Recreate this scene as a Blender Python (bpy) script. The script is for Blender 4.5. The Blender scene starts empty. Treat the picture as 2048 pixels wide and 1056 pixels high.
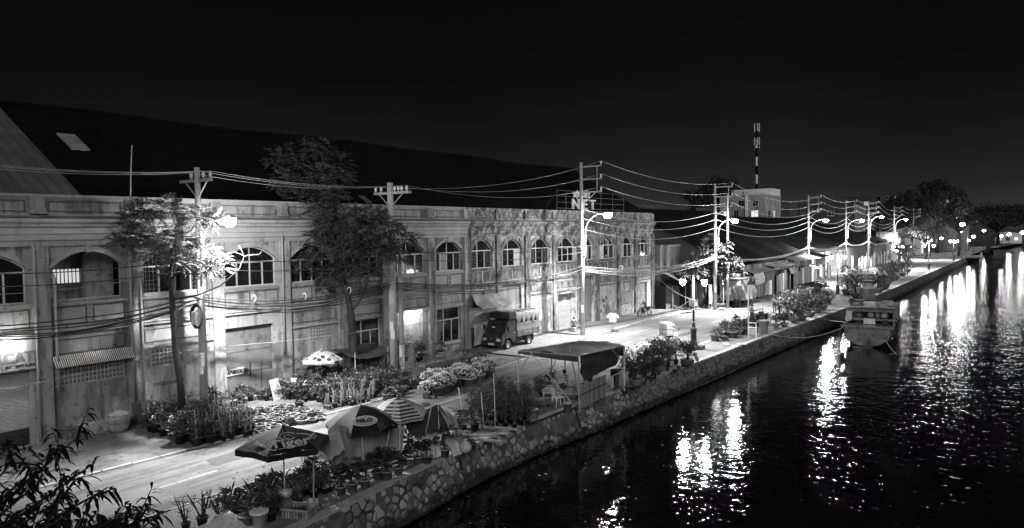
import bpy, bmesh, math, random
from mathutils import Vector, Matrix, noise as mnoise
S = bpy.context.scene
COL = S.collection
R = random.Random(11)
PI = math.pi

# ------------------------------------------------------------------ camera, sky, exposure
FPX, HC = 1450.0, 8.0
_a = math.atan(-0.014)
def _basis():
    vx, vy = 2078 - 1024, 450 - 528
    u = vx*math.cos(_a) + vy*math.sin(_a); v = -vx*math.sin(_a) + vy*math.cos(_a)
    t = math.atan2(-v, FPX); fw = FPX*math.cos(t) - v*math.sin(t); psi = math.atan2(u, fw)
    f0 = Vector((-math.sin(psi), math.cos(psi), 0)); r0 = Vector((math.cos(psi), math.sin(psi), 0)); z = Vector((0, 0, 1))
    return f0*math.cos(t) - z*math.sin(t), r0, f0*math.sin(t) + z*math.cos(t)
CF, CR, CU = _basis()
cam_d = bpy.data.cameras.new('camera'); cam = bpy.data.objects.new('camera', cam_d); COL.objects.link(cam)
_r = CR*math.cos(_a) + CU*math.sin(_a); _u = CU*math.cos(_a) - CR*math.sin(_a)
cam.matrix_world = Matrix(((_r.x, _u.x, -CF.x, 0), (_r.y, _u.y, -CF.y, 0), (_r.z, _u.z, -CF.z, HC), (0, 0, 0, 1)))
cam_d.sensor_width = 36; cam_d.lens = FPX/2048*36; cam_d.clip_start = .1; cam_d.clip_end = 4000
S.camera = cam
S.view_settings.view_transform = 'Standard'; S.view_settings.look = 'None'
S.view_settings.exposure = 1.9; S.view_settings.gamma = 1; S.view_settings.use_curve_mapping = False
S.cycles.use_denoising = True
S.cycles.max_bounces = 5; S.cycles.diffuse_bounces = 2; S.cycles.glossy_bounces = 3; S.cycles.transmission_bounces = 2
S.cycles.sample_clamp_indirect = 4; S.cycles.sample_clamp_direct = 60
S.cycles.caustics_reflective = False; S.cycles.caustics_refractive = False
LAMP = 8500.0       # watts of a street lamp
GLOBE = 200.0       # radiance of a promenade globe

W = bpy.data.worlds.new('World'); S.world = W; W.use_nodes = True
nt = W.node_tree; nt.nodes.clear()
def nn(t, ty, **k):
    n = t.nodes.new(ty)
    for a, b in k.items():
        if a == 'i':
            for c, d in b.items(): n.inputs[c].default_value = d
        else: setattr(n, a, b)
    return n
tc = nn(nt, 'ShaderNodeTexCoord'); sx = nn(nt, 'ShaderNodeSeparateXYZ'); nt.links.new(tc.outputs['Generated'], sx.inputs[0])
rp = nn(nt, 'ShaderNodeValToRGB'); nt.links.new(sx.outputs['Z'], rp.inputs[0])
els = rp.color_ramp.elements
els[0].position = 0.0; els[0].color = (0.01024, 0.01024, 0.01024, 1)
els[1].position = 1.0; els[1].color = (0.00064, 0.00064, 0.00064, 1)
for p, c in ((.02, 0.00800), (.05, 0.00499), (.1, 0.00288), (.15, 0.00173), (.2, 0.00115), (.3, 0.00077), (.5, 0.00064)):
    e = els.new(p); e.color = (c, c, c, 1)
no = nn(nt, 'ShaderNodeTexNoise', i={'Scale': 3.0, 'Detail': 3.0}); nt.links.new(tc.outputs['Generated'], no.inputs['Vector'])
mr = nn(nt, 'ShaderNodeMapRange', i={1: .3, 2: .7, 3: .8, 4: 1.2}); nt.links.new(no.outputs['Fac'], mr.inputs[0])
bg = nn(nt, 'ShaderNodeBackground'); nt.links.new(rp.outputs['Color'], bg.inputs['Color']); nt.links.new(mr.outputs[0], bg.inputs['Strength'])
wo = nn(nt, 'ShaderNodeOutputWorld'); nt.links.new(bg.outputs[0], wo.inputs[0])

fill_sun = bpy.data.lights.new('fill_sun', 'SUN'); fill_sun.energy = .34; fill_sun.angle = math.radians(35); mo = bpy.data.objects.new('fill_sun', fill_sun); COL.objects.link(mo)
mo.rotation_euler = Vector((-.62, .62, -.48)).to_track_quat('-Z', 'Y').to_euler()      # added wide fill light from behind the viewer's right, replacing an unseen bridge lamp

# ------------------------------------------------------------------ where a pixel of the survey photo meets the world
def ray(px, py):
    du, dv = px - 1024, py - 528
    u = du*math.cos(_a) + dv*math.sin(_a); v = -du*math.sin(_a) + dv*math.cos(_a)
    return CF*FPX + CR*u - CU*v
def G(px, py, z=0.0):
    d = ray(px, py); k = (z - HC)/d.z; return Vector((d.x*k, d.y*k, z))
def PX(px, py, x):
    d = ray(px, py); k = x/d.x; return Vector((x, d.y*k, HC + d.z*k))
def PY(px, py, y):
    d = ray(px, py); k = y/d.y; return Vector((d.x*k, y, HC + d.z*k))

# ------------------------------------------------------------------ tags and links
def tag(o, label=None, cat=None, group=None, kind=None):
    if label: o['label'] = label
    if cat: o['category'] = cat
    if group: o['group'] = group
    if kind: o['kind'] = kind
    return o
def thing(name, label, cat, loc=(0, 0, 0), rz=0, group=None):
    o = bpy.data.objects.new(name, None); COL.objects.link(o); o.empty_display_size = .2
    o.location = loc; o.rotation_euler = (0, 0, rz)
    return tag(o, label, cat, group)
def link(name, me, parent=None, loc=(0, 0, 0), rot=(0, 0, 0), sc=(1, 1, 1)):
    o = bpy.data.objects.new(name, me); COL.objects.link(o)
    if parent is not None: o.parent = parent
    o.location = loc; o.rotation_euler = rot; o.scale = sc
    return o
def dup(root, loc=None, rz=None, label=None, sc=None, group=None):
    r = root.copy(); COL.objects.link(r)
    if loc is not None: r.location = loc
    if rz is not None: r.rotation_euler = (0, 0, rz)
    if sc is not None: r.scale = sc if hasattr(sc, '__len__') else (sc, sc, sc)
    if label: r['label'] = label
    if group: r['group'] = group
    for ch in list(root.children):
        c = ch.copy(); COL.objects.link(c); c.parent = r
        for g in list(ch.children):
            d = g.copy(); COL.objects.link(d); d.parent = c
    return r

# ------------------------------------------------------------------ mesh builder
def frame_of(d):
    d = d.normalized()
    a = Vector((0, 0, 1)) if abs(d.z) < .9 else Vector((1, 0, 0))
    x = a.cross(d).normalized(); return x, d.cross(x)
class MB:
    def __init__(s): s.v = []; s.f = []; s.m = []
    def add(s, vs, fs, mi=0):
        b = len(s.v); s.v += [tuple(q) for q in vs]; s.f += [tuple(i + b for i in f) for f in fs]; s.m += [mi]*len(fs); return s
    def box(s, x0, x1, y0, y1, z0, z1, mi=0):
        return s.add([(x0, y0, z0), (x1, y0, z0), (x1, y1, z0), (x0, y1, z0), (x0, y0, z1), (x1, y0, z1), (x1, y1, z1), (x0, y1, z1)],
                     [(3, 2, 1, 0), (4, 5, 6, 7), (0, 1, 5, 4), (1, 2, 6, 5), (2, 3, 7, 6), (3, 0, 4, 7)], mi)
    def cb(s, c, sz, mi=0, rz=0, rx=0, ry=0):
        M = Matrix.Rotation(rz, 3, 'Z') @ Matrix.Rotation(ry, 3, 'Y') @ Matrix.Rotation(rx, 3, 'X'); c = Vector(c); h = [q/2 for q in sz]
        vs = [c + M @ Vector((a*h[0], b*h[1], d*h[2])) for d in (-1, 1) for a, b in ((-1, -1), (1, -1), (1, 1), (-1, 1))]
        return s.add(vs, [(3, 2, 1, 0), (4, 5, 6, 7), (0, 1, 5, 4), (1, 2, 6, 5), (2, 3, 7, 6), (3, 0, 4, 7)], mi)
    def bar(s, a, b, w, h, mi=0):
        a, b = Vector(a), Vector(b); x, y = frame_of(b - a); x = x*w/2; y = y*h/2
        vs = [p + q for p in (a, b) for q in (-x - y, x - y, x + y, -x + y)]
        return s.add(vs, [(3, 2, 1, 0), (4, 5, 6, 7), (0, 1, 5, 4), (1, 2, 6, 5), (2, 3, 7, 6), (3, 0, 4, 7)], mi)
    def tube(s, pts, rad, n=6, mi=0, cap=True):
        pts = [Vector(p) for p in pts]; k = len(pts)
        if not hasattr(rad, '__len__'): rad = [rad]*k
        b = len(s.v); px = None
        for i, p in enumerate(pts):
            d = (pts[min(i + 1, k - 1)] - pts[max(i - 1, 0)])
            if d.length < 1e-6: d = Vector((0, 0, 1))
            if px is None: x, y = frame_of(d)
            else:
                d.normalize(); x = px - d*px.dot(d)
                if x.length < 1e-5: x = frame_of(d)[0]
                x.normalize(); y = d.cross(x)
            px = x
            s.v += [tuple(p + (x*math.cos(2*PI*j/n) + y*math.sin(2*PI*j/n))*rad[i]) for j in range(n)]
        for i in range(k - 1):
            for j in range(n):
                s.f.append((b + i*n + j, b + i*n + (j + 1) % n, b + (i + 1)*n + (j + 1) % n, b + (i + 1)*n + j)); s.m.append(mi)
        if cap:
            s.f.append(tuple(b + j for j in reversed(range(n)))); s.f.append(tuple(b + (k - 1)*n + j for j in range(n))); s.m += [mi, mi]
        return s
    def cyl(s, a, b, r0, r1=None, n=10, mi=0): return s.tube([a, b], [r0, r0 if r1 is None else r1], n, mi)
    def lathe(s, prof, c=(0, 0, 0), n=12, mi=0, M=None):
        b = len(s.v); c = Vector(c)
        for r, z in prof:
            for j in range(n):
                q = Vector((r*math.cos(2*PI*j/n), r*math.sin(2*PI*j/n), z)); s.v.append(tuple(c + (M @ q if M else q)))
        for i in range(len(prof) - 1):
            for j in range(n):
                s.f.append((b + i*n + j, b + i*n + (j + 1) % n, b + (i + 1)*n + (j + 1) % n, b + (i + 1)*n + j)); s.m.append(mi)
        if prof[0][0] > 1e-4: s.f.append(tuple(b + j for j in reversed(range(n)))); s.m.append(mi)
        if prof[-1][0] > 1e-4: s.f.append(tuple(b + (len(prof) - 1)*n + j for j in range(n))); s.m.append(mi)
        return s
    def poly(s, pts, mi=0): return s.add(pts, [tuple(range(len(pts)))], mi)
    def prism(s, pts, off, mi=0):
        k = len(pts); off = Vector(off); a = [Vector(p) for p in pts]
        return s.add(a + [p + off for p in a], [tuple(reversed(range(k))), tuple(range(k, 2*k))] + [(i, (i + 1) % k, k + (i + 1) % k, k + i) for i in range(k)], mi)
    def grid(s, fn, nu, nv, mi=0):
        b = len(s.v)
        for j in range(nv + 1):
            for i in range(nu + 1): s.v.append(tuple(fn(i/nu, j/nv)))
        for j in range(nv):
            for i in range(nu):
                q = b + j*(nu + 1) + i; s.f.append((q, q + 1, q + nu + 2, q + nu + 1)); s.m.append(mi)
        return s
    def leaf(s, p, d, L, w, mi=0, up=None, droop=.25):
        d = d.normalized(); u = up or Vector((0, 0, 1)); x = d.cross(u)
        if x.length < .05: x = Vector((1, 0, 0))
        x.normalize(); n = x.cross(d)
        p = Vector(p); m = p + d*L*.45; t = p + d*L - Vector((0, 0, 1))*L*droop
        return s.add([p, m - x*w/2 + n*w*.15, t, m + x*w/2 + n*w*.15], [(0, 1, 2), (0, 2, 3)], mi)
    def mesh(s, name, mats, smooth=False):
        me = bpy.data.meshes.new(name); me.from_pydata(s.v, [], s.f)
        if not isinstance(mats, (list, tuple)): mats = [mats]
        for m in mats: me.materials.append(m)
        if len(mats) > 1: me.polygons.foreach_set('material_index', s.m)
        if smooth: me.polygons.foreach_set('use_smooth', [True]*len(s.f))
        me.update(); return me
    def build(s, name, mats, parent=None, smooth=False, loc=(0, 0, 0), rot=(0, 0, 0)):
        return link(name, s.mesh(name, mats, smooth), parent, loc, rot)
def bevel_mesh(me, w=.02, seg=1):
    bm = bmesh.new(); bm.from_mesh(me)
    bmesh.ops.bevel(bm, geom=[e for e in bm.edges if e.is_manifold and e.calc_face_angle(0) > .5], offset=w, segments=seg, affect='EDGES')
    bm.to_mesh(me); bm.free(); return me
def rv(a, b): return R.uniform(a, b)
def rdir(zmin=-1.0):
    while True:
        v = Vector((rv(-1, 1), rv(-1, 1), rv(-1, 1)))
        if .05 < v.length < 1 and v.z/v.length > zmin: return v.normalized()

# ------------------------------------------------------------------ materials
MATS = {}
def mat(name, c, rough=.85, var=.25, scale=3.0, detail=6.0, bump=0.0, bscale=None, metal=0.0, stretch=None, spots=None, obj=False, spec=.3, coord='pos', rnd=0.0):
    if name in MATS: return MATS[name]
    m = bpy.data.materials.new(name); m.use_nodes = True; t = m.node_tree; b = t.nodes['Principled BSDF']
    b.inputs['Roughness'].default_value = rough; b.inputs['Metallic'].default_value = metal; b.inputs['Specular IOR Level'].default_value = spec
    if coord == 'pos': vec = nn(t, 'ShaderNodeNewGeometry').outputs['Position']
    else: vec = nn(t, 'ShaderNodeTexCoord').outputs['Object']
    if stretch:
        mp = nn(t, 'ShaderNodeMapping'); mp.inputs['Scale'].default_value = stretch; t.links.new(vec, mp.inputs[0]); sv = mp.outputs[0]
    else: sv = vec
    n1 = nn(t, 'ShaderNodeTexNoise', i={'Scale': scale, 'Detail': detail, 'Roughness': .62}); t.links.new(sv, n1.inputs['Vector'])
    r1 = nn(t, 'ShaderNodeMapRange', i={1: .28, 2: .72, 3: c*(1 - var), 4: c*(1 + var)}); t.links.new(n1.outputs['Fac'], r1.inputs[0])
    val = r1.outputs[0]
    if spots:      # (scale, threshold, softness, value factor, stretch)
        for sc, th, so, k, st in spots:
            if st:
                mp = nn(t, 'ShaderNodeMapping'); mp.inputs['Scale'].default_value = st; mp.inputs['Location'].default_value = (sc, sc*2, k); t.links.new(vec, mp.inputs[0]); q = mp.outputs[0]
            else: q = vec
            n2 = nn(t, 'ShaderNodeTexNoise', i={'Scale': sc, 'Detail': 7.0, 'Roughness': .65}); t.links.new(q, n2.inputs['Vector'])
            r2 = nn(t, 'ShaderNodeMapRange', i={1: th - so, 2: th + so, 3: 1.0, 4: k}); t.links.new(n2.outputs['Fac'], r2.inputs[0])
            mu = nn(t, 'ShaderNodeMath', operation='MULTIPLY'); t.links.new(val, mu.inputs[0]); t.links.new(r2.outputs[0], mu.inputs[1]); val = mu.outputs[0]
    if rnd:
        oi = nn(t, 'ShaderNodeObjectInfo'); r3 = nn(t, 'ShaderNodeMapRange', i={1: 0, 2: 1, 3: 1 - rnd, 4: 1 + rnd}); t.links.new(oi.outputs['Random'], r3.inputs[0])
        mu = nn(t, 'ShaderNodeMath', operation='MULTIPLY'); t.links.new(val, mu.inputs[0]); t.links.new(r3.outputs[0], mu.inputs[1]); val = mu.outputs[0]
    cc = nn(t, 'ShaderNodeCombineColor')
    for i in range(3): t.links.new(val, cc.inputs[i])
    t.links.new(cc.outputs[0], b.inputs['Base Color'])
    if bump:
        n3 = nn(t, 'ShaderNodeTexNoise', i={'Scale': bscale or scale*4, 'Detail': 5.0}); t.links.new(sv, n3.inputs['Vector'])
        bp = nn(t, 'ShaderNodeBump', i={'Strength': 1.0, 'Distance': bump}); t.links.new(n3.outputs['Fac'], bp.inputs['Height']); t.links.new(bp.outputs[0], b.inputs['Normal'])
    MATS[name] = m; return m
def emit(name, s, c=1.0):
    m = bpy.data.materials.new(name); m.use_nodes = True; b = m.node_tree.nodes['Principled BSDF']
    b.inputs['Base Color'].default_value = (.8, .8, .8, 1); b.inputs['Emission Color'].default_value = (c, c, c, 1); b.inputs['Emission Strength'].default_value = s
    return m
m_paint = mat('painted_plaster', .28, .8, .25, .6, bump=.008, bscale=9, spots=[(.8, .56, .03, .58, (1, 1, .45)), (3.5, .61, .03, .5, None), (2.9, .58, .06, .5, (1, 1, .07)), (9, .65, .03, .55, None), (1.3, .64, .02, 1.35, None)])
m_trim = mat('painted_trim', .30, .75, .14, 1.5, bump=.003, bscale=14, spots=[(2.5, .62, .06, .6, (1, 1, .2))])
m_old = mat('stained_plaster', .33, .9, .2, 1.2, bump=.012, bscale=7, spots=[(.9, .57, .03, .40, (1, 1, .6)), (2.6, .59, .03, .42, (1, 1, .5)), (6, .62, .03, .45, None), (2.8, .62, .04, .5, (1, 1, .14)), (1.6, .60, .02, 1.45, None)])
m_old_trim = mat('stained_trim', .21, .9, .3, 2.0, bump=.012, bscale=9, spots=[(2.0, .52, .05, .35, (1, 1, .35)), (5, .55, .04, .42, (1, 1, .3))])
m_moss = mat('mossy_parapet', .26, .95, .4, 2.2, bump=.02, bscale=9, spots=[(1.6, .50, .06, .3, None), (5, .54, .05, .4, None)])
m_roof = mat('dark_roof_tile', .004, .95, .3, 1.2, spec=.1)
m_roof2 = mat('grey_roof_sheet', .10, .8, .25, .8, spec=.2, spots=[(.8, .55, .1, .6, (.2, 1, .2))])
m_asph = mat('road_surface', .15, .85, .2, .6, bump=.004, bscale=40, spots=[(.35, .55, .06, .6, (1, .25, 1)), (1.6, .55, .08, .62, (1, .07, 1)), (1.4, .62, .04, .6, (1, .3, 1)), (14, .66, .06, .7, None), (3.5, .60, .03, .7, (1, .5, 1))])
m_ground = mat('packed_ground', .12, .95, .35, .8, bump=.02, bscale=6, spots=[(1.2, .56, .06, .5, None), (5, .6, .05, .6, None)])
m_pave = mat('paving_concrete', .155, .85, .2, 1.0, bump=.005, bscale=18, spots=[(1.0, .58, .06, .62, None), (6, .62, .05, .7, None)])
m_kerb = mat('kerb_concrete', .30, .9, .25, 4, bump=.006, rnd=.2)
m_line = mat('worn_road_paint', .30, .7, .15, 9, spots=[(7, .58, .06, .45, None)])
m_mortar = mat('quay_mortar', .10, .95, .4, 2.5, bump=.02, bscale=8, spots=[(1.5, .55, .07, .45, None)])
m_stone = mat('quay_stone', .22, .85, .3, 3, bump=.02, bscale=7, rnd=.6, spots=[(2.5, .6, .06, .5, None)])
def tide(m):                        # wet weed below the tide line
    t = m.node_tree; b = t.nodes['Principled BSDF']; l = b.inputs['Base Color'].links[0]; src = l.from_socket; t.links.remove(l)
    g = nn(t, 'ShaderNodeNewGeometry'); sp = nn(t, 'ShaderNodeSeparateXYZ'); t.links.new(g.outputs['Position'], sp.inputs[0])
    n = nn(t, 'ShaderNodeTexNoise', i={'Scale': 1.7, 'Detail': 6.0}); t.links.new(g.outputs['Position'], n.inputs['Vector'])
    a = nn(t, 'ShaderNodeMath', operation='MULTIPLY_ADD'); a.inputs[1].default_value = .9; t.links.new(n.outputs['Fac'], a.inputs[0]); t.links.new(sp.outputs['Z'], a.inputs[2])
    q = nn(t, 'ShaderNodeMapRange', i={1: -.50, 2: -.34, 3: .3, 4: 1.0}); t.links.new(a.outputs[0], q.inputs[0])
    mx = nn(t, 'ShaderNodeVectorMath', operation='MULTIPLY'); t.links.new(src, mx.inputs[0]); t.links.new(q.outputs[0], mx.inputs[1]); t.links.new(mx.outputs[0], b.inputs['Base Color'])
tide(m_stone); tide(m_mortar)
m_conc = mat('pole_concrete', .36, .85, .18, 3, bump=.004, stretch=(1, 1, .3), spots=[(5, .62, .05, .6, (1, 1, .2))])
m_steel = mat('galvanised_steel', .45, .5, .15, 6, metal=.4)
m_white = mat('white_paint', .60, .55, .08, 5)
m_white_old = mat('chipped_white_paint', .62, .7, .12, 4, spots=[(6, .62, .04, .5, None)])
m_dark = mat('dark_metal', .03, .45, .3, 5)
m_black = mat('black_rubber', .018, .7, .2, 6)
m_glass = mat('window_glass', .012, .06, .3, 2, spec=.6)
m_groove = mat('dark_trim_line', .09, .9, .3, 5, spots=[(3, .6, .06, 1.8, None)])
m_latt = mat('grille_paint', .14, .7, .2, 5)
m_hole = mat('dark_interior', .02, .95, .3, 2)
m_frame = mat('window_frame_paint', .46, .6, .2, 5, spots=[(8, .6, .05, .6, None)])
m_wood = mat('weathered_wood', .22, .85, .3, 5, stretch=(1, 1, .15), bump=.004, rnd=.3)
m_wood_d = mat('dark_wood', .07, .7, .3, 5, stretch=(1, 1, .2), rnd=.25)
m_gate = mat('painted_gate_steel', .13, .6, .22, 1.6, bump=.003, spots=[(1.5, .6, .06, .55, None), (4, .62, .05, .6, (1, 1, .15))])
m_shut = mat('shutter_metal', .40, .5, .15, 3)
m_tin = mat('rusty_tin', .22, .7, .35, 2.5, spots=[(1.6, .54, .06, .45, (1, 1, .3))], rnd=.3)
m_tarp = mat('dark_tarp', .045, .7, .4, 1.4, bump=.01, bscale=3)
m_tarp2 = mat('grey_tarp', .22, .6, .35, 1.8, bump=.01, bscale=3)
m_plast = mat('pale_plastic_sheet', .42, .5, .25, 2.5, bump=.008)
m_bamb = mat('bamboo', .34, .7, .3, 6, stretch=(1, 1, .3), rnd=.3)
m_trunk = mat('bark', .04, .95, .4, 4, stretch=(1, 1, .3), bump=.02)
m_branch = mat('pale_bark', .13, .95, .35, 5, stretch=(1, 1, .3), bump=.01)
def leafmat(name, c, rough=.38): return mat(name, c, rough, .6, 3.5, detail=4, rnd=.25, spec=.45)
m_leaf = leafmat('tree_leaf', .08)
m_leaf2 = leafmat('shrub_leaf', .07)
m_leaf3 = leafmat('pale_leaf', .095)
m_leafd = leafmat('dark_leaf', .045)
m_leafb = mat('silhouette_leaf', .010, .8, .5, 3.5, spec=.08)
m_flower = mat('white_petals', .55, .7, .15, 12)
m_pot = mat('black_plastic_pot', .025, .6, .2, 5, rnd=.3)
m_potw = mat('pale_plastic_pot', .22, .6, .2, 5, rnd=.35)
m_clay = mat('glazed_pot', .13, .5, .3, 5, rnd=.4)
m_soil = mat('soil', .04, .98, .3, 8)
m_cable = mat('cable_rubber', .03, .6, .1, 5)
m_wire = mat('bare_wire', .26, .45, .1, 5, metal=.2)
m_skin = mat('skin', .28, .6, .08, 8)
m_hair = mat('hair', .012, .6, .2, 20)
m_cloth_l = mat('pale_cloth', .38, .9, .12, 8)
m_cloth_d = mat('dark_cloth', .05, .9, .2, 8)
m_far = mat('far_wall', .16, .9, .25, .6)
m_far_d = mat('far_wall_dark', .05, .9, .25, .6)
m_hill = leafmat('far_foliage', .03, .8)
e_lamp = emit('street_lamp_lens', 150.0)
e_globe = emit('globe_light', GLOBE)
e_far = emit('far_lamp_light', 42.0)
e_win = emit('lit_window', .17)
e_win2 = emit('dim_lit_window', .05)
e_tube = emit('tube_lamp', 48.0)
# ------------------------------------------------------------------ ground, road, pavements, water
def lerp_tab(tab, y):
    if y <= tab[0][0]: return tab[0][1]
    for (a, p), (b, q) in zip(tab, tab[1:]):
        if y <= b: return p + (q - p)*(y - a)/(b - a)
    return tab[-1][1]
QUAY = [(-60, -15.4), (5, -15.6), (13, -16.2), (20.5, -17.05), (24.5, -17.1), (29, -16.85), (42, -16.45), (57, -16.05), (75, -15.4), (110, -15.1), (217, -15.0)]
KERB_L = [(-60, -26), (8, -25.9), (20, -25.5), (33, -25.6), (38.5, -26.2), (46, -27.1), (59, -27.95), (66, -27.6), (69.5, -25.2), (80, -24.4), (110, -25.2), (160, -26), (300, -27)]
KERB_R = [(-60, -20.2), (5, -20.2), (27, -20.7), (45, -19.2), (50, -18.9), (70, -18.9), (110, -19.0), (217, -19), (300, -19)]
qx = lambda y: lerp_tab(QUAY, y); lx = lambda y: lerp_tab(KERB_L, y); rx_ = lambda y: lerp_tab(KERB_R, y)
g = [(qx(y) - .05, y, -.03) for y in (-60, 5, 13, 20.5, 24.5, 29, 42, 57, 75, 110, 217)] + [(-14.5, 300, -.03), (-6, 400, -.03), (60, 450, -.03), (1500, 470, -.03), (1500, 2600, -.03), (-1800, 2600, -.03), (-1800, -300, -.03), (-15.4, -300, -.03)]
tag(MB().poly(g).build('ground', m_ground), kind='structure')
def strip(fa, fb, ys, z, mb=None):
    mb = mb or MB(); n = len(mb.v)
    for y in ys: mb.v += [(fa(y), y, z), (fb(y), y, z)]
    for i in range(len(ys) - 1): mb.f.append((n + 2*i, n + 2*i + 1, n + 2*i + 3, n + 2*i + 2)); mb.m.append(0)
    return mb
YS = [-60, -20] + [i*2.5 for i in range(0, 100)] + [255, 280, 300]
tag(strip(lambda y: lx(y), lambda y: rx_(y), YS, 0.0).build('road', m_asph), kind='structure')
mb = MB()
for k in range(46):                                   # centre dashes, and worn edge lines
    y0 = 3 + k*4.4; f = lambda y: (lx(y)*.42 + rx_(y)*.58)
    strip(lambda y: f(y) - .06, lambda y: f(y) + .06, [y0, y0 + 1, y0 + 2.0], .006, mb)
strip(lambda y: lx(y) + .25, lambda y: lx(y) + .33, [i*1.5 for i in range(9, 14)], .006, mb)
strip(lambda y: rx_(y) - .32, lambda y: rx_(y) - .24, [i*1.5 for i in range(16, 45)], .006, mb)
tag(mb.build('road_markings', m_line), kind='structure')
def slab(fa, fb, ys, z, name, m):
    mb = strip(fa, fb, ys, z)
    o = mb.build(name, m); tag(o, kind='structure'); return o
YP = [y for y in YS if y >= 37.5 and y < 300]
lp = slab(lambda y: -31.48 if y < 78 else -27.6, lambda y: lx(y) - .15, [37.5 + i*2.5 for i in range(13)], .10, 'left_pavement', m_pave)
apron = slab(lambda y: -31.48, lambda y: lx(y) - .15, [-20 + i*2.5 for i in range(24)], .03, 'apron', m_ground)
pr = slab(lambda y: rx_(y) + .15, lambda y: qx(y) - .02, [y for y in YS if y < 217], .10, 'promenade', m_pave)
kme = [bevel_mesh(MB().box(-.075, .075, -.49, .49, -.16, 0).mesh('kerb_stone', m_kerb), .02) for _ in range(3)]
def kerbs(f, off, y0, y1, z, par, step=1.0):
    y = y0
    while y < y1:
        a = math.atan2(-(f(y + .5) - f(y - .5)), 1.0)
        link('kerb_stone', kme[int(y*7) % 3], par, (f(y) + off + rv(-.008, .008), y, z + rv(-.012, .008)), (0, 0, a + rv(-.012, .012)), (1, step*.985, 1)); y += step
kerbs(lx, -.075, 38, 70, .125, lp); kerbs(rx_, .075, 4, 75, .125, pr); kerbs(lx, -.075, 6, 38, .055, apron)
mb = MB().box(-.15, 0, 70, 300, 0, .11)
strip(lambda y: rx_(y), lambda y: rx_(y) + .15, YS[30:], .12, mb)
o = strip(lambda y: rx_(y), lambda y: rx_(y) + .15, [75 + i*5 for i in range(40)], .12).build('far_kerb', m_kerb, pr)

# repairs and covers in the road
m_patch = mat('tar_patch', .06, .8, .3, 3, spots=[(5, .6, .05, 1.5, None)])
for (x, y, a, b_, rz) in ((-23.6, 15.2, 1.1, 2.4, .05), (-22.2, 20.5, .7, 1.6, -.1), (-24.6, 29.0, .9, 3.2, .02), (-22.5, 36.5, .6, 4.0, .03), (-24.8, 44.0, 1.2, 1.8, .1), (-21.8, 53.0, .8, 3.5, -.05), (-23.8, 62.0, 1.3, 2.6, .02)):
    n_ = 14; o = MB().poly([(a/2*math.copysign(abs(math.cos(2*PI*k/n_))**.5, math.cos(2*PI*k/n_))*rv(.85, 1.1), b_/2*math.copysign(abs(math.sin(2*PI*k/n_))**.5, math.sin(2*PI*k/n_))*rv(.85, 1.1), 0) for k in range(n_)]).build('tar_patch', m_patch, None, False, (x, y, .004), (0, 0, rz)); o['kind'] = 'structure'
for k, (x, y) in enumerate(((-23.2, 24.6), (-22.0, 47.5), (-23.5, 72))):
    o = thing('manhole_cover', ['nearest round iron manhole cover in the road', 'round iron manhole cover in the road before the parked truck and lamp plinth', 'farthest round manhole cover in the road'][k], 'manhole cover', (x, y, .008)); MB().lathe([(.42, 0), (.42, .006), (.38, .006), (.37, .003), (.34, .003), (.33, .008), (0, .008)], (0, 0, 0), 18).build('cover', m_dark, o)
lit = MB()
for k in range(420):
    y = rv(7, 66); side = R.random() < .6; x = lx(y) + abs(R.gauss(0, .7)) if side else rx_(y) - abs(R.gauss(0, .6)); q = rv(.02, .07); a0 = rv(0, 6)
    lit.poly([(x + q*math.cos(a0 + a), y + q*rv(.6, 1.8)*math.sin(a0 + a), .009 + rv(0, .02)) for a in (0, 1.3, 2.6, 3.9, 5.1)])
o = lit.build('street_litter', m_groove); o['kind'] = 'stuff'

# water
m_water = bpy.data.materials.new('canal_water'); m_water.use_nodes = True; t = m_water.node_tree; b = t.nodes['Principled BSDF']
b.inputs['Base Color'].default_value = (.004, .004, .004, 1); b.inputs['Roughness'].default_value = .035; b.inputs['IOR'].default_value = 1.33; b.inputs['Specular IOR Level'].default_value = .5
geo = nn(t, 'ShaderNodeNewGeometry'); prev = None
# the breeze ruffles mid channel, the water is calmer along the quay
sxw = nn(t, 'ShaderNodeSeparateXYZ'); t.links.new(geo.outputs['Position'], sxw.inputs[0]); wn = nn(t, 'ShaderNodeTexNoise', i={'Scale': .13, 'Detail': 2.0}); t.links.new(geo.outputs['Position'], wn.inputs['Vector'])
wa = nn(t, 'ShaderNodeMath', operation='MULTIPLY_ADD'); wa.inputs[1].default_value = 7.0; t.links.new(wn.outputs['Fac'], wa.inputs[0]); t.links.new(sxw.outputs['X'], wa.inputs[2])
wind = nn(t, 'ShaderNodeMapRange', i={1: -9.0, 2: -1.5, 3: .45, 4: 1.25}); t.links.new(wa.outputs[0], wind.inputs[0])
for sc, det, dist, st in ((.55, 2.0, .042, (1, 1, 1)), (2.2, 2.0, .025, (1, 1.15, 1)), (7.0, 2.0, .005, (1, 1.2, 1))):
    mp = nn(t, 'ShaderNodeMapping'); mp.inputs['Rotation'].default_value = (0, 0, .5); mp.inputs['Scale'].default_value = st; t.links.new(geo.outputs['Position'], mp.inputs[0])
    n1 = nn(t, 'ShaderNodeTexNoise', i={'Scale': sc, 'Detail': det, 'Distortion': .6}); t.links.new(mp.outputs[0], n1.inputs['Vector'])
    bp = nn(t, 'ShaderNodeBump', i={'Strength': 1.0, 'Distance': dist}); t.links.new(n1.outputs['Fac'], bp.inputs['Height'])
    ds = nn(t, 'ShaderNodeMath', operation='MULTIPLY'); ds.inputs[1].default_value = dist; t.links.new(wind.outputs[0], ds.inputs[0]); t.links.new(ds.outputs[0], bp.inputs['Distance'])
    if prev: t.links.new(prev, bp.inputs['Normal'])
    prev = bp.outputs[0]
t.links.new(prev, b.inputs['Normal'])
ZW = -1.25
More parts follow.
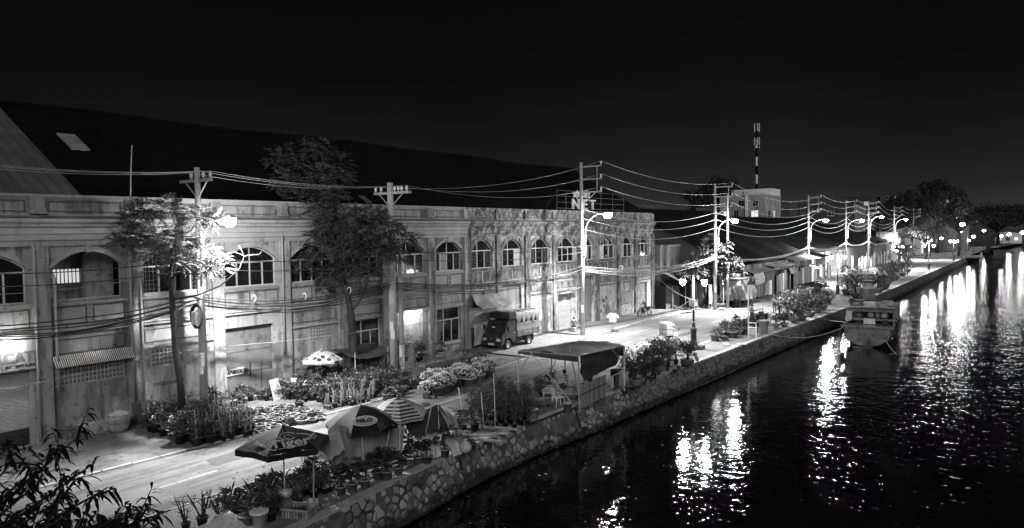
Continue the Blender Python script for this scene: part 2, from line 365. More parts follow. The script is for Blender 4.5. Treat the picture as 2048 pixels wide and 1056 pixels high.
tag(MB().poly([(-20, -300, ZW), (1500, -300, ZW), (1500, 500, ZW), (-20, 500, ZW)]).build('water', m_water), kind='structure')

# quay wall with its stones
qw = thing('quay_wall', 'sloping quay wall of rough irregular stones above the dark canal', 'quay wall', (0, 0, 0))
BAT = .42
def wall_pt(y, v, o=0.0):            # v: 0 top .. 1 bottom
    return Vector((qx(y) + BAT*v + o*.93, y, .09 - v*1.42 + o*.3))
ysq = [-10 + i*1.5 for i in range(152)]
mb = MB().grid(lambda u, v: wall_pt(-10 + u*227, v), 151, 1); mb.build('wall_face', m_mortar, qw)
mb = MB()
for a, c in zip(ysq, ysq[1:]):
    pa, pb = qx(a), qx(c)
    mb.add([(pa - .30, a, .105), (pa + .03, a, .105), (pb + .03, c, .105), (pb - .30, c, .105), (pa + .03, a, .02), (pb + .03, c, .02)], [(0, 1, 2, 3), (1, 4, 5, 2)])
mb.build('coping', m_kerb, qw)
mb = MB()
for yb in (27.9, 34.0, 19.8, 41.5, 49.0):
    mb.prism([wall_pt(yb - .05, 0, .02), wall_pt(yb + .05, 0, .02), wall_pt(yb + .05, 1, .02), wall_pt(yb - .05, 1, .02)], (.02, 0, .01))
mb.build('wall_joint', m_dark, qw)
def clip(poly, p, q):                # keep the side of the bisector nearer to p
    mx, my, dx, dy = (p[0] + q[0])/2, (p[1] + q[1])/2, q[0] - p[0], q[1] - p[1]; out = []
    for i in range(len(poly)):
        a, c = poly[i], poly[(i + 1) % len(poly)]
        sa = (a[0] - mx)*dx + (a[1] - my)*dy; sc = (c[0] - mx)*dx + (c[1] - my)*dy
        if sa <= 0: out.append(a)
        if sa*sc < 0: k = sa/(sa - sc); out.append((a[0] + (c[0] - a[0])*k, a[1] + (c[1] - a[1])*k))
    return out
SL = 1.48
seeds = []
for _ in range(12000):                # scattered, uneven in size
    p = (rv(7.0, 62), rv(.05, SL - .05)); dmin = R.choice((.2, .27, .33, .4, .5)) + .08*mnoise.noise((p[0]*.9, p[1]*2, 3))
    if all(abs(q[0] - p[0]) > dmin or (q[0] - p[0])**2 + (q[1] - p[1])**2 > dmin**2 for q in seeds[-1:] + [w for w in seeds if abs(w[0] - p[0]) < dmin]): seeds.append(p)
seeds.sort()
many = MB(); count = 0
for i, p in enumerate(seeds):
    near = [q for q in seeds[max(0, i - 22):i + 23] if q is not p and abs(q[0] - p[0]) < 1.3]
    poly = [(p[0] - .6, .04), (p[0] + .6, .04), (p[0] + .6, SL - .02), (p[0] - .6, SL - .02)]
    for q in near: poly = clip(poly, p, q)
    if len(poly) < 3: continue
    if R.random() < .05 or mnoise.noise((p[0]*.55, p[1]*.9, 9)) > .33: continue
    poly = [(a + rv(-.025, .025), b_ + rv(-.025, .025)) for a, b_ in poly]
    gap = rv(.55, .9)
    if R.random() < .25: gap *= .85
    h = rv(.02, .065)
    def W3(pt, k, o): u = p[0] + (pt[0] - p[0])*k; v = p[1] + (pt[1] - p[1])*k; return wall_pt(u, v/SL, o)
    n = len(poly)
    base = [W3(q, gap, -.01) for q in poly]; mid = [W3(q, gap*.97, h*.7) for q in poly]; top = [W3(q, gap*.80, h + rv(-.012, .012)) for q in poly]
    c0 = wall_pt(p[0], p[1]/SL, 0)
    vs = base + mid + top
    fs = [(j, (j + 1) % n, n + (j + 1) % n, n + j) for j in range(n)] + [(n + j, n + (j + 1) % n, 2*n + (j + 1) % n, 2*n + j) for j in range(n)] + [tuple(range(2*n, 3*n))]
    if p[0] > 10.5 and count < 298:
        link('stone', MB().add([v - c0 for v in vs], fs).mesh('stone', m_stone), qw, c0); count += 1
    else: many.add(vs, fs)
o = many.build('stone_facing', m_stone, qw); o['kind'] = 'stuff'
# waterline ledge
MB().grid(lambda u, v: (qx(-10 + u*227) + .36 + v*.16, -10 + u*227, ZW + .10 - v*.02), 100, 1).build('footing', m_mortar, qw)

# ------------------------------------------------------------------ the warehouse
XF = -31.5
P = [4.4, 8.2, 12.0, 15.6, 19.5, 23.3, 27.05, 30.4, 34.4, 38.0, 41.6, 45.2, 49.07, 52.9, 56.0, 60.0, 63.6, 67.3]
HP = 9.75
wh = thing('warehouse', 'long two storey plastered warehouse with arched upper windows and dark tiled roof', 'warehouse', (XF, 4.4, 0))
wh_o = Vector((XF, 4.4, 0))
def wp(mb, name, m, parent=None, smooth=False):       # a part of the warehouse, given in world coordinates
    o = mb.build(name, m, parent or wh, smooth)
    o.location = -wh_o
    return o
def sub(mb, name, m, parent, smooth=False):           # a sub-part: its parent part already carries the offset
    return mb.build(name, m, parent, smooth)
def arch(ya, yb, zlo, zs, rise, n=10):                # outline of an opening, seen from outside
    pts = [(ya, zlo), (ya, zs)]
    if rise > 0:
        for i in range(1, n):
            t_ = i/n; w = 2*t_ - 1
            pts.append((ya + (yb - ya)*t_, zs + rise*math.sqrt(max(0, 1 - w*w)) if rise > .8 else zs + rise*(1 - w*w)))
    pts += [(yb, zs), (yb, zlo)]
    return pts
def top_at(op, y):
    pts = op
    for a, c in zip(pts[1:], pts[2:]):
        if a[0] - 1e-6 <= y <= c[0] + 1e-6 and c[0] > a[0]: return a[1] + (c[1] - a[1])*(y - a[0])/(c[0] - a[0])
    return pts[1][1]
def wall_with(ops, ya, yb, z0, z1, x, depth):
    mb = MB(); ys = sorted(set([ya, yb] + [p[0] for op in ops for p in op]))
    for a, c in zip(ys, ys[1:]):
        if c - a < 1e-6: continue
        m_ = (a + c)/2; here = sorted([op for op in ops if op[0][0] < m_ < op[-1][0]], key=lambda o: o[0][1])
        lo = (z0, z0)
        for op in here:
            if op[0][1] > lo[0] + 1e-4: mb.add([(x, a, lo[0]), (x, c, lo[1]), (x, c, op[0][1]), (x, a, op[0][1])], [(0, 1, 2, 3)])
            lo = (top_at(op, a), top_at(op, c))
        mb.add([(x, a, lo[0]), (x, c, lo[1]), (x, c, z1), (x, a, z1)], [(0, 1, 2, 3)])
    for op in ops:
        k = len(op)
        mb.add([(x, p[0], p[1]) for p in op] + [(x - depth, p[0], p[1]) for p in op], [(i, (i + 1) % k, k + (i + 1) % k, k + i) for i in range(k)])
    return mb
def band(mb, ya, yb, z0, z1, proud, x=XF): return mb.box(x - .02, x + proud, ya, yb, z0, z1)
def panel_frame(mb, ya, yb, z0, z1, w=.05, pr_=.022, x=XF):
    mb.box(x - .01, x + pr_, ya, yb, z0, z0 + w); mb.box(x - .01, x + pr_, ya, yb, z1 - w, z1); mb.box(x - .01, x + pr_, ya, ya + w, z0 + w, z1 - w); mb.box(x - .01, x + pr_, yb - w, yb, z0 + w, z1 - w)
    return mb
def arch_band(ya, yb, zs, rise, w, proud, n=12, x=XF):
    mb = MB(); a = arch(ya, yb, zs - .05, zs, rise, n); c = arch(ya - w, yb + w, zs - .05, zs, rise + w, n); k = len(a)
    for xx, sgn in ((x + proud, 1),):
        mb.add([(xx, p[0], p[1]) for p in a] + [(xx, p[0], p[1]) for p in c], [(i, i + 1, k + i + 1, k + i) for i in range(k - 1)])
    mb.add([(x - .01, p[0], p[1]) for p in c] + [(x + proud, p[0], p[1]) for p in c], [(i, i + 1, k + i + 1, k + i) for i in range(k - 1)])
    mb.add([(x - .01, p[0], p[1]) for p in a] + [(x + proud, p[0], p[1]) for p in a], [(i, k + i, k + i + 1, i + 1) for i in range(k - 1)])
    return mb
def window(op, cols, transom, name='window', m=None, lattice=False, pane=True, fm=None, sill=True, open_leaf=False):
    ya, yb, z0, zs = op[0][0], op[-1][0], op[0][1], op[1][1]; zt = max(p[1] for p in op); fm = fm or m_frame; x = XF - .14; w = .055
    f = MB(); k = len(op)
    cy, cz = (ya + yb)/2, (z0 + zt)/2
    inn = [(cy + (p[0] - cy)*(1 - 2*w/(yb - ya)), cz + (p[1] - cz)*(1 - 2*w/(zt - z0))) for p in op]
    f.add([(x, p[0], p[1]) for p in op] + [(x, p[0], p[1]) for p in inn] + [(x - .05, p[0], p[1]) for p in inn], [(i, (i + 1) % k, k + (i + 1) % k, k + i) for i in range(k)] + [(k + i, k + (i + 1) % k, 2*k + (i + 1) % k, 2*k + i) for i in range(k)])
    for c in range(1, cols):
        yy = ya + (yb - ya)*c/cols; f.box(x - .06, x - .004, yy - .035, yy + .035, z0 + .03, transom or top_at(op, yy))
        if transom and c == cols//2 and cols > 1: f.box(x - .06, x - .004, yy - .025, yy + .025, transom + .03, top_at(op, yy) - .03)
    if transom: f.box(x - .06, x + .004, ya + .04, yb - .04, transom - .04, transom + .03)
    fo = wp(f, name, fm)
    if pane:
        g_ = MB().poly([(x - .04, p[0], p[1]) for p in reversed(op)]); sub(g_, 'pane', m_glass, fo)
    if lattice:
        l = MB(); lim = (yb - ya)/cols; n1 = max(2, round((yb - ya)/.17)); n2 = round((zs - z0)/.2)
        for i in [q for q in range(1, n1) if (yb - ya)*q/n1 < lim or (yb - ya)*q/n1 > yb - ya - lim]: l.box(x - .035, x - .018, ya + (yb - ya)*i/n1 - .008, ya + (yb - ya)*i/n1 + .008, z0 + .03, top_at(op, ya + (yb - ya)*i/n1) - .02)
        for i in range(1, n2):
            for q0, q1 in ((ya + .03, ya + lim), (yb - lim, yb - .03)): l.box(x - .035, x - .018, q0, q1, z0 + (zs - z0)*i/n2 - .008, z0 + (zs - z0)*i/n2 + .008)
        sub(l, 'lattice', m_latt, fo)
    if pane and R.random() < .45:
        q = R.randrange(cols); cw = (yb - ya)/cols; sub(MB().grid(lambda u, v: (x - .035 + .006*math.sin(u*22), ya + q*cw + .05 + (cw - .1)*u, z0 + .05 + ((transom or zs) - z0 - .1)*(v if R.random() < 2 else v)), 8, 2), 'curtain', R.choice((m_tarp2, m_gate, m_tarp, m_plast)), fo)
    if sill: sub(MB().box(XF - .12, XF + .09, ya - .1, yb + .1, z0 - .09, z0 - .01), 'sill', m_trim if ya < 38 else m_old_trim, fo)
    return fo
def door_leaf(ya, yb, z0, z1, m, name='door', planks=0, rails=(), x=XF - .2):
    d = MB(); n = planks or 2; w = (yb - ya)/n
    o = wp(MB().box(x - .06, x, ya, yb, z0, z1), name, m)
    if planks:
        pm = MB().box(0, .022, 0, w - .018, 0, z1 - z0 - .04).mesh('plank', m)
        for i in range(n): link('plank', pm, o, (x + rv(0, .006), ya + i*w + .009, z0 + .02))
    else:
        d = MB()
        for i in range(n):
            a, c = ya + i*w + .015, ya + (i + 1)*w - .015
            for z in (z0 + .03,) + tuple(z0 + (z1 - z0)*q for q in rails) + (z1 - .11,): d.box(x, x + .025, a, c, z, z + .08)
            d.box(x, x + .025, a, a + .07, z0 + .03, z1 - .03); d.box(x, x + .025, c - .07, c, z0 + .03, z1 - .03)
        sub(d, 'rail', m, o)
    return o
def grille(ya, yb, z0, z1, nx, nz):
    o = wp(MB().box(XF - .16, XF - .13, ya, yb, z0, z1), 'vent_grille', m_hole)
    l = MB(); w = (yb - ya)/nx; h = (z1 - z0)/nz; t_ = .028
    for i in range(nx + 1): l.box(XF - .12, XF + .012, ya + i*w - t_, ya + i*w + t_, z0, z1)
    for i in range(nz + 1): l.box(XF - .12, XF + .010, ya, yb, z0 + i*h - t_, z0 + i*h + t_)
    for i in range(nx):
        for j in range(nz): l.box(XF - .05, XF - .02, ya + (i + .45)*w, ya + (i + .55)*w, z0 + j*h, z0 + (j + 1)*h)
    sub(l, 'vent_block', m_trim, o); return o

UP = {}      # upper windows
for i in range(len(P) - 1):
    a, c = P[i], P[i + 1]; ops = []
    new = c <= 38.01; mw = m_paint if new else m_old; mt = m_trim if new else m_old_trim
    la, lc = a + .28, c - .28                         # clear width between the pilasters
    if new: ya, yb, zs, rise = la + .18, lc - .18, 6.9, .58
    else:
        k = .32; ya, yb, zs, rise = la + k, lc - k, 6.78, .72
    up = arch(ya, yb, 5.52, zs, rise, 10); ops.append(up)
    low = None
    if i == 3: pass
    spec_ = {1: (8.7, 11.5, .03, 2.95), 4: (19.7, 22.57, .03, 3.56), 6: (27.88, 30.02, 1.13, 3.08), 7: (31.5, 33.6, .1, 3.22), 8: (34.95, 37.36, .79, 3.08), 9: (38.5, 41.0, .05, 3.1),
             10: (42.06, 44.5, .12, 4.12), 12: (49.55, 51.7, .12, 2.9), 13: (53.85, 55.36, .12, 4.17), 16: (64.26, 66.15, .12, 2.95)}.get(i)
    if spec_: low = arch(*spec_[:3], spec_[3], 0); ops.append(low)
    gr = {2: (12.27, 15.05, 2.12, 2.9), 3: (16.25, 17.75, 2.3, 3.05), 5: (24.85, 26.36, 2.32, 3.05)}.get(i)
    if gr: ops.append(arch(gr[0], gr[1], gr[2], gr[3], 0))
    wp(wall_with(ops, a, c, 0, HP - .12, XF, .3), 'wall', mw)
    if gr: grille(*gr, 18 if i == 2 else 8, 4)
    # mouldings of the bay
    ab = arch_band(ya, yb, zs, rise, .22 if new else .24, .07); o = wp(ab, 'arch_moulding', mt)
    sub(MB().box(XF, XF + .12, (ya + yb)/2 - .11, (ya + yb)/2 + .11, zs + rise - .04, zs + rise + .34), 'keystone', mt, o)
    mid = (la + lc)/2
    for p0, p1, z0, z1 in ((la + .12, mid - .12, 4.55, 5.28), (mid + .12, lc - .12, 4.55, 5.28), (la + .12, lc - .12, 3.38, 3.98), (la + .12, lc - .12, 9.05, 9.5)):
        if z0 == 3.38 and i in (4, 10, 13): continue
        wp(panel_frame(MB(), p0, p1, z0, z1), 'panel_moulding', m_groove)
        if not new or (i + int(z0)) % 3 == 0: wp(MB().box(XF - .01, XF + .012, p0 + .06, p1 - .06, z0 + .06, z1 - .06), 'panel', mt)
    tr = MB(); band(tr, la, lc, 4.2, 4.32, .12); band(tr, la, lc, 4.32, 4.38, .17); band(tr, la, lc, 5.33, 5.43, .06)
    if i not in (4, 10, 13): band(tr, la, lc, 3.14, 3.24, .09)
    wp(tr, 'string_course', mt)
    if i == 8:
        for p0 in (35.0, 36.25): wp(panel_frame(MB(), p0, p0 + 1.1, .1, .62), 'panel_moulding', m_groove)
    # upper windows
    if i == 2: pass
    elif new: window(up, 4 if i not in (3,) else 4, 6.72, lattice=i in (3, 7, 8))
    else: window(up, 3, 6.75, lattice=i in (9, 11, 16))
    # dark room behind every opening is one backing wall
for i in range(len(P)):
    c = P[i]; new = c < 38.3; m_ = m_paint if new else m_old_trim
    mb = MB().box(XF - .02, XF + .16, c - .28, c + .28, 0, 7.72)
    mb.box(XF - .02, XF + .2, c - .31, c + .31, 0, .5)
    mb.box(XF - .02, XF + .2, c - .31, c + .31, 7.3, 7.42)
    wp(mb, 'pilaster', m_)
    wp(MB().box(XF - .02, XF + .13, c - .26, c + .26, 8.98, HP - .12).box(XF - .02, XF + .17, c - .3, c + .3, 8.98, 9.12), 'parapet_pier', m_paint if new else m_moss)
prof = [(0, 7.72), (.10, 7.72), (.10, 7.9), (.17, 7.96), (.17, 8.16), (.22, 8.2), (.22, 8.42), (.34, 8.5), (.34, 8.58), (.46, 8.66), (.46, 8.78), (.10, 8.86), (.06, 8.96), (0, 8.96)]
for (a, c, m_) in ((P[0], 38.0, m_trim), (38.0, P[-1], m_moss)):
    mb = MB(); n = 24
    mb.grid(lambda u, v: (XF + prof[round(v*(len(prof) - 1))][0], a + (c - a)*u, prof[round(v*(len(prof) - 1))][1] + (0 if m_ is m_trim else .015*mnoise.noise(((a + (c - a)*u)*1.3, v*7, 0)))), n if m_ is m_trim else 90, len(prof) - 1)
    wp(mb, 'cornice', m_)
    wp(MB().box(XF - .28, XF + .08, a, c, HP - .12, HP).box(XF - .24, XF + .03, a, c, HP - .2, HP - .12), 'parapet_coping', m_trim if m_ is m_trim else m_moss)
wp(MB().box(XF + .02, XF + .40, P[0], P[-1], 8.82, 8.90), 'parapet_shade_strip', m_groove)  # dark-coloured strip drawn in as the shade line below the parapet
# old parapet skin, rougher
wp(MB().grid(lambda u, v: (XF + .012 + .012*mnoise.noise((u*40, v*3, 1)), 38.05 + u*29.2, 8.98 + v*.6), 80, 3), 'parapet_face', m_moss)
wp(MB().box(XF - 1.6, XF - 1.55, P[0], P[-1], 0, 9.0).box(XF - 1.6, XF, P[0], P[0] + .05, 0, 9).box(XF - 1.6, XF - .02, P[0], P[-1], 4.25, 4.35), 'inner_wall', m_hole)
# gable walls, rear wall, roof
RX, RZ, EZ, BX = -41.0, 14.65, 9.35, -50.2
for yy in (P[0] + .02, 67.55):
    wp(MB().prism([(XF - .02, yy, 0), (XF - .02, yy, 9.2), (RX, yy, RZ - .15), (BX, yy, 9.2), (BX, yy, 0)], (0, .22 if yy < 10 else -.22, 0)), 'gable_wall', m_old)
wp(MB().box(BX - .2, BX, P[0], 67.5, 0, 9.2), 'rear_wall', m_old)
def roof_pt(u, v, y0, y1, side=1, lift=0): 
    xx = (-31.62 if side > 0 else -50.5); y = y0 + (y1 - y0)*u
    sag = .06*math.sin(y*.41) + .05*math.sin(y*.17 + 1)
    return (xx + (RX - xx)*v, y, EZ + (RZ - EZ)*v + lift + sag*v)
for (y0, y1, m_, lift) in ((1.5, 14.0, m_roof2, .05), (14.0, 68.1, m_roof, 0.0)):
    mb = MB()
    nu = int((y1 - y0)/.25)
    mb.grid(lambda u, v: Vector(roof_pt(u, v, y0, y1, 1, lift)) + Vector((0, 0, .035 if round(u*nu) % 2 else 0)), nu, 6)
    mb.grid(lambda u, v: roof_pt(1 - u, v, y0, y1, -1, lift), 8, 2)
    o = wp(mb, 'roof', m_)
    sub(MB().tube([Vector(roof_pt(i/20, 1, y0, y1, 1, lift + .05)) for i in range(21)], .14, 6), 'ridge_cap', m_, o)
    if m_ is m_roof:
        sub(MB().prism([(-31.55, 68.05, 9.3), (RX, 68.05, RZ - .03), (RX, 68.05, RZ - .3), (-31.55, 68.05, 9.03)], (0, .08, 0)), 'verge_board', m_roof, o)
        sub(MB().prism([(-38.1, 15.5, 12.98), (-38.1, 16.3, 12.98), (-36.55, 16.3, 12.11), (-36.55, 15.5, 12.11)], (.03, 0, .09)), 'skylight', m_tarp2, o)
        for yy in (24.2, 30.0): sub(MB().prism([(-33.2, yy, 10.3), (-33.2, yy + .45, 10.3), (-32.5, yy + .45, 9.88), (-32.5, yy, 9.88)], (.02, 0, .06)), 'skylight', m_roof2, o)

# lower storey, bay by bay
sh = wp(MB().box(XF - .18, XF - .14, 8.7, 11.5, .03, 2.95), 'roller_shutter', m_shut)
slat = MB().add([(0, 0, 0), (0, 2.76, 0), (.045, 2.76, .028), (.045, 0, .028), (0, 2.76, .062), (0, 0, .062)], [(0, 1, 2, 3), (3, 2, 4, 5)]).mesh('slat', m_shut)
for k in range(36): link('slat', slat, sh, (XF - .14, 8.72, .76 + k*.0605))
wp(MB().box(XF - .13, XF - .1, 8.75, 9.6, .05, .75).box(XF - .13, XF - .1, 10.4, 11.45, .05, .7), 'door_sheet', m_dark)
door_leaf(19.7, 22.57, .05, 3.52, m_gate, 'gate', rails=(.36, .66))
wp(MB().box(XF - .17, XF - .15, 21.25, 21.32, 1.05, 1.75).box(XF - .17, XF - .16, 21.9, 21.93, .1, 1.72), 'gate_bolt', m_dark)
o = wp(MB().box(XF - .165, XF - .148, 19.72, 20.9, 1.22, 1.56), 'plate', m_white)
tag(o, 'white lettered plate on the tall gate')
window(arch(27.88, 30.02, 1.13, 3.08, 0), 3, 2.42); window(arch(34.95, 37.36, .79, 3.08, 0), 3, 2.3)
# folding gate with the lit tube over it
def folding(ya, yb, z0, z1, m, n):
    o = wp(MB().box(XF - .22, XF - .2, ya, yb, z0, z1), 'folding_gate', m); me = MB().box(0, .03, -.012, .012, 0, z1 - z0 - .05).mesh('gate_bar', m_frame)
    for k in range(n): link('gate_bar', me, o, (XF - .19, ya + (k + .5)*(yb - ya)/n, z0 + .02))
    l = MB()
    for k in range(n//2):
        y0 = ya + k*2*(yb - ya)/n
        for z in [z0 + .3 + q*.55 for q in range(int((z1 - z0 - .5)/.55))]:
            l.bar((XF - .15, y0, z), (XF - .15, y0 + 2*(yb - ya)/n, z + .4), .012, .02); l.bar((XF - .15, y0, z + .4), (XF - .15, y0 + 2*(yb - ya)/n, z), .012, .02)
    sub(l, 'lattice_link', m_frame, o); return o
folding(31.5, 33.6, .1, 3.2, m_shut, 18)
fg = folding(49.55, 51.7, .14, 2.88, m_gate, 18)
wp(MB().box(XF - .13, XF - .11, 50.5, 51.1, 1.95, 2.6), 'notice', m_white)
door_leaf(42.06, 44.5, .14, 4.1, m_wood, 'door', planks=12)
door_leaf(53.85, 55.36, .14, 4.15, m_gate, 'door', planks=6)
door_leaf(64.26, 66.15, .14, 2.92, m_wood, 'door', rails=(.3, .6))
door_leaf(38.5, 41.0, .06, 3.08, m_dark, 'door', planks=8)
wp(MB().box(XF, XF + .05, 60.6, 62.9, 1.2, 2.15), 'poster', m_tarp2); wp(panel_frame(MB(), 60.5, 63.0, 1.1, 2.25), 'poster_frame', m_old_trim)
for (yy, zz) in ((57.2, 1.62), (57.55, 1.9), (57.2, 1.15), (56.6, .75)): wp(MB().box(XF, XF + .012, yy, yy + .28, zz, zz + .26), 'dark_patch', m_dark)
wp(MB().prism([(XF + .002, 57.9 + .55*math.cos(PI*k/12), .55 + .85*math.sin(PI*k/12)) for k in range(13)], (.02, 0, 0)), 'blocked_arch', m_old_trim)
wp(MB().box(XF - .12, XF + .45, 49.4, 52.0, 2.96, 3.05), 'door_hood', m_old_trim); wp(MB().box(XF - .1, XF + .3, 31.3, 33.9, 3.28, 3.36), 'door_hood', m_trim)
for (yy, z0, z1) in ((11.72, .2, 7.7), (12.42, 2.0, 6.4), (23.05, 2.0, 8), (38.25, .3, 8.6), (15.35, .2, 7.4), (15.78, 0.2, 6), (34.65, .2, 7.0), (67.2, .2, 7.5), (52.7, .2, 7.6)):
    wp(MB().tube([(XF + .24, yy, z0), (XF + .24, yy + .02, z1), (XF + .05, yy + .02, z1 + .25)], .05, 7), 'rain_pipe', m_trim if yy < 38 else m_old_trim, smooth=True)
for (px, py) in ((318, 768), (335, 766), (358, 762), (600, 738), (618, 762), (275, 858)):
    q = PX(px, py, XF); wp(MB().box(XF, XF + .006, q.y - .25, q.y + .25, q.z - .07, q.z + .09), 'stencil_advert', m_gate)
# open bay: pier behind, lit lattice window, washing
UPB = arch(12.46, 15.14, 5.52, 6.9, .58)
wp(MB().box(XF - 1.5, XF - .9, 14.1, 15.2, 4.36, 8.2).box(XF - 1.54, XF - 1.46, 12.3, 15.3, 4.36, 8.0), 'room_wall', m_paint)
lw = wp(MB().poly([(XF - 1.44, 12.55, 6.15), (XF - 1.44, 14.1, 6.15), (XF - 1.44, 14.1, 6.72), (XF - 1.44, 12.55, 6.72)]), 'lit_window', e_win)
l = MB()
for k in range(11): l.box(XF - 1.43, XF - 1.4, 12.55 + k*.15, 12.58 + k*.15, 6.1, 6.78)
sub(l, 'window_bar', m_dark, lw)
wp(MB().box(XF - .25, XF - .2, 12.46, 15.14, 5.5, 5.56), 'rail', m_frame)
# ------------------------------------------------------------------ lettering
def text(body, size, loc, m, parent=None, name='lettering', rot=None, ext=.006, align='LEFT', shear=0, bold=0.0, sx_=1.0):
    cu = bpy.data.curves.new(name, 'FONT'); cu.body = body; cu.size = size; cu.extrude = ext; cu.align_x = align; cu.shear = shear; cu.offset = bold; cu.resolution_u = 3
    cu.materials.append(m); q_ = bpy.data.objects.new(name, cu); COL.objects.link(q_); me = bpy.data.meshes.new_from_object(q_.evaluated_get(bpy.context.evaluated_depsgraph_get())); bpy.data.objects.remove(q_); me.materials.clear(); me.materials.append(m)
    o = bpy.data.objects.new(name, me); COL.objects.link(o); o.parent = parent
    M = rot or Matrix(((0, 0, 1), (1, 0, 0), (0, 1, 0)))
    o.matrix_local = Matrix.Translation(loc) @ M.to_4x4() @ Matrix.Diagonal((sx_, 1, 1, 1)); return o
plate = [o for o in wh.children if o.name.startswith('plate')][0]
text('HANKOOK', .26, (XF - .147, 19.78, 1.29), m_black, plate, shear=.25, bold=.012, ext=.004)
nt_ = [o for o in wh.children if o.name.startswith('notice')][0]
for k, w in enumerate(('CHO', 'THUÊ', 'KHO')): text(w, .16, (XF - .108, 50.55, 2.42 - k*.2), m_black, nt_, ext=.003)
# shop sign over the shutter
sg = thing('shop_sign', 'pale lit shop sign board over the roller shutter at the end of the warehouse', 'sign', (XF + .1, 8.4, 3.05))
MB().box(0, .08, 0, 3.35, 0, 1.12).build('board', m_paint, sg)
MB().box(.07, .10, -.04, 3.39, -.04, .02).box(.07, .1, -.04, 3.39, 1.1, 1.16).build('rim', m_tin, sg)
text('G            M', .22, (.085, 1.75, .86), m_gate, sg); text('KCAT', .52, (.085, 1.85, .30), m_gate, sg, ext=.02, bold=.015); text('ĐT : 2832 2.418', .15, (.085, 2.25, .08), m_black, sg, bold=.006)
tb = thing('tube_lamp', 'glaring white tube lamp on a short bracket above the pale shop sign', 'lamp', (XF + .5, 9.75, 4.12))
MB().tube([(0, .1, .06), (0, 1.4, .06)], .03, 6).bar((-.4, .7, .08), (0, .7, .08), .03, .03).build('batten', m_white, tb)
MB().tube([(0, .1, 0), (0, 1.4, 0)], .034, 8).build('tube', e_tube, tb)
tb = thing('tube_lamp', 'white tube lamp glowing under the hood of the folding gate', 'lamp', (XF + .32, 32.0, 3.14))
MB().box(-.05, .05, 0, 1.2, .04, .1).build('batten', m_white, tb); MB().tube([(0, 0.05, 0), (0, 1.15, 0)], .04, 8).build('tube', e_tube, tb)
# roof letters
sg = thing('roof_sign', 'open pipe frame with worn raised letters standing on the old parapet', 'sign', (-32.0, 50.4, 9.7))
mb = MB()
for yy in (0, 1.4, 2.6, 5.2, 7.4, 9.6, 11.8): mb.tube([(0, yy, 0), (0, yy, 1.75)], .03, 5)
for zz in (.25, .75, 1.25, 1.72): mb.tube([(0, 0, zz), (0, 11.8, zz)], .025, 5)
for yy in (0, 5.2, 11.8): mb.bar((0, yy, 1.5), (-1.6, yy, 0), .04, .04)
mb.build('frame', m_dark, sg)
text('BỘT GIẶT', .62, (.05, 2.55, 1.22), m_frame, sg, ext=.05, bold=.012); text('N E T', 1.22, (.05, 2.25, .22), m_frame, sg, ext=.07, bold=.02, sx_=1.35)

# ------------------------------------------------------------------ poles, street lamps, wires
def insulator(mb, p, mi=0): mb.lathe([(.035, 0), (.035, .06), (.075, .07), (.05, .12), (.085, .14), (.055, .19), (.08, .21), (.04, .28), (0, .29)], p, 8, mi)
POLES = [(-29.9, 6.6, 11.0), (-29.6, 17.57, 11.0), (-28.7, 28.26, 10.8), (-28.0, 47.55, 13.2), (-25.8, 69.6, 12.5), (-26.7, 109.0, 12.7), (-27.5, 138.0, 12.9), (-26.5, 153.0, 13.0), (-28.6, 198.0, 13.0), (-27.9, 226.0, 13.0)]
PL = ['concrete pole standing beside the shuttered shop at the end of the warehouse', 'concrete utility pole with posters, meter box and cable coils among potted plants', 'thick concrete utility pole with six insulators by the lit folding gate', 'tall concrete pole with three side arms in front of the folding gate and roof letters',
      'concrete pole with three side arms behind the double globe lamp by the shacks', 'concrete pole at the far end of the tin shed', 'concrete pole standing right behind the second double globe lamp', 'concrete pole before the pale board fence', 'concrete pole past the board fence, before the distant trees', 'farthest concrete pole with three crossarms before the dark trees']
HW = []
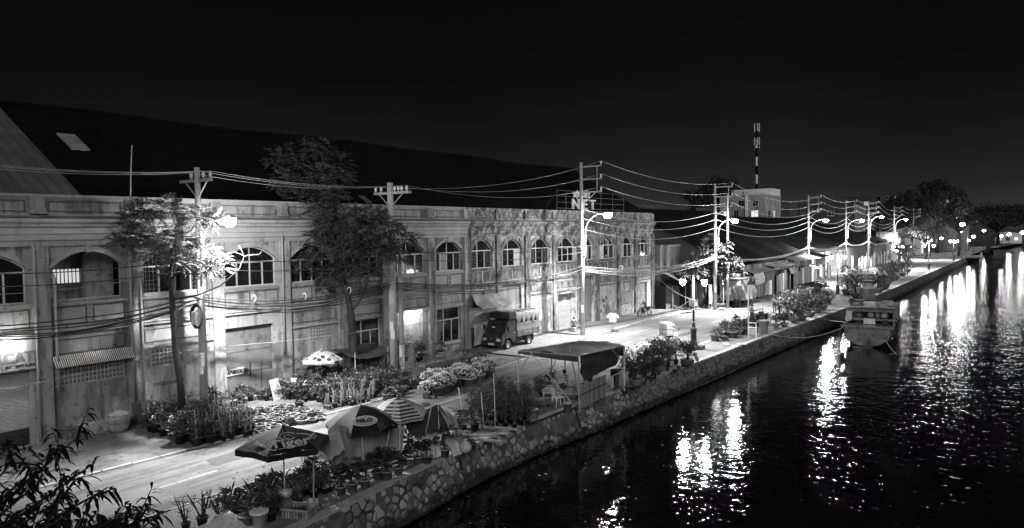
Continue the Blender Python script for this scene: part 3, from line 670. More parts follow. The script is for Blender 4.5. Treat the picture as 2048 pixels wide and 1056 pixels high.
for i, (x, y, h) in enumerate(POLES):
    o = thing('utility_pole', PL[i], 'utility pole', (x, y, 0), 0, 'concrete utility poles along the street')
    MB().tube([(0, 0, -.1), (0, 0, h*.5), (0, 0, h)], [.19, .155, .115] if i != 2 else [.23, .2, .16], 12).build('post', m_conc, o, smooth=True)
    mi, mb = MB(), MB()
    if i in (0, 1, 2):
        a, c = ((-1.35, 1.1) if i < 2 else (-1.25, 1.4))
        mb.box(a, c, -.05, .05, h - .62, h - .50)
        if i == 2: mb.box(a, c, .1, .2, h - .62, h - .50)
        for q in (a*.7, c*.7): mb.bar((q, 0, h - .6), (0, 0, h - 1.35), .05, .03)
        tips = [a*.35, c*.45, c*.92] if i < 2 else [a*.9, a*.55, c*.25, c*.45, c*.62, c*.9]
        for q in tips: insulator(mi, (q, 0, h - .5))
        HW.append([Vector((x + q, y, h - .2)) for q in ((tips[0], tips[1], tips[2]) if i < 2 else (tips[0], tips[2], tips[5]))])
    else:
        L = 1.75; hw = []
        for k in range(3):
            z = h - .35 - k*.95
            mb.box(0.1, L, -.04, .04, z - .05, z + .05); insulator(mi, (L - .05, 0, z + .05)); hw.append(Vector((x + L - .05, y, z + .36)))
        mb.box(L*.74, L*.74 + .06, .042, .09, h - 2.3, h - .3); mb.bar((.1, 0, h - 3.2), (L*.7, 0, h - 2.3), .05, .04)
        HW.append(hw)
    mb.build('crossarm', m_steel, o); mi.build('insulators', m_white, o, smooth=True)
    bk = MB()
    for z in (5.35, 6.6): bk.box(-.3, .3, -.2, -.15, z - .04, z + .04).lathe([(.2, z - .05), (.2, z + .05)], (0, 0, 0), 10)
    bk.build('bracket', m_steel, o)
    if i == 1:
        mb = MB()
        for k in range(7): mb.tube([((.36 + .02*k)*math.cos(q*PI/8), -.19 - .012*k, 4.55 + (.44 + .015*k)*math.sin(q*PI/8) + .02*math.sin(k + q)) for q in range(17)], .018, 5)
        mb.build('cable_coil', m_cable, o); MB().box(-.12, .2, -.42, -.2, 4.2, 4.75).build('meter_box', m_white, o)
        for (z0, z1, a0, a1) in ((2.35, 2.95, -2.6, -.3), (2.0, 2.34, -1.5, -.6)):
            pb = MB(); pb.grid(lambda u, v: (.2*math.cos(a0 + (a1 - a0)*u), .2*math.sin(a0 + (a1 - a0)*u), z0 + (z1 - z0)*v), 8, 1); po = pb.build('poster', m_white, o)
        text('C', .26, (.06, -.215, 2.68), m_black, o, rot=Matrix(((1, 0, 0), (0, 0, -1), (0, 1, 0))), ext=.003); text('2', .26, (.06, -.215, 2.4), m_black, o, rot=Matrix(((1, 0, 0), (0, 0, -1), (0, 1, 0))), ext=.003)
    if i in (2, 3, 4):
        for k in range(3 if i > 2 else 2):
            a0 = rv(-2.6, -1.2); z0 = rv(1.3, 3.0); z1 = z0 + rv(.3, .6); pb = MB(); rr = .21 if i != 2 else .245
            pb.grid(lambda u, v: (rr*math.cos(a0 + .9*u), rr*math.sin(a0 + .9*u), z0 + (z1 - z0)*v), 5, 1).build('poster', m_white_old, o)
for (x, y, h, lab) in ((-29.2, 29.4, 7.5, 'thin white banded pole standing just behind the thick six-insulator pole'), (-25.6, 72.6, 11.6, 'second thinner concrete pole with a white band beside the tarp stall')):
    o = thing('utility_pole', lab, 'utility pole', (x, y, 0)); MB().tube([(0, 0, -.1), (0, 0, h)], [.15, .1], 10).build('post', m_conc, o, smooth=True); MB().tube([(0, 0, .3 if h < 8 else 2.9), (0, 0, 1.7 if h < 8 else 3.8)], [.16, .155] if h < 8 else [.142, .138], 10).build('white_band', m_white_old, o)
def street_lamp(pole, dx, zl, lab, zb=6.1, power=1.0):
    x, y, h = pole
    o = thing('street_lamp', lab, 'street lamp', (x, y, zb), 0, 'street lamps on the concrete poles')
    H = zl - zb; pts = [(.12, -.05, 0), (.34, -.05, .1), (.34, -.05, H*.58)] + [(.34 + (dx - .8)*(1 - math.cos(q*PI/12)), -.05, H*.58 + (H*.42 + .12)*math.sin(q*PI/12)) for q in range(1, 7)]
    MB().tube(pts, .04, 7).build('arm', m_white, o, smooth=True)
    MB().box(-.1, .36, -.1, 0, -.05, .05).box(-.1, .36, -.1, 0, .7, .78).build('clamp', m_steel, o)
    e = Vector(pts[-1])
    M = Matrix.Rotation(PI/2, 3, 'Y')
    mb = MB(); n = 12
    prof = [(0.0, .06), (.12, .09), (.3, .17), (.55, .2), (.8, .17), (.92, .06)]
    for j, (q, w) in enumerate(prof):
        for k in range(n):
            a = 2*PI*k/n; zz = math.sin(a); mb.v.append((e.x - .15 + q, -.05 + w*math.cos(a), e.z + (zz*w*.75 if zz > 0 else zz*.015) - .02))
    for j in range(len(prof) - 1):
        for k in range(n): mb.f.append((j*n + k, j*n + (k + 1) % n, (j + 1)*n + (k + 1) % n, (j + 1)*n + k)); mb.m.append(0)
    mb.f += [tuple(range(n - 1, -1, -1)), tuple((len(prof) - 1)*n + k for k in range(n))]; mb.m += [0, 0]
    mb.build('housing', m_steel, o, smooth=True)
    ln = MB().lathe([(0, -.29), (.09, -.28), (.17, -.22), (.215, -.12), (.22, -.02)], (0, 0, 0), 12)
    link('lens', ln.mesh('lens', e_lamp, True), o, (e.x + .42, -.05, e.z - .03), (0, 0, 0), (1.6, 1, 1.2))
    ld = bpy.data.lights.new('street_light', 'SPOT'); ld.spot_size = math.radians(132); ld.spot_blend = .8; ld.energy = LAMP*power; ld.shadow_soft_size = .13; ld.color = (1, 1, 1)
    lo = bpy.data.objects.new('street_light', ld); COL.objects.link(lo); lo.parent = o; lo.location = (e.x + .42, -.05, e.z - .46)
    l2 = bpy.data.lights.new('lens_glow', 'POINT'); l2.energy = LAMP*power*.06; l2.shadow_soft_size = .2; lo = bpy.data.objects.new('lens_glow', l2); COL.objects.link(lo); lo.parent = o; lo.location = (e.x + .42, -.05, e.z - .62)
    return o
street_lamp(POLES[1], 2.45, 8.65, 'dazzling street lamp on a curved arm beside the leafy tree and first planted pole', power=.52)
street_lamp(POLES[3], 2.3, 9.2, 'street lamp on a curved arm before the old end of the warehouse parapet', power=.66)
street_lamp(POLES[4], 2.0, 8.85, 'street lamp glowing above the shacks beside the second double pole')
street_lamp(POLES[5], 2.4, 9.1, 'street lamp with curved arm beyond the tin shed')
street_lamp(POLES[6], 2.6, 9.25, 'street lamp against the black roof behind the second double globe lamp')
street_lamp(POLES[7], 2.3, 9.95, 'street lamp, highest of the far row, over the board fence')
street_lamp(POLES[8], 2.6, 9.75, 'farthest street lamp on a concrete pole before the dark trees', power=1.3)
def cat(a, b, sag, n=14, jit=0): 
    a, b = Vector(a), Vector(b); return [a.lerp(b, k/n) - Vector((0, 0, sag*4*(k/n)*(1 - k/n))) for k in range(n + 1)]
def wires(lab, runs, r, m, group=None, name='wire'):
    for k, (a, b, s) in enumerate(runs):
        o = MB().tube(cat(a, b, s), r, 5, cap=False).build(name, m, smooth=True); tag(o, lab if isinstance(lab, str) else lab[k], 'cable', group)
spans = list(zip(HW, HW[1:]))
wl = ['of the three high wires between the shop end pole and the first planted pole', 'of the three high wires between the planted pole and the thick six-insulator pole', 'of the three high wires climbing from the thick pole to the first side arms', 'of the three high wires sagging from the folding gate pole to the shacks', 'of the three high wires swooping along the shack roofs', 'of the three high wires behind the second double globe lamp', 'of the three high wires before the board fence', 'of the three high wires along the far poles', 'of the three high wires reaching the farthest pole']
for k, (u, v) in enumerate(spans):
    d = (u[0] - v[0]).length
    wires([w + ' ' + wl[k].replace('of the three high wires ', '') for w in ('top wire', 'middle wire', 'lowest wire')], [(u[j], v[j], (.30 if d < 15 else .75 if d < 30 else .9 + d*.012)) for j in range(3)], .013 if k < 3 else .026, m_wire, 'high voltage wires')
tl = lambda i, z, dx=-.0, dy=-.2: (POLES[i][0] + dx, POLES[i][1] + dy, z)
seg_names = ['left of the first planted pole', 'between the planted pole and the thick pole', 'between the thick pole and the folding gate pole', 'between the folding gate pole and the shacks', 'over the shack roofs', 'over the board fence', 'along the far fence', 'at the far poles']
for k in range(8):
    d = abs(POLES[k + 1][1] - POLES[k][1])
    mb = MB()
    for j in range(6 if k < 4 else 3):
        s = .35 + d*.012 + .06*j; z = 5.35 - .05*j
        mb.tube([p + Vector((.03*math.sin(j*2 + q), 0, .025*math.sin(j + q*.9))) for q, p in enumerate(cat(tl(k, z + rv(-.06, .06), rv(-.1, .1)), tl(k + 1, z + rv(-.06, .06), rv(-.1, .1)), s, 16))], .026 if k < 4 else .036, 5, cap=False)
    o = mb.build('cable_bundle', m_cable if k in (0, 1, 2) else m_wire, smooth=True); tag(o, 'thick sagging bundle of telephone cables ' + seg_names[k], 'cable', 'telephone cable bundles')
    if k in (1, 2, 3):
        for q in (.25, .5, .75):
            p = Vector(tl(k, 5.3)).lerp(Vector(tl(k + 1, 5.3)), q) - Vector((0, 0, (.35 + d*.012)*4*q*(1 - q)))
            MB().tube([(p.x + .14*math.sin(a*.55), p.y, p.z + .02 + .16 - .16*math.cos(a*.55)) for a in range(9)], .016, 5).build('tie_loop', m_white, o)
w2 = []
for k in range(0, 3):
    for j, z in enumerate((6.65, 7.1)): w2.append((tl(k, z, .2), tl(k + 1, z - (.2 if k == 2 else 0), .2), .35))
wires(['lower thin wire left of the planted pole under the arches', 'upper thin wire left of the planted pole under the arches', 'lower thin wire across the upper windows behind the trees', 'upper thin wire across the upper windows behind the trees', 'lower thin wire across the arched old windows', 'upper thin wire across the arched old windows'], w2, .02, m_cable, 'thin wires across the upper storey')
w3 = []
for k in range(3, 8):
    for j, z in enumerate((8.2, 9.0, 9.7)): w3.append((tl(k, z, .15), tl(k + 1, z, .15), .7 + .012*abs(POLES[k + 1][1] - POLES[k][1])))
wires([('lowest', 'middle', 'top')[j] + ' mid height wire ' + s for s in seg_names[3:] for j in range(3)], w3, .03, m_wire, 'mid height wires')
wires(['low service wire left of the planted pole', 'low service wire from the planted pole past the vent grille', 'low service wire above the parked truck', 'service wire from the thick pole to the warehouse wall', 'service wire from the old pole to the wall', 'twin wire from the double globe lamp to the warehouse corner', 'second wire from the double globe lamp to the warehouse corner', 'wire from the shop end over the first arches'],
      [((-29.9, 6.6, 2.55), tl(1, 3.15), .1), (tl(1, 3.15), tl(2, 2.9), .12), (tl(2, 2.9), tl(3, 3.75), .3), (tl(2, 5.2), (XF + .3, 34.5, 5.0), .3), (tl(3, 5.2), (XF + .3, 56, 5.1), .3), ((-18.5, 45.9, 3.5), (-28.0, 60.5, .6), .35), ((-18.5, 45.9, 3.35), (-31.0, 66.0, 4.3), .5), ((-29.9, 6.6, 6.3), (XF + .3, 15.4, 6.2), .25)], .014, m_wire)

# thin rod on the roof
o = thing('roof_rod', 'thin leaning metal rod standing on the parapet above the leafy tree', 'rod', (XF - .3, 15.75, 9.7)); MB().tube([(0, 0, -.4), (.05, .05, 1.2), (.0, .16, 2.3)], [.03, .025, .02], 5).build('rod', m_steel, o)
# ------------------------------------------------------------------ plants
def PD(px, py, D):
    d = ray(px, py); k = D/d.dot(CF); return Vector((d.x*k, d.y*k, HC + d.z*k))
def spray(mb, p, d, L, n, lw, ll, mi=0):
    p = Vector(p); side = d.cross(Vector((0, 0, 1)))
    if side.length < .1: side = Vector((1, 0, 0))
    side.normalize()
    for k in range(n):
        q = (k + 1)/n; pos = p + d*L*q - Vector((0, 0, 1))*L*.3*q*q
        for s in (-1, 1): mb.leaf(pos, (side*s*.9 + d*.55 + Vector((0, 0, rv(-.35, .2)))), ll*(1.15 - .5*abs(q - .5)), lw, mi)
def clump(mb, c, r, n, ll=.17, lw=.07, L=.5, k=7):
    for _ in range(n):
        d = rdir(-.5); p = c + Vector((d.x*r, d.y*r, d.z*r*.8))*rv(.25, .85)
        dd = (d + Vector((rv(-.5, .5), rv(-.5, .5), rv(-.3, .4)))).normalized()
        spray(mb, p, dd, L*rv(.7, 1.2), k, lw, ll*rv(.8, 1.2))
def limb(mb, a, b, r0, r1, wob=.12):
    a, b = Vector(a), Vector(b); m1 = a.lerp(b, .35) + Vector((rv(-1, 1), rv(-1, 1), rv(.2, 1.0)))*wob*(b - a).length; m2 = a.lerp(b, .7) + Vector((rv(-1, 1), rv(-1, 1), rv(-.3, .6)))*wob*(b - a).length*.7
    mb.tube([a, m1, m2, b], [r0, r0*.7 + r1*.3, r0*.35 + r1*.65, r1], 6)
def street_tree(label, trunk, clumps, D, dens=1.0, ll=.155, lw=.06, lm=None, bare=()):
    base = trunk[0][0]
    o = thing('leafy_tree', label, 'tree', base)
    t = MB(); t.tube([p - base for p, r in trunk], [r for p, r in trunk], 9)
    nodes = [(p, r) for p, r in trunk[1:]]
    mb = MB()
    for px, py, r in clumps:
        dd = D + rv(-1.3, .5); c = PD(px, py, dd); rr = r*dd/1450
        j = min(nodes, key=lambda q: (q[0] - c).length + (4 if q[0].z > c.z + .3 else 0))
        limb(t, j[0] - base, c - base, min(j[1]*.7, .07), .015); nodes.append((c, .05))
        clump(mb, c - base, rr, max(12, int(78*rr*rr*dens + 12)), ll, lw, .45)
    for path in bare:
        pts = [PD(px, py, D) - base for px, py in path]; t.tube(pts, [.05*(1 - .8*k/(len(pts) - 1)) for k in range(len(pts))], 6)
        for _ in range(6): 
            a = R.choice(pts[len(pts)//2:]); t.tube([a, a + rdir(-.2)*rv(.3, .6)], [.018, .006], 4)
    t.build('trunk', m_trunk, o, smooth=True); mb.build('crown', lm or m_leaf, o); return o
tp = lambda l, D: [(PD(x, y, D), r) for x, y, r in l]
street_tree('slender leafy tree rising from the potted plants between the planted pole and the vent grille',
    [(G(367, 850), .17)] + tp([(361, 770, .14), (350, 690, .12), (345, 620, .11), (341, 560, .09), (345, 510, .06)], 30.6),
    [(255, 470, 34), (290, 425, 38), (345, 425, 42), (395, 440, 36), (300, 478, 44), (350, 485, 46), (262, 440, 26), (425, 440, 22), (240, 490, 16), (375, 520, 34), (420, 540, 30), (350, 525, 32), (300, 510, 26), (440, 520, 14), (405, 500, 25)], 30.6, 1.0,
    bare=[[(345, 600), (395, 590), (440, 572), (478, 540), (489, 512), (520, 508)], [(341, 560), (310, 530), (285, 520)]])
street_tree('tall leafy tree with high crown rising over the roof beside the thick pole',
    [(G(713, 757), .25)] + tp([(708, 680, .2), (703, 630, .18), (692, 575, .16), (680, 520, .13), (664, 460, .11), (656, 400, .08), (650, 350, .06)], 39.3),
    [(575, 440, 20), (655, 445, 34), (590, 330, 34), (655, 400, 18), (565, 315, 32), (603, 300, 30), (640, 305, 40), (675, 330, 30), (570, 365, 34), (640, 365, 38), (600, 385, 22), (683, 352, 22), (600, 345, 30),
     (560, 420, 32), (625, 442, 28), (612, 392, 24), (650, 395, 26), (632, 415, 22), (590, 400, 18), (672, 385, 20), (700, 440, 42), (745, 436, 38), (780, 460, 32), (812, 480, 26), (610, 490, 36), (650, 500, 46), (700, 492, 46), (745, 500, 46), (790, 510, 28), (660, 548, 38), (700, 540, 40), (645, 578, 20), (600, 525, 26), (735, 545, 30), (575, 470, 22), (540, 500, 18), (680, 465, 34), (720, 465, 34), (640, 470, 28), (760, 490, 30), (620, 320, 28), (660, 345, 28)], 39.3, 1.25,
    bare=[[(703, 625), (722, 598), (734, 570), (742, 545), (750, 520)], [(680, 520), (600, 495), (583, 440), (576, 370), (578, 330)], [(664, 460), (657, 420), (655, 370), (650, 310)]])
street_tree('small leafy tree lit by the street lamp beside the double concrete poles and shacks',
    [(Vector((-28.0, 71.5, 0)), .14)] + tp([(1412, 590, .11), (1410, 560, .1), (1408, 530, .08)], 74),
    [(1385, 520, 18), (1410, 500, 20), (1440, 510, 20), (1465, 525, 16), (1395, 545, 20), (1430, 545, 18), (1370, 545, 12), (1450, 490, 10), (1475, 545, 10), (1420, 475, 9)], 74, .5, .3, .13, m_leaf3)

POTS = {}
def pot_mesh(kind):
    if kind in POTS: return POTS[kind]
    r, h, m = {'black': (.14, .24, m_pot), 'small': (.09, .15, m_pot), 'bucket': (.17, .36, m_potw), 'pale': (.14, .22, m_potw), 'tray': (.24, .13, m_potw), 'bowl': (.32, .34, m_clay), 'clay': (.2, .3, m_clay), 'basket': (.24, .3, m_tin)}[kind]
    pr_ = [(r*.72, 0), (r*.95, h*.88), (r*1.08, h*.88), (r*1.08, h), (r*.92, h), (r*.88, h*.86)] if kind != 'bowl' else [(r*.5, 0), (r*.9, h*.45), (r, h*.8), (r*1.1, h*.92), (r*1.1, h), (r*.95, h), (r*.9, h*.86)]
    mb = MB().lathe(pr_, (0, 0, 0), 12); mb.m[-1] = 1
    POTS[kind] = (mb.mesh(kind + '_pot', [m, m_soil], True), h); return POTS[kind]
FOL = {}
def foliage(kind):
    if kind in FOL: return R.choice(FOL[kind])
    out = []
    for v in range(5 if kind not in ('bonsai', 'shrub') else 6):
        mb = MB(); m = m_leaf2
        if kind == 'bush':
            for _ in range(150):
                d = rdir(-.2); r = rv(.35, 1); mb.leaf((d.x*.25*r, d.y*.25*r, .2 + d.z*.28*r), (d + Vector((0, 0, .3))), rv(.09, .15), rv(.05, .07))
            for _ in range(6): mb.tube([(0, 0, -.05), (rv(-.12, .12), rv(-.12, .12), .35)], .008, 3)
        elif kind == 'stake':
            m = [m_bamb, m_leaf3]; x, y = rv(-.03, .03), rv(-.03, .03); mb.tube([(x, y, -.1), (x + rv(-.05, .05), y + rv(-.05, .05), rv(.6, .85))], .012, 4)
            if v % 2: mb.tube([(-x, .05, -.1), (rv(-.05, .05), .05, rv(.45, .7))], .011, 4)
            for _ in range(26): d = rdir(-.1); mb.leaf((x, y, rv(.0, .55)), d, rv(.12, .2), .05, 1)
        elif kind == 'white':
            m = [m_potw, m_leaf3]
            for q in range(3 + v % 2):
                x, y, h = rv(-.08, .08), rv(-.08, .08), rv(.35, .6); mb.tube([(x, y, -.1), (x + rv(-.05, .05), y + rv(-.05, .05), h)], .011, 4)
                for w in range(4): mb.leaf((x, y, h*rv(.4, 1)), rdir(-.2), rv(.06, .12), .035, w % 2)
            for _ in range(18): mb.leaf((0, 0, rv(-.02, .15)), rdir(0), rv(.12, .2), .04, 1)
        elif kind == 'low':
            m = m_leaf3
            for _ in range(30): d = rdir(.1); mb.leaf((d.x*.08, d.y*.08, 0), d, rv(.1, .2), .06)
        elif kind == 'mum':
            m = [m_leaf2, m_flower]
            for _ in range(70): d = rdir(-.3); mb.leaf((d.x*.2, d.y*.2, .14 + d.z*.14), d, .1, .06)
            for _ in range(130): d = rdir(.0); mb.leaf((d.x*.26, d.y*.26, .17 + d.z*.19), (d + rdir()*.8), .075, .06, 1, droop=.1)
        elif kind == 'big':
            m = [m_leafd, m_trunk]
            for q in range(3): mb.tube([(0, 0, -.1), (rv(-.06, .06), rv(-.06, .06), .35), (rv(-.2, .2), rv(-.2, .2), rv(.6, .9))], [.022, .018, .01], 5, 1)
            for _ in range(26): d = rdir(-.1); p = Vector((d.x*.2, d.y*.2, rv(.35, .85))); mb.leaf(p, d + Vector((0, 0, .25)), rv(.28, .45), rv(.16, .24), 0, droop=.4)
        elif kind == 'croton':
            m = [m_leaf3, m_leafd]
            for _ in range(34): d = rdir(.15); mb.leaf((d.x*.06, d.y*.06, rv(0, .2)), d, rv(.18, .34), rv(.05, .08), 1 if R.random() < .45 else 0, droop=.2)
        elif kind == 'tall':
            m = [m_leaf2, m_branch]
            for q in range(4):
                a = Vector((rv(-.05, .05), rv(-.05, .05), -.1)); c = Vector((rv(-.2, .2), rv(-.2, .2), rv(.8, 1.1))); mb.tube([a, a.lerp(c, .5), c], [.012, .01, .005], 4, 1)
                for w in range(10): mb_p = a.lerp(c, rv(.35, 1)); spray(mb, mb_p, (rdir(-.1)), rv(.2, .34), 3, .045, rv(.1, .15))
        elif kind in ('bonsai', 'shrub'):
            m = [m_leaf2, m_trunk]; H = .5 if kind == 'bonsai' else .5; rr = .46 if kind == 'bonsai' else .66
            pts = [Vector((0, 0, -.05)), Vector((rv(-.08, .08), rv(-.08, .08), H*.4)), Vector((rv(-.1, .1), rv(-.1, .1), H*.8))]; mb.tube(pts, [.06, .05, .035], 7, 1)
            cs = [pts[2] + Vector((rv(-.6, .6)*rr, rv(-.6, .6)*rr, rv(-.25, .9)*rr)) for _ in range(14)]
            for c in cs:
                limb(mb, pts[2], c, .025, .008)
                for _ in range(62): d = rdir(-.7); mb.leaf(c + d*rv(.3, 1)*rr*.42, (d + Vector((0, 0, .2))), rv(.07, .13), rv(.045, .07), 0)
            for k in range(len(mb.m)):
                if len(mb.f[k]) != 3: mb.m[k] = 1
        elif kind == 'palm':
            m = m_leaf3
            for q in range(9):
                d = rdir(.1); spray(mb, (0, 0, .05), d, rv(.4, .7), 8, .03, .2)
        elif kind == 'bare':
            m = m_trunk
            for q in range(5):
                a = Vector((0, 0, -.1)); c = Vector((rv(-.35, .35), rv(-.35, .35), rv(.5, .9))); e = a.lerp(c, .5); e.z += .05; mb.tube([a, e, c], [.03, .02, .01], 5)
                for w in range(5): s = a.lerp(c, rv(.4, 1)); mb.tube([s, s + rdir(.0)*rv(.12, .3)], [.01, .004], 4)
        out.append(mb.mesh(kind + '_foliage', m))
    FOL[kind] = out; return R.choice(out)
PN = {'bush': 'leafy_plant', 'stake': 'staked_plant', 'white': 'staked_plant', 'low': 'low_plant', 'mum': 'flowering_plant', 'big': 'large_leaf_plant', 'croton': 'mottled_plant', 'tall': 'bamboo_plant', 'bonsai': 'bonsai_tree', 'shrub': 'potted_shrub', 'palm': 'palm_plant', 'bare': 'bare_plant'}
def plant(kind, pot, loc, sc, label, group=None, fz=1.0):
    o = thing(PN[kind], label, 'potted plant', loc, rv(0, 6.28), group); o.scale = (sc, sc, sc*fz)
    pm, h = pot_mesh(pot); link('pot', pm, o); link('foliage', foliage(kind), o, (0, 0, h*.86)); return o
def inside(p, poly):
    c = False
    for a, b in zip(poly, poly[1:] + poly[:1]):
        if (a[1] > p[1]) != (b[1] > p[1]) and p[0] < (b[0] - a[0])*(p[1] - a[1])/(b[1] - a[1]) + a[0]: c = not c
    return c
def field(px, step, kind, pot, sc, label, group, z=.03, jit=.3, skip=0.0, fz=1.0):
    poly = [tuple(G(*p, z))[:2] for p in px]; n = 0
    x0, x1 = min(p[0] for p in poly), max(p[0] for p in poly); y0, y1 = min(p[1] for p in poly), max(p[1] for p in poly)
    n_big = (x1 - x0)*(y1 - y0)/step**2 > 12
    y = y0
    while y <= y1:
        x = x0
        while x <= x1:
            q = (x + rv(-jit, jit)*step, y + rv(-jit, jit)*step)
            if inside(q, poly) and R.random() >= skip:
                side = ('kerb', 'middle', 'wall') if q[0] < -24 else ('water', 'middle', 'road'); bx = min(2, int(3*(x1 - q[0])/(x1 - x0 + 1e-6))); by = min(2, int(3*(q[1] - y0)/(y1 - y0 + 1e-6)))
                kd = kind if kind != 'bush' or R.random() < .66 else R.choice(('croton', 'tall', 'palm', 'low')); plant(kd, pot if R.random() < .85 else R.choice(('clay', 'pale', 'black')), (q[0], q[1], z), sc*rv(.7, 1.25)*(.8 if kd == 'tall' and kind == 'bush' else 1), '%s, %s %s' % (label, ('near', 'centre', 'far')[by], side[bx]) if n_big else label, group, fz); n += 1
            x += step
        y += step
    return n
L1 = 'plants for sale along the warehouse side'
field([(298, 866), (385, 896), (440, 882), (425, 838), (300, 838)], .40, 'bush', 'black', 1.25, 'dense leafy potted plant massed left of the planted utility pole', L1, skip=.05)
field([(380, 898), (508, 872), (492, 838), (425, 842)], .36, 'stake', 'black', 1.15, 'thin plant on a pale stake round the planted utility pole', L1)
field([(508, 873), (655, 836), (600, 808), (445, 826), (490, 838)], .46, 'low', 'tray', 1.0, 'low plant in a wide pale pot before the lettered gate', L1)
field([(400, 822), (470, 815), (590, 797), (560, 786), (400, 800)], .62, 'bush', 'black', 1.2, 'dark leafy plant in a black pot below the lettered gate', L1, skip=.25)
field([(580, 800), (650, 812), (820, 775), (790, 745), (600, 770)], .44, 'bush', 'black', 1.15, 'low dark leafy plant beside the tall tree trunk', L1, skip=.04)
field([(640, 822), (750, 805), (745, 785), (640, 797)], .36, 'white', 'small', 1.2, 'small plant with stout white stakes below the tall tree', L1)
field([(750, 806), (800, 797), (850, 770), (800, 775)], .4, 'croton', 'small', 1.3, 'spiky pale leaved plant beside the white stakes', L1)
field([(842, 800), (985, 760), (975, 748), (840, 778)], .58, 'mum', 'basket', 1.35, 'round white flowering plant in a basket by the kerb', L1, skip=.08)
field([(690, 752), (790, 738), (850, 720), (830, 705), (690, 735)], .62, 'tall', 'black', 1.25, 'tall bushy plant between the thick pole and lit folding gate', L1, skip=.12)
field([(920, 770), (985, 750), (960, 728), (930, 740)], .5, 'bush', 'pale', 1.2, 'leafy plant in a pale pot past the plant table', L1, skip=.1)
field([(800, 720), (870, 700), (868, 690), (800, 705)], .5, 'shrub', 'black', .8, 'rounded shrub in a black pot on the step of the lit folding gate', L1, skip=.2)
# plant table with seedlings
tb = thing('plant_table', 'long low table crowded with seedlings by the kerb', 'table', G(900, 752, .03), math.atan2(1, -.1) - PI/2)
mb = MB(); mb.box(-.5, .5, -1.5, 1.7, .60, .64)
mb.build('table_top', m_white_old, tb)
for sx0, sy0 in ((-.45, -1.45), (.45, -1.45), (-.45, 1.6), (.45, 1.6)): MB().box(sx0 - .03, sx0 + .03, sy0 - .03, sy0 + .03, 0, .6).build('leg', m_wood, tb)
tb_l = Vector(tb.location)
for i in range(4):
    for j in range(11): plant('white' if (j > 5 and R.random() < .4) else 'low', 'small', (tb_l.x - .4 + i*.26 + rv(-.04, .04), tb_l.y - 1.4 + j*.29, .67), rv(.7, 1.0), 'small seedling pot on the long low table by the kerb', 'seedlings on the plant table')

# odds and ends along the warehouse wall
rb = thing('rubbish_basket', 'big woven basket full of rubbish against the wall below the vent grille', 'basket', G(238, 862, .03)); MB().lathe([(.36, 0), (.44, .3), (.42, .34), (.46, .38), (.5, .72), (.46, .74), (.4, .6), (0, .62)], (0, 0, 0), 14).build('basket', m_tin, rb, True)
MB().grid(lambda u, v: ((u - .5)*.8, (v - .5)*.8, .62 + .22*math.sin(PI*u)*math.sin(PI*v) + .1*mnoise.noise((u*7, v*7, 1))), 9, 9).build('rubbish', m_plast, rb)
for k, (px, py, h, l) in enumerate(((262, 846, 1.9, .5), (276, 842, 2.3, .35), (284, 838, 1.7, .3))):
    b = G(px, py, .03); o = MB().prism([(0, 0, 0), (0, .16, 0), (-l, .16 + .1*k, h), (-l, .1*k, h)], (.03, 0, .01)).build('leaning_board', [m_wood_d, m_wood, m_white_old][k], None, False, b); tag(o, ['dark board leaning on the wall beside the rubbish basket', 'brown plank leaning on the wall beside the rubbish basket', 'whitish plank leaning on the wall beside the rubbish basket'][k], 'board')
o = thing('wall_box', 'low dark cupboard against the wall left of the planted bed', 'cupboard', (XF + .25, 15.7, .03)); link('box', bevel_mesh(MB().box(-.2, .25, -.4, .4, 0, .9).mesh('box', m_wood_d), .02), o); MB().box(.25, .27, -.36, -.02, .08, .82).box(.25, .27, .02, .36, .08, .82).build('door', m_gate, o)
o = thing('step_wall', 'low broken concrete ledge along the foot of the wall below the vent grille', 'ledge', (XF, 12.5, .03)); MB().grid(lambda u, v: (.42*min(1, 2*v), 2.6*u, .42 if v < .6 else .42 - (v - .6)*1.05 + .03*mnoise.noise((u*9, v*4, 0))), 20, 8).build('ledge', m_old, o)
o = thing('leaning_sheet', 'pale metal sheet leaning upright at the edge of the plant rows by the gate', 'sheet', G(548, 803, .03), .3); MB().prism([(0, 0, 0), (0, .7, 0), (-.25, .7, 1.0), (-.25, 0, 1.0)], (.03, 0, 0)).build('sheet', m_shut, o)
o = thing('pot_stack', 'stack of pale empty pots beside the plant bed near the gate post', 'pots', G(606, 796, .03))
for k in range(5): MB().lathe([(.17, 0), (.2, .16), (.22, .16), (.22, .2), (.18, .2)], (0, 0, k*.12), 12).build('pot', m_potw, o, True)
o = thing('cook_box', 'dark box stove with a pale tin on top beside the stacked pots', 'stove', G(589, 795, .03)); link('box', bevel_mesh(MB().box(-.3, .3, -.35, .35, 0, .7).mesh('box', m_dark), .03), o); MB().lathe([(.13, .7), (.13, .95), (0, .95)], (0, 0, 0), 10).build('tin', m_white, o)
ts = thing('low_awning', 'low dark patched awning on poles between the dotted parasol and the tall tree', 'awning', (-30.4, 26.2, .03))
MB().grid(lambda u, v: (-.9 + 2.0*v, -.2 + 2.6*u, 1.75 - .35*v + .1*mnoise.noise((u*4, v*3, 2)) - .14*math.sin(PI*u)), 12, 8).build('cover', m_tarp, ts, True)
for x, y in ((1.0, -.1), (1.0, 2.3), (-.8, -.1), (-.8, 2.3)): MB().tube([(x, y, 0), (x, y, 1.7)], .03, 6).build('post', m_bamb, ts)
MB().box(-.8, .9, 0, 2.2, .55, .6).build('shelf', m_wood_d, ts); MB().grid(lambda u, v: (.95 + .03*math.sin(u*20), 2.2*u, .1 + .5*v), 14, 2).build('skirt', m_tarp2, ts)
rl = thing('step_railing', 'thin railing with flower troughs before the lit folding gate', 'railing', (-29.9, 31.2, .03))
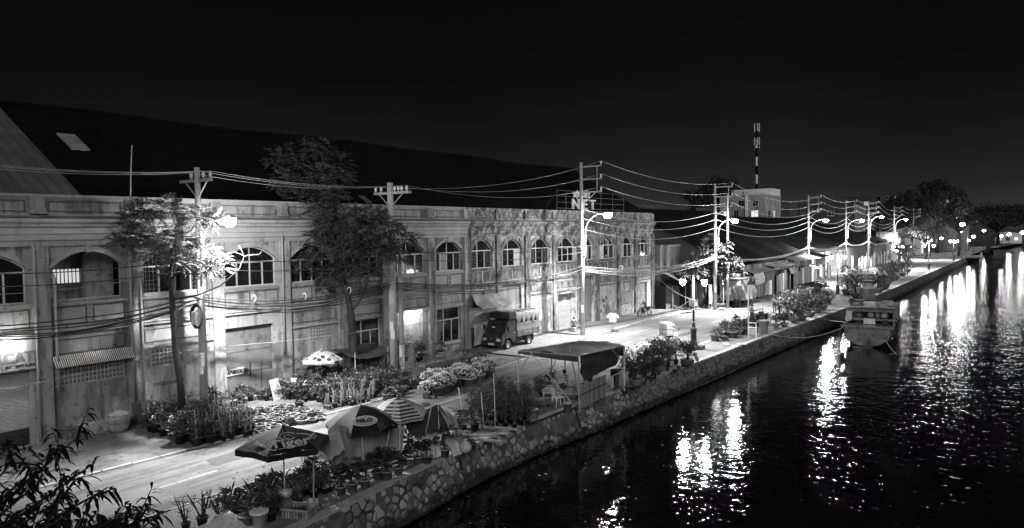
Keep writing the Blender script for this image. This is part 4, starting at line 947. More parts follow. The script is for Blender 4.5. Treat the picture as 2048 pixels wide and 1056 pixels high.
for y in (0, .9, 1.8, 2.7): MB().tube([(0, y, 0), (0, y, 1.25)], .02, 5).build('post', m_dark, rl)
MB().tube([(0, 0, 1.22), (0, 2.7, 1.22)], .02, 5).tube([(0, 0, .2), (0, 2.7, .2)], .015, 5).build('rail', m_dark, rl)
for k, y in enumerate((.5, 2.2)): 
    plant('bush', 'tray', (-29.8, 31.2 + y, .75), 1.1, ['left flower trough on the thin railing before the lit gate', 'right flower trough on the thin railing before the lit gate'][k]); MB().box(-.05, .35, y - .25, y + .25, .68, .72).build('bracket', m_dark, rl)

# ------------------------------------------------------------------ umbrellas
def stripes():
    m = mat('striped_canopy', .5, .7, .1, 5); t = m.node_tree; b = t.nodes['Principled BSDF']
    tcn = nn(t, 'ShaderNodeTexCoord'); s = nn(t, 'ShaderNodeSeparateXYZ'); t.links.new(tcn.outputs['Object'], s.inputs[0])
    mu = nn(t, 'ShaderNodeMath', operation='MULTIPLY'); mu.inputs[1].default_value = 10.5; t.links.new(s.outputs['Z'], mu.inputs[0])
    fr = nn(t, 'ShaderNodeMath', operation='FRACT'); t.links.new(mu.outputs[0], fr.inputs[0])
    gt = nn(t, 'ShaderNodeMapRange', i={1: .44, 2: .5, 3: .02, 4: .35}); t.links.new(fr.outputs[0], gt.inputs[0]); c = nn(t, 'ShaderNodeCombineColor')
    for i in range(3): t.links.new(gt.outputs[0], c.inputs[i])
    t.links.new(c.outputs[0], b.inputs['Base Color']); return m
def dots():
    m = mat('dotted_canopy', .6, .7, .1, 5); t = m.node_tree; b = t.nodes['Principled BSDF']
    tcn = nn(t, 'ShaderNodeTexCoord'); v = nn(t, 'ShaderNodeTexVoronoi', i={'Scale': 3.2, 'Randomness': .5}); t.links.new(tcn.outputs['Object'], v.inputs['Vector'])
    gt = nn(t, 'ShaderNodeMapRange', i={1: .36, 2: .40, 3: .03, 4: .34}); t.links.new(v.outputs['Distance'], gt.inputs[0]); c = nn(t, 'ShaderNodeCombineColor')
    for i in range(3): t.links.new(gt.outputs[0], c.inputs[i])
    t.links.new(c.outputs[0], b.inputs['Base Color']); return m
m_umb_d = mat('dark_canopy', .010, .45, .15, 4); m_umb_m = mat('grey_canopy', .11, .55, .15, 4); m_umb_l = mat('pale_canopy', .42, .6, .12, 4)
m_print = mat('pale_print', .34, .6, .1, 6); m_printw = mat('white_print', .7, .6, .1, 6)
def umbrella(label, loc, h, r, rise, n, mats, rot, val=.14, tilt=(0, 0), poler=.022, flat=True):
    o = thing('parasol', label, 'umbrella', loc, rot); o.rotation_euler = (tilt[0], tilt[1], rot)
    MB().tube([(0, 0, -.05), (0, 0, h + .05)], poler, 8).lathe([(.03, h), (.02, h + .08), (0, h + .1)], (0, 0, 0), 6).build('pole', m_white, o, smooth=True)
    cn = [Vector((r*math.cos(2*PI*(k - .5)/n), r*math.sin(2*PI*(k - .5)/n), h - rise)) for k in range(n)]; ap = Vector((0, 0, h))
    for k in range(n):
        a, b = cn[k], cn[(k + 1) % n]; mb = MB()
        def f(u, v):
            p = ap.lerp(a.lerp(b, u), v); bul = (0 if flat else .09*math.sin(PI*v)*r); sc = 4*u*(1 - u)*v*v
            return p + Vector((0, 0, bul)) - Vector((p.x, p.y, 0))*.05*sc
        mb.grid(f, 4, 6)
        def f2(u, v): p = f(u, 1.0); return p + Vector((0, 0, -val*v - .01*math.sin(u*9)))
        mb.grid(f2, 4, 1)
        mb.build('canopy_panel', mats[k % len(mats)], o, smooth=not flat)
    rb = MB()
    for k in range(n): rb.tube([ap - Vector((0, 0, .03)), cn[k]*.5 + ap*.5 + Vector((0, 0, -.02 + (0 if flat else .09*r))), cn[k] + Vector((0, 0, -.02))], .008, 4)
    for k in range(n): rb.tube([Vector((0, 0, h - rise - .15)), cn[k]*.5 + ap*.5 - Vector((0, 0, .03))], .006, 4)
    rb.build('rib', m_steel, o)
    return o, cn, ap
def on_panel(o, cn, ap, k, v, body, size, m, off=.03, dx=0, **kw):
    a, b = cn[k], cn[(k + 1) % len(cn)]; mid = (a + b)/2; up = (ap - mid).normalized(); rt = (b - a).normalized(); nrm = rt.cross(up)
    p = ap.lerp(mid, v) + nrm*off + rt*dx
    return text(body, size, p, m, o, rot=Matrix((rt, up, nrm)).transposed(), align='CENTER', **kw), p, rt, up, nrm
p = G(570, 1005, .1); toward = math.atan2(-p.y, -p.x)
o, cn, ap = umbrella('dark hexagonal beer parasol with a lettered front panel at the near end of the promenade', p, 2.33, 1.36, .52, 6, [m_umb_d, m_umb_d, m_umb_d, m_umb_d, m_umb_d, m_umb_d], toward + .22, .18)
_, q, rt, up, nrm = on_panel(o, cn, ap, 0, .80, 'Tiger', .46, m_print, bold=.012, sx_=1.15)
mb = MB()
def arc(c0, c1, r0, r1, a0, a1, w):
    c0, c1, r0, r1 = c0*1.3, c1*1.3, r0*1.3, r1*1.3; mb.tube([q + rt*(c0 + r0*math.cos(a0 + (a1 - a0)*k/14)) + up*(c1 + r1*math.sin(a0 + (a1 - a0)*k/14)) for k in range(15)], w, 4)
arc(0, .34, .17, .13, .3, 5.6, .014); arc(.0, .33, .08, .06, 0, 5, .012); arc(-.12, .12, .42, .22, 1.7, 4.2, .016); arc(.14, .18, .36, .2, -.3, 1.4, .016); mb.tube([q - rt*.36 - up*.07, q + rt*.42 - up*.05], .014, 4); mb.build('emblem', m_print, o)
on_panel(o, cn, ap, 1, .72, 'World acclaimed', .09, m_print, bold=.002); on_panel(o, cn, ap, 1, .8, 'since 1932', .07, m_print); on_panel(o, cn, ap, 5, .78, 'Tiger', .2, m_print, bold=.004)
p = G(725, 948, .1)
toward = math.atan2(-p.y, -p.x)
o, cn, ap = umbrella('rounded dark parasol with a pale oval lettered badge behind the beer parasol', p, 2.3, 1.2, .62, 8, [m_umb_d, m_umb_d, m_umb_d, m_umb_d, m_umb_d, m_umb_m, m_umb_m, m_umb_m], toward + .12, .12, flat=False)
t_, q, rt, up, nrm = on_panel(o, cn, ap, 0, .74, 'MILO', .2, m_black, off=.135, bold=.012, sx_=1.1)
MB().prism([q + rt*.37*math.cos(k*PI/10) + up*(.065 + .19*math.sin(k*PI/10)) - nrm*.03 for k in range(20)], nrm*.02).build('badge', m_print, o)
MB().tube([q + rt*.40*math.cos(k*PI/10) + up*(.065 + .22*math.sin(k*PI/10)) - nrm*.02 for k in range(21)], .012, 4).build('badge_rim', m_printw, o)
p = G(797, 915, .1)
m_str = stripes()
o, cn, ap = umbrella('rounded parasol with striped and pale panels farther along the promenade', p, 2.15, 1.12, .6, 8, [m_str, m_str, m_umb_m, m_umb_d, m_umb_d, m_umb_l, m_umb_l, m_umb_l], math.atan2(-p.y, -p.x) - .3, .08, flat=False)
umbrella('pale parasol printed with dark dots beside the tall tree', (-30.3, 24.6, .03), 1.95, 1.12, .5, 8, [dots()], .3, .09, flat=False)
umbrella('flat dark parasol over the plants before the second double globe lamp', (-19.2, 80.5, .1), 2.3, 1.7, .42, 6, [m_umb_d, m_umb_d, m_umb_m, m_umb_d], .4, .1)
umbrella('large pale parasol on the promenade beyond the second double globe lamp', (-19.6, 104, .1), 2.4, 2.0, .6, 8, [m_umb_l], .2, .1, flat=False)

# ------------------------------------------------------------------ cloths
def cloth(name, label, cat_, pts, m, sag=.15, wr=.04, nu=14, nv=10, group=None, fr=3.0, parent=None, gath=0.0):
    a, b, c, d = [Vector(p) for p in pts]; o0 = a; sd = rv(0, 50); nrm = (b - a).cross(d - a).normalized()
    def f(u, v):
        p = a.lerp(b, u).lerp(d.lerp(c, u), v); w = mnoise.noise((u*fr + sd, v*fr*.8, sd))*wr + mnoise.noise((u*fr*3, v*2 + sd, sd))*wr*.5
        return p - Vector((0, 0, sag*4*u*(1 - u)*(1 - (v - .5)**2))) + nrm*(w + gath*math.sin(u*26 + 3*mnoise.noise((u*4, v*2, sd)))*v) - o0
    mb = MB().grid(f, nu, nv)
    if parent is not None: return link(name, mb.mesh(name, m, True), parent, o0)
    o = mb.build(name, m, None, True, o0); return tag(o, label, cat_, group)
def pole_stick(px0, py0, px1, py1, label, r=.022, z=.1, D=None, group='bamboo poles along the promenade', name='bamboo_pole'):
    b = G(px0, py0, z); t_ = PD(px1, py1, (b - Vector((0, 0, HC))).dot(CF)); 
    o = MB().tube([(0, 0, -.1), (t_ - b)*.5 + Vector((.01, .01, 0)), t_ - b], [r, r*.92, r*.8], 6).build(name, m_bamb, None, True, b); return tag(o, label, 'pole', group)
# ------------------------------------------------------------------ people
def striped_shirt():
    m = mat('striped_shirt', .5, .9, .1, 8); t = m.node_tree; b = t.nodes['Principled BSDF']; tcn = nn(t, 'ShaderNodeTexCoord'); s = nn(t, 'ShaderNodeSeparateXYZ'); t.links.new(tcn.outputs['Object'], s.inputs[0])
    mu = nn(t, 'ShaderNodeMath', operation='MULTIPLY'); mu.inputs[1].default_value = 13; t.links.new(s.outputs['Z'], mu.inputs[0]); fr = nn(t, 'ShaderNodeMath', operation='FRACT'); t.links.new(mu.outputs[0], fr.inputs[0])
    gt = nn(t, 'ShaderNodeMapRange', i={1: .46, 2: .54, 3: .03, 4: .7}); t.links.new(fr.outputs[0], gt.inputs[0]); c = nn(t, 'ShaderNodeCombineColor')
    for i in range(3): t.links.new(gt.outputs[0], c.inputs[i])
    t.links.new(c.outputs[0], b.inputs['Base Color']); return m
POSE = {
 'stand': dict(pel=(0, 0, .92), chest=(0, .02, 1.28), neck=(0, .02, 1.42), head=(0, .05, 1.55), sh=(.17, 0, 1.36), el=(.23, -.02, 1.08), wr=(.22, .08, .85), hip=(.09, 0, .88), kn=(.1, .03, .48), an=(.1, 0, .08), toe=(.11, .16, .03)),
 'sit': dict(pel=(0, 0, .5), chest=(0, .08, .86), neck=(0, .11, 1.0), head=(0, .15, 1.13), sh=(.18, .06, .95), el=(.25, .14, .68), wr=(.14, .34, .62), hip=(.1, .02, .47), kn=(.15, .42, .5), an=(.14, .4, .09), toe=(.15, .56, .04)),
 'cross': dict(pel=(0, 0, .12), chest=(0, .06, .48), neck=(0, .09, .62), head=(0, .13, .75), sh=(.18, .04, .57), el=(.26, .12, .32), wr=(.1, .32, .24), hip=(.1, .04, .1), kn=(.38, .3, .16), an=(-.05, .36, .08), toe=(-.16, .38, .06)),
 'ride': dict(pel=(0, -.1, .82), chest=(0, .02, 1.17), neck=(0, .06, 1.31), head=(0, .1, 1.44), sh=(.18, .03, 1.25), el=(.29, .2, 1.02), wr=(.27, .42, 1.0), hip=(.1, -.06, .8), kn=(.2, .3, .72), an=(.2, .12, .32), toe=(.21, .28, .28)),
 'bend': dict(pel=(0, 0, .9), chest=(0, .24, 1.15), neck=(0, .34, 1.24), head=(0, .44, 1.33), sh=(.17, .28, 1.18), el=(.2, .38, .92), wr=(.14, .5, .8), hip=(.09, 0, .86), kn=(.1, .05, .47), an=(.1, 0, .08), toe=(.11, .16, .03))}
def person(label, loc, rz, pose, shirt, trous, hat=None, sleeves=False, sc=1.0):
    P_ = POSE[pose]; o = thing('person', label, 'person', loc, rz); o.scale = (sc, sc, sc)
    V, E, RD, TY = [], [], [], []
    def add(p, r, parent=None, ty=0):
        V.append(Vector(p)); RD.append(r); 
        if parent is not None: E.append((parent, len(V) - 1)); TY.append(ty)
        return len(V) - 1
    pe = add(P_['pel'], .135); mid = Vector(P_['pel']).lerp(Vector(P_['chest']), .5)
    w = add(mid, .12, pe, 0); ch = add(P_['chest'], .135, w, 0); nk = add(P_['neck'], .055, ch, 3); h0 = Vector(P_['head'])
    hd = add(h0, .088, nk, 3); add(h0 + Vector((0, .005, .085)), .075, hd, 3)
    ends = []
    for s in (-1, 1):
        f = lambda k: Vector((P_[k][0]*s, P_[k][1], P_[k][2]))
        a = add(f('sh'), .06, ch, 0); b = add(f('el'), .042, a, 0 if True else 3); c = add(f('wr'), .03, b, 0 if sleeves else 3); hnd = f('wr') + (f('wr') - f('el')).normalized()*.07; add(hnd, .034, c, 3); ends.append((hnd, (f('wr') - f('el')).normalized(), s))
        h = add(f('hip'), .09, pe, 1); k = add(f('kn'), .06, h, 1); n_ = add(f('an'), .042, k, 1); add(f('toe'), .038, n_, 2)
    me = bpy.data.meshes.new('b'); me.from_pydata(V, E, []); me.update()
    bm = bmesh.new(); bm.from_mesh(me); ly = bm.verts.layers.skin.verify(); bm.verts.ensure_lookup_table()
    for k, v in enumerate(bm.verts): v[ly].radius = (RD[k], RD[k]*(.78 if k in (0, 1, 2) else 1)); v[ly].use_root = (k == 0)
    bm.to_mesh(me); bm.free()
    ob = bpy.data.objects.new('b', me); COL.objects.link(ob); ob.modifiers.new('s', 'SKIN'); sb = ob.modifiers.new('u', 'SUBSURF'); sb.levels = 1; sb.render_levels = 1
    dg = bpy.context.evaluated_depsgraph_get(); m2 = bpy.data.meshes.new_from_object(ob.evaluated_get(dg)); bpy.data.objects.remove(ob)
    mb = MB(); mb.v = [tuple(v.co) for v in m2.vertices]
    for pl in m2.polygons:
        c = pl.center; best = (9, 0)
        for (i, j), ty in zip(E, TY):
            a, b = V[i], V[j]; t_ = max(0, min(1, (c - a).dot(b - a)/max(1e-6, (b - a).length_squared))); dd = (c - a.lerp(b, t_)).length - (RD[i] + RD[j])*.4
            if dd < best[0]: best = (dd, ty)
        mb.f.append(tuple(pl.vertices)); mb.m.append(best[1])
    for p, d, s in ends:
        x, y = frame_of(d)
        for q in range(5):
            st = p + x*(q - 2)*.017; L = (.045, .062, .07, .065, .05)[q]; dn = d + Vector((0, 0, -.35)) if q else d + x*-.7
            mb.tube([st, st + d*L*.6, st + (d*.6 + dn*.4)*L], [.009, .008, .006], 4, 3)
    f_ = Vector((0, 1, 0)); mb.add([h0 + Vector((-.015, .083, .0)), h0 + Vector((.015, .083, .0)), h0 + Vector((0, .112, -.008)), h0 + Vector((0, .085, .04))], [(0, 2, 3), (2, 1, 3), (0, 1, 2)], 3)
    for s in (-1, 1): mb.lathe([(.0, -.02), (.014, 0), (0, .02)], h0 + Vector((.088*s, 0, .0)), 5, 3)
    mb.build('body', [shirt, trous, m_black, m_skin], o, smooth=True)
    hb = MB(); cc = h0 + Vector((0, -.012, .05))
    if hat == 'helmet': hb.lathe([(.13, -.03), (.135, .03), (.11, .09), (.05, .125), (0, .13)], cc, 12); hb.box(-.09, .09, cc.y + .1, cc.y + .19, cc.z + .0, cc.z + .02); hb.build('helmet', m_white, o, smooth=True)
    elif hat == 'cone': hb.lathe([(.24, 0), (0, .16)], cc, 14); hb.build('hat', m_bamb, o, smooth=True)
    else: hb.lathe([(.098, -.05), (.104, 0), (.095, .05), (.055, .082), (0, .09)], cc - Vector((0, .012, 0)), 12); hb.build('hair', m_hair, o, smooth=True)
    return o

# ------------------------------------------------------------------ motorbikes
def wheel(o, loc, r, w, axis='x'):
    mb = MB(); n = 18
    rings = [(r - w*.9, -w*.4), (r - w*.2, -w*.5), (r, -w*.2), (r, w*.2), (r - w*.2, w*.5), (r - w*.9, w*.4)]
    for q, z in rings: mb.v += [(z, q*math.cos(2*PI*k/n), q*math.sin(2*PI*k/n)) for k in range(n)]
    for i in range(len(rings)):
        for k in range(n): mb.f.append((i*n + k, i*n + (k + 1) % n, ((i + 1) % len(rings))*n + (k + 1) % n, ((i + 1) % len(rings))*n + k)); mb.m.append(0)
    wh_ = bpy.data.objects.new('wheel', None); COL.objects.link(wh_); wh_.parent = o; wh_.location = loc
    mb.build('tyre', m_black, wh_, True)
    rm = MB(); q = r - w*.88
    if r < .34 and w < .12:
        for k in range(12): a = 2*PI*k/12; rm.tube([(0, 0, 0), (0, q*math.cos(a), q*math.sin(a))], .006, 3)
        rm.tube([(0, q*math.cos(2*PI*k/18), q*math.sin(2*PI*k/18)) for k in range(19)], .014, 5); rm.tube([(-.05, 0, 0), (.05, 0, 0)], .04, 8)
    else:
        M = Matrix.Rotation(PI/2, 3, 'Y'); rm.lathe([(0, -w*.1), (q*.45, -w*.12), (q*.5, -w*.3), (q*.9, -w*.36), (q, -w*.42), (q, w*.42), (q*.9, w*.3), (0, w*.2)], (0, 0, 0), 16, 0, M)
        for k in range(6): a = 2*PI*k/6; rm.tube([(w*.25, q*.3*math.cos(a), q*.3*math.sin(a)), (w*.36, q*.3*math.cos(a), q*.3*math.sin(a))], .02, 5)
    rm.build('rim', m_steel, wh_, True); return wh_
def motorbike(label, loc, rz, body=None, load=False, group=None):
    o = thing('motorbike', label, 'motorbike', loc, rz, group); bm_ = body or m_dark      # forward = +y
    wheel(o, (0, .6, .28), .28, .08); wheel(o, (0, -.6, .28), .28, .09)
    mb = MB(); mb.tube([(0, .42, .88), (0, .2, .62), (0, -.1, .45), (0, -.45, .55)], [.05, .07, .12, .08], 8); mb.tube([(0, -.2, .5), (0, -.62, .72), (0, -.85, .78)], [.1, .1, .05], 8); mb.cb((0, .33, .62), (.34, .06, .5), 0, 0, -.3); mb.build('body', bm_, o, True)
    MB().tube([(0, .02, .76), (0, -.3, .78), (0, -.68, .82)], [.09, .13, .09], 8).build('seat', m_black, o, True)
    mb = MB()
    for s in (-1, 1): mb.tube([(s*.07, .62, .28), (s*.07, .45, .82)], .025, 6)
    mb.tube([(-.33, .3, 1.03), (-.15, .4, .98), (.15, .4, .98), (.33, .3, 1.03)], .018, 6); mb.build('handlebar', m_steel, o, True)
    MB().lathe([(.02, -.06), (.09, 0), (.08, .04)], (0, .5, .88), 10, 0, Matrix.Rotation(-PI/2, 3, 'X')).build('headlight', m_white, o, True)
    MB().cb((0, .66, .6), (.11, .3, .03), 0, 0, -.3).build('mudguard', bm_, o); MB().tube([(.14, .0, .3), (.16, -.4, .32), (.16, -.85, .4)], [.02, .045, .04], 7).build('exhaust', m_steel, o, True)
    mb = MB(); mb.cb((0, -.05, .3), (.26, .4, .24)); mb.tube([(.1, -.1, .25), (.25, -.1, .02)], .012, 4); mb.build('engine', m_steel, o)
    for s in (-1, 1): MB().tube([(s*.26, .33, 1.02), (s*.34, .3, 1.2)], .008, 4).cb((s*.36, .29, 1.23), (.12, .02, .08)).build('mirror', m_dark, o)
    if load:
        b = MB().box(-.35, .35, -.95, -.3, .85, 1.75); me = bevel_mesh(b.mesh('load_box', m_white), .05, 2); lb = link('load_box', me, o)
        MB().tube([(0.02, -.96, .85), (0.02, -.96, 1.76), (0.02, -.29, 1.76)], .012, 4).box(-.355, .355, -.955, -.295, 1.3, 1.33).build('strap', m_dark, lb)
    return o
p = G(1289, 632, .1)
motorbike('dark motorbike parked on the pavement by the wooden door at the warehouse corner', p, 2.75)
person('rider with a white helmet sitting on the dark motorbike by the warehouse corner', p, 2.75, 'ride', m_cloth_d, m_cloth_d, 'helmet')
p = G(1344, 694, 0)
motorbike('pale motorbike carrying a tall white box on the road beside the double globe lamp', p, -.3, m_white_old, True)
person('rider in pale clothes on the motorbike with the tall white box', p, -.3, 'ride', m_cloth_l, m_cloth_l, 'helmet', True)
p = G(1512, 648, .1)
motorbike('dark motorbike standing beside the low shrubs past the bin', p + Vector((.5, .3, 0)), -.5)
person('person in a pale jacket standing by the dark motorbike past the bin', p - Vector((.35, .1, 0)), -.6, 'stand', m_cloth_l, m_cloth_d, sleeves=True)
for (px, py, lab, sh, pose) in ((1549, 618, 'person in dark clothes standing behind the large potted shrubs', m_cloth_d, 'stand'), (1752, 562, 'person in dark clothes bending over the far planting', m_cloth_d, 'bend'), (1561, 616, 'second person with a pale top behind the large potted shrubs', m_tarp2, 'stand')):
    person(lab, G(px, py + 8, .1), rv(1, 4), pose, sh, m_cloth_d)
# stall people
pm_ = G(1128, 795, .1)
pt = thing('plank_bed', 'low plank platform under the dark canopy where the striped man sits', 'platform', pm_, .35)
me = bevel_mesh(MB().box(-.95, .95, 0, .17, 0, .035).mesh('plank', m_wood), .006)
for k in range(7): link('plank', me, pt, (rv(-.02, .02), -.65 + k*.185, .40))
for sx0 in (-.85, .85):
    for sy0 in (-.6, .55): MB().cb((sx0, sy0, .2), (.06, .06, .4)).build('leg', m_wood, pt)
MB().box(-.9, .9, -.62, -.57, .3, .4).box(-.9, .9, .55, .6, .3, .4).build('rail', m_wood, pt)
m_shirt = striped_shirt()
person('dark haired man in a boldly striped shirt sitting cross legged under the dark canopy', pm_ + Vector((.1, .1, .435)), 1.9, 'cross', m_shirt, m_cloth_d)
person('person in dark clothes leaning forward on a stool behind the plank screen', G(1181, 788, .1), 1.3, 'sit', m_cloth_d, m_cloth_d)
o = thing('stool', 'low stool under the person behind the plank screen', 'stool', G(1181, 788, .1)); MB().box(-.17, .17, -.17, .17, .34, .38).build('seat', m_wood, o)
for s in ((-1, -1), (1, -1), (1, 1), (-1, 1)): MB().box(s[0]*.13 - .02, s[0]*.13 + .02, s[1]*.13 - .02, s[1]*.13 + .02, 0, .34).build('leg', m_wood, o)
person('person crouched on the pavement beside the folding gate pole', (-29.6, 48.9, .1), .6, 'sit', m_cloth_d, m_tarp, sc=.9)
o = thing('box_seat', 'low box under the person beside the folding gate pole', 'box', (-29.6, 48.9, .1)); link('box', bevel_mesh(MB().box(-.2, .2, -.25, .16, 0, .36).mesh('box', m_wood), .01), o)
# shirt on a stand
o = thing('shirt_stand', 'white short sleeved shirt on a metal stand at the kerb before the old wall', 'clothes stand', G(1226, 664, .0))
MB().tube([(0, 0, 0), (0, 0, 1.55)], .02, 6).tube([(-.5, 0, .05), (.5, 0, .05)], .02, 5).tube([(0, -.4, .05), (0, .4, .05)], .02, 5).tube([(-.28, 0, 1.42), (0, 0, 1.52), (.28, 0, 1.42)], .014, 5).build('stand', m_dark, o)
pts = [(-.14, 1.52), (-.27, 1.46), (-.5, 1.2), (-.38, 1.08), (-.27, 1.2), (-.26, .78), (.26, .78), (.27, 1.2), (.38, 1.08), (.5, 1.2), (.27, 1.46), (.14, 1.52), (0, 1.46)]
sh = link('shirt', bevel_mesh(MB().prism([(x, -.06, z) for x, z in pts], (0, .12, 0)).mesh('shirt', m_cloth_l), .02), o, (0, 0, 0), (0, 0, .5))
for s in (-1, 1): MB().tube([(s*.17, 0, 1.62), (s*.17 + .1, 0, 1.66), (s*.17, 0, 1.74), (s*.17 - .1, 0, 1.68), (s*.17, 0, 1.62)], .03, 5).build('goggles', m_black, o)

# ------------------------------------------------------------------ the truck
m_cab = mat('truck_paint', .025, .3, .2, 2, spec=.5); m_bed = mat('truck_bed_paint', .10, .55, .25, 3, spots=[(4, .6, .05, .6, None)]); m_cover = mat('truck_cover', .16, .65, .25, 2.5, bump=.01, bscale=4)
tr = thing('truck', 'small dark covered truck parked before the warehouse, facing the camera', 'truck', (-29.8, 39.3, .03))
cabp = [(-.70, .42), (-.78, .6), (-.77, .92), (-.60, 1.12), (-.42, 1.2), (-.02, 1.9), (.1, 1.97), (.84, 1.99), (.92, 1.9), (.92, .5), (.42, .5), (.36, .68), (.2, .8), (-.02, .84), (-.22, .8), (-.38, .66), (-.42, .42)]
me = bevel_mesh(MB().prism([(-.83, y, z) for y, z in cabp], (1.66, 0, 0)).mesh('cab', m_cab), .045, 2); cab_ = link('cab', me, tr)
def slanted(x0, x1, k0, k1, name, m, o_=.012):
    y0, z0 = -.42 + (.40)*k0, 1.2 + .7*k0; y1, z1 = -.42 + .40*k1, 1.2 + .7*k1; n_ = Vector((0, -.7, .4)).normalized()*o_
    return MB().prism([Vector((x0, y0, z0)), Vector((x1, y0, z0)), Vector((x1*.94, y1, z1)), Vector((x0*.94, y1, z1))], n_).build(name, m, tr)
slanted(-.74, .74, .07, .93, 'windscreen', m_glass); w_ = MB().tube([(-.5, -.47, 1.24), (.1, -.36, 1.42)], .01, 4).tube([(.1, -.47, 1.24), (.6, -.36, 1.42)], .01, 4).build('wiper', m_black, tr)
MB().prism([(-.3, -.3, 1.52), (-.05, -.3, 1.52), (-.05, -.26, 1.58), (-.3, -.26, 1.58)], (0, -.02, .0)).build('sticker', m_white, tr)
for s in (-1, 1):
    x = s*.832
    MB().prism([(x, -.02, 1.26), (x, .12, 1.85), (x, .74, 1.87), (x, .74, 1.26)], (s*.012, 0, 0)).build('side_window', m_glass, tr)
    d = MB().prism([(x, -.3, .78), (x, -.28, 1.2), (x, .82, 1.2), (x, .82, .56), (x, .48, .56), (x, .42, .72), (x, .24, .86)], (s*.012, 0, 0)).build('door', m_cab, tr); MB().box(x + s*.01 - .015, x + s*.01 + .015, .6, .78, 1.1, 1.14).build('handle', m_steel, d)
    MB().tube([(s*.8, -.1, 1.5), (s*1.0, -.22, 1.5)], .015, 5).cb((s*1.02, -.22, 1.5), (.15, .05, .28)).build('mirror', m_black, tr)
    MB().prism([(s*.42, -.79, .68), (s*.76, -.77, .68), (s*.78, -.74, .86), (s*.42, -.79, .86)], (0, -.02, 0)).build('headlight', m_shut, tr)
    MB().box(s*.66 - .1, s*.66 + .1, -.80, -.775, .50, .56).build('indicator', m_plast, tr)
MB().box(-.84, .84, -.83, -.70, .36, .56).build('bumper', m_cab, tr); MB().box(-.36, .36, -.80, -.775, .70, .82).build('grille', m_black, tr); MB().cb((0, -.80, .80), (.14, .02, .06)).build('badge', m_steel, tr)
pl = MB().box(-.24, .24, -.845, -.832, .40, .53).build('licence_plate', m_white, tr); text('54Z 4939', .1, (0, -.847, .43), m_black, pl, rot=Matrix(((1, 0, 0), (0, 0, -1), (0, 1, 0))), align='CENTER', ext=.002)
for x, y in ((-.74, 0), (.74, 0), (-.72, 2.55), (.72, 2.55)): wheel(tr, (x, y, .33), .34, .2)
MB().box(-.4, .4, .5, 3.6, .42, .58).box(-.8, .8, 2.9, 2.96, .3, .6).build('chassis', m_black, tr)
MB().box(.62, .74, .98, 2.0, .42, .5).box(.62, .74, .98, 2.0, .6, .66).box(-.74, -.62, .98, 2.0, .42, .5).build('side_guard', m_dark, tr)
for y in (2.1, 2.98): MB().box(.5, .85, y, y + .03, .35, .78).build('mudguard', m_black, tr)
bd = MB().box(-.86, .86, .98, 3.75, .78, .86).build('bed_floor', m_bed, tr)
for x0, x1 in ((.83, .87), (-.87, -.83)):
    sb_ = MB().box(x0, x1, .98, 3.75, .86, 1.22)
    for k in range(5): sb_.box(x1 if x0 > 0 else x0 - .02, x1 + .02 if x0 > 0 else x0, 1.05 + k*.62, 1.1 + k*.62, .8, 1.22)
    sb_.build('side_board', m_bed, tr)
MB().box(-.83, .83, 3.71, 3.75, .86, 1.22).box(-.83, .83, .98, 1.02, .86, 1.8).build('end_board', m_bed, tr)
text('54Z-4939', .17, (.893, 2.0, .96), m_print, tr, ext=.003)
MB().box(.832, .862, 1.0, 3.72, 1.22, 1.72).box(-.862, -.832, 1.0, 3.72, 1.22, 1.72).build('cargo_side', m_cover, tr)
# tied cover with scalloped skirt, and the dark hood over the cab
def cov(u, v):
    y = .92 + 2.9*v; s = (u - .5)*2
    if abs(s) < .62: x = s/.62*.84; z = 2.36 + .12*math.cos(s*1.6) + .035*math.sin(v*19) + .02*math.sin(u*31)
    else:
        k = (abs(s) - .62)/.38; sc = abs(math.sin(v*PI*5)); x = math.copysign(.84 + .05*math.sin(k*3) + .03*sc*k + .022*math.sin(v*46 + k*2)*k, s); z = 2.42 - k*(.42 + .34*sc)
    return (x, y, z)
MB().grid(cov, 30, 60).build('cover', m_cover, tr, True)
me = bevel_mesh(MB().prism([(-.86, .12, 2.06), (-.86, .05, 2.3), (-.86, .2, 2.52), (-.86, .95, 2.56), (-.86, .95, 1.75), (-.86, .86, 2.02)], (1.72, 0, 0)).mesh('hood', m_cab), .08, 2); link('hood', me, tr)
MB().box(-.83, .83, 3.7, 3.74, 1.2, 2.4).build('rear_flap', m_cover, tr)
# awning cloths behind the truck
cloth('tarpaulin', 'grey crumpled tarpaulin awning spread above the truck against the old wall', 'tarpaulin', [(XF + .1, 38.2, 3.75), (XF + .1, 41.9, 3.7), (XF + 1.7, 41.2, 3.15), (XF + 1.4, 38.0, 2.9)], m_tarp2, .12, .14, 24, 12, gath=.04)
cloth('tarpaulin', 'hanging dark grey sheet on the wall left of the parked truck', 'tarpaulin', [(XF + .3, 37.9, 2.9), (XF + .6, 42.2, 2.9), (XF + .6, 42.2, 1.9), (XF + .3, 37.9, 1.5)], m_tarp2, .05, .07, 24, 10)
cloth('sheet', 'pale sheet hanging on the wall left of the parked truck', 'sheet', [(XF + .55, 38.1, 1.75), (XF + .55, 39.6, 1.9), (XF + .5, 39.4, .4), (XF + .5, 38.1, .3)], m_plast, .0, .06, 12, 12)
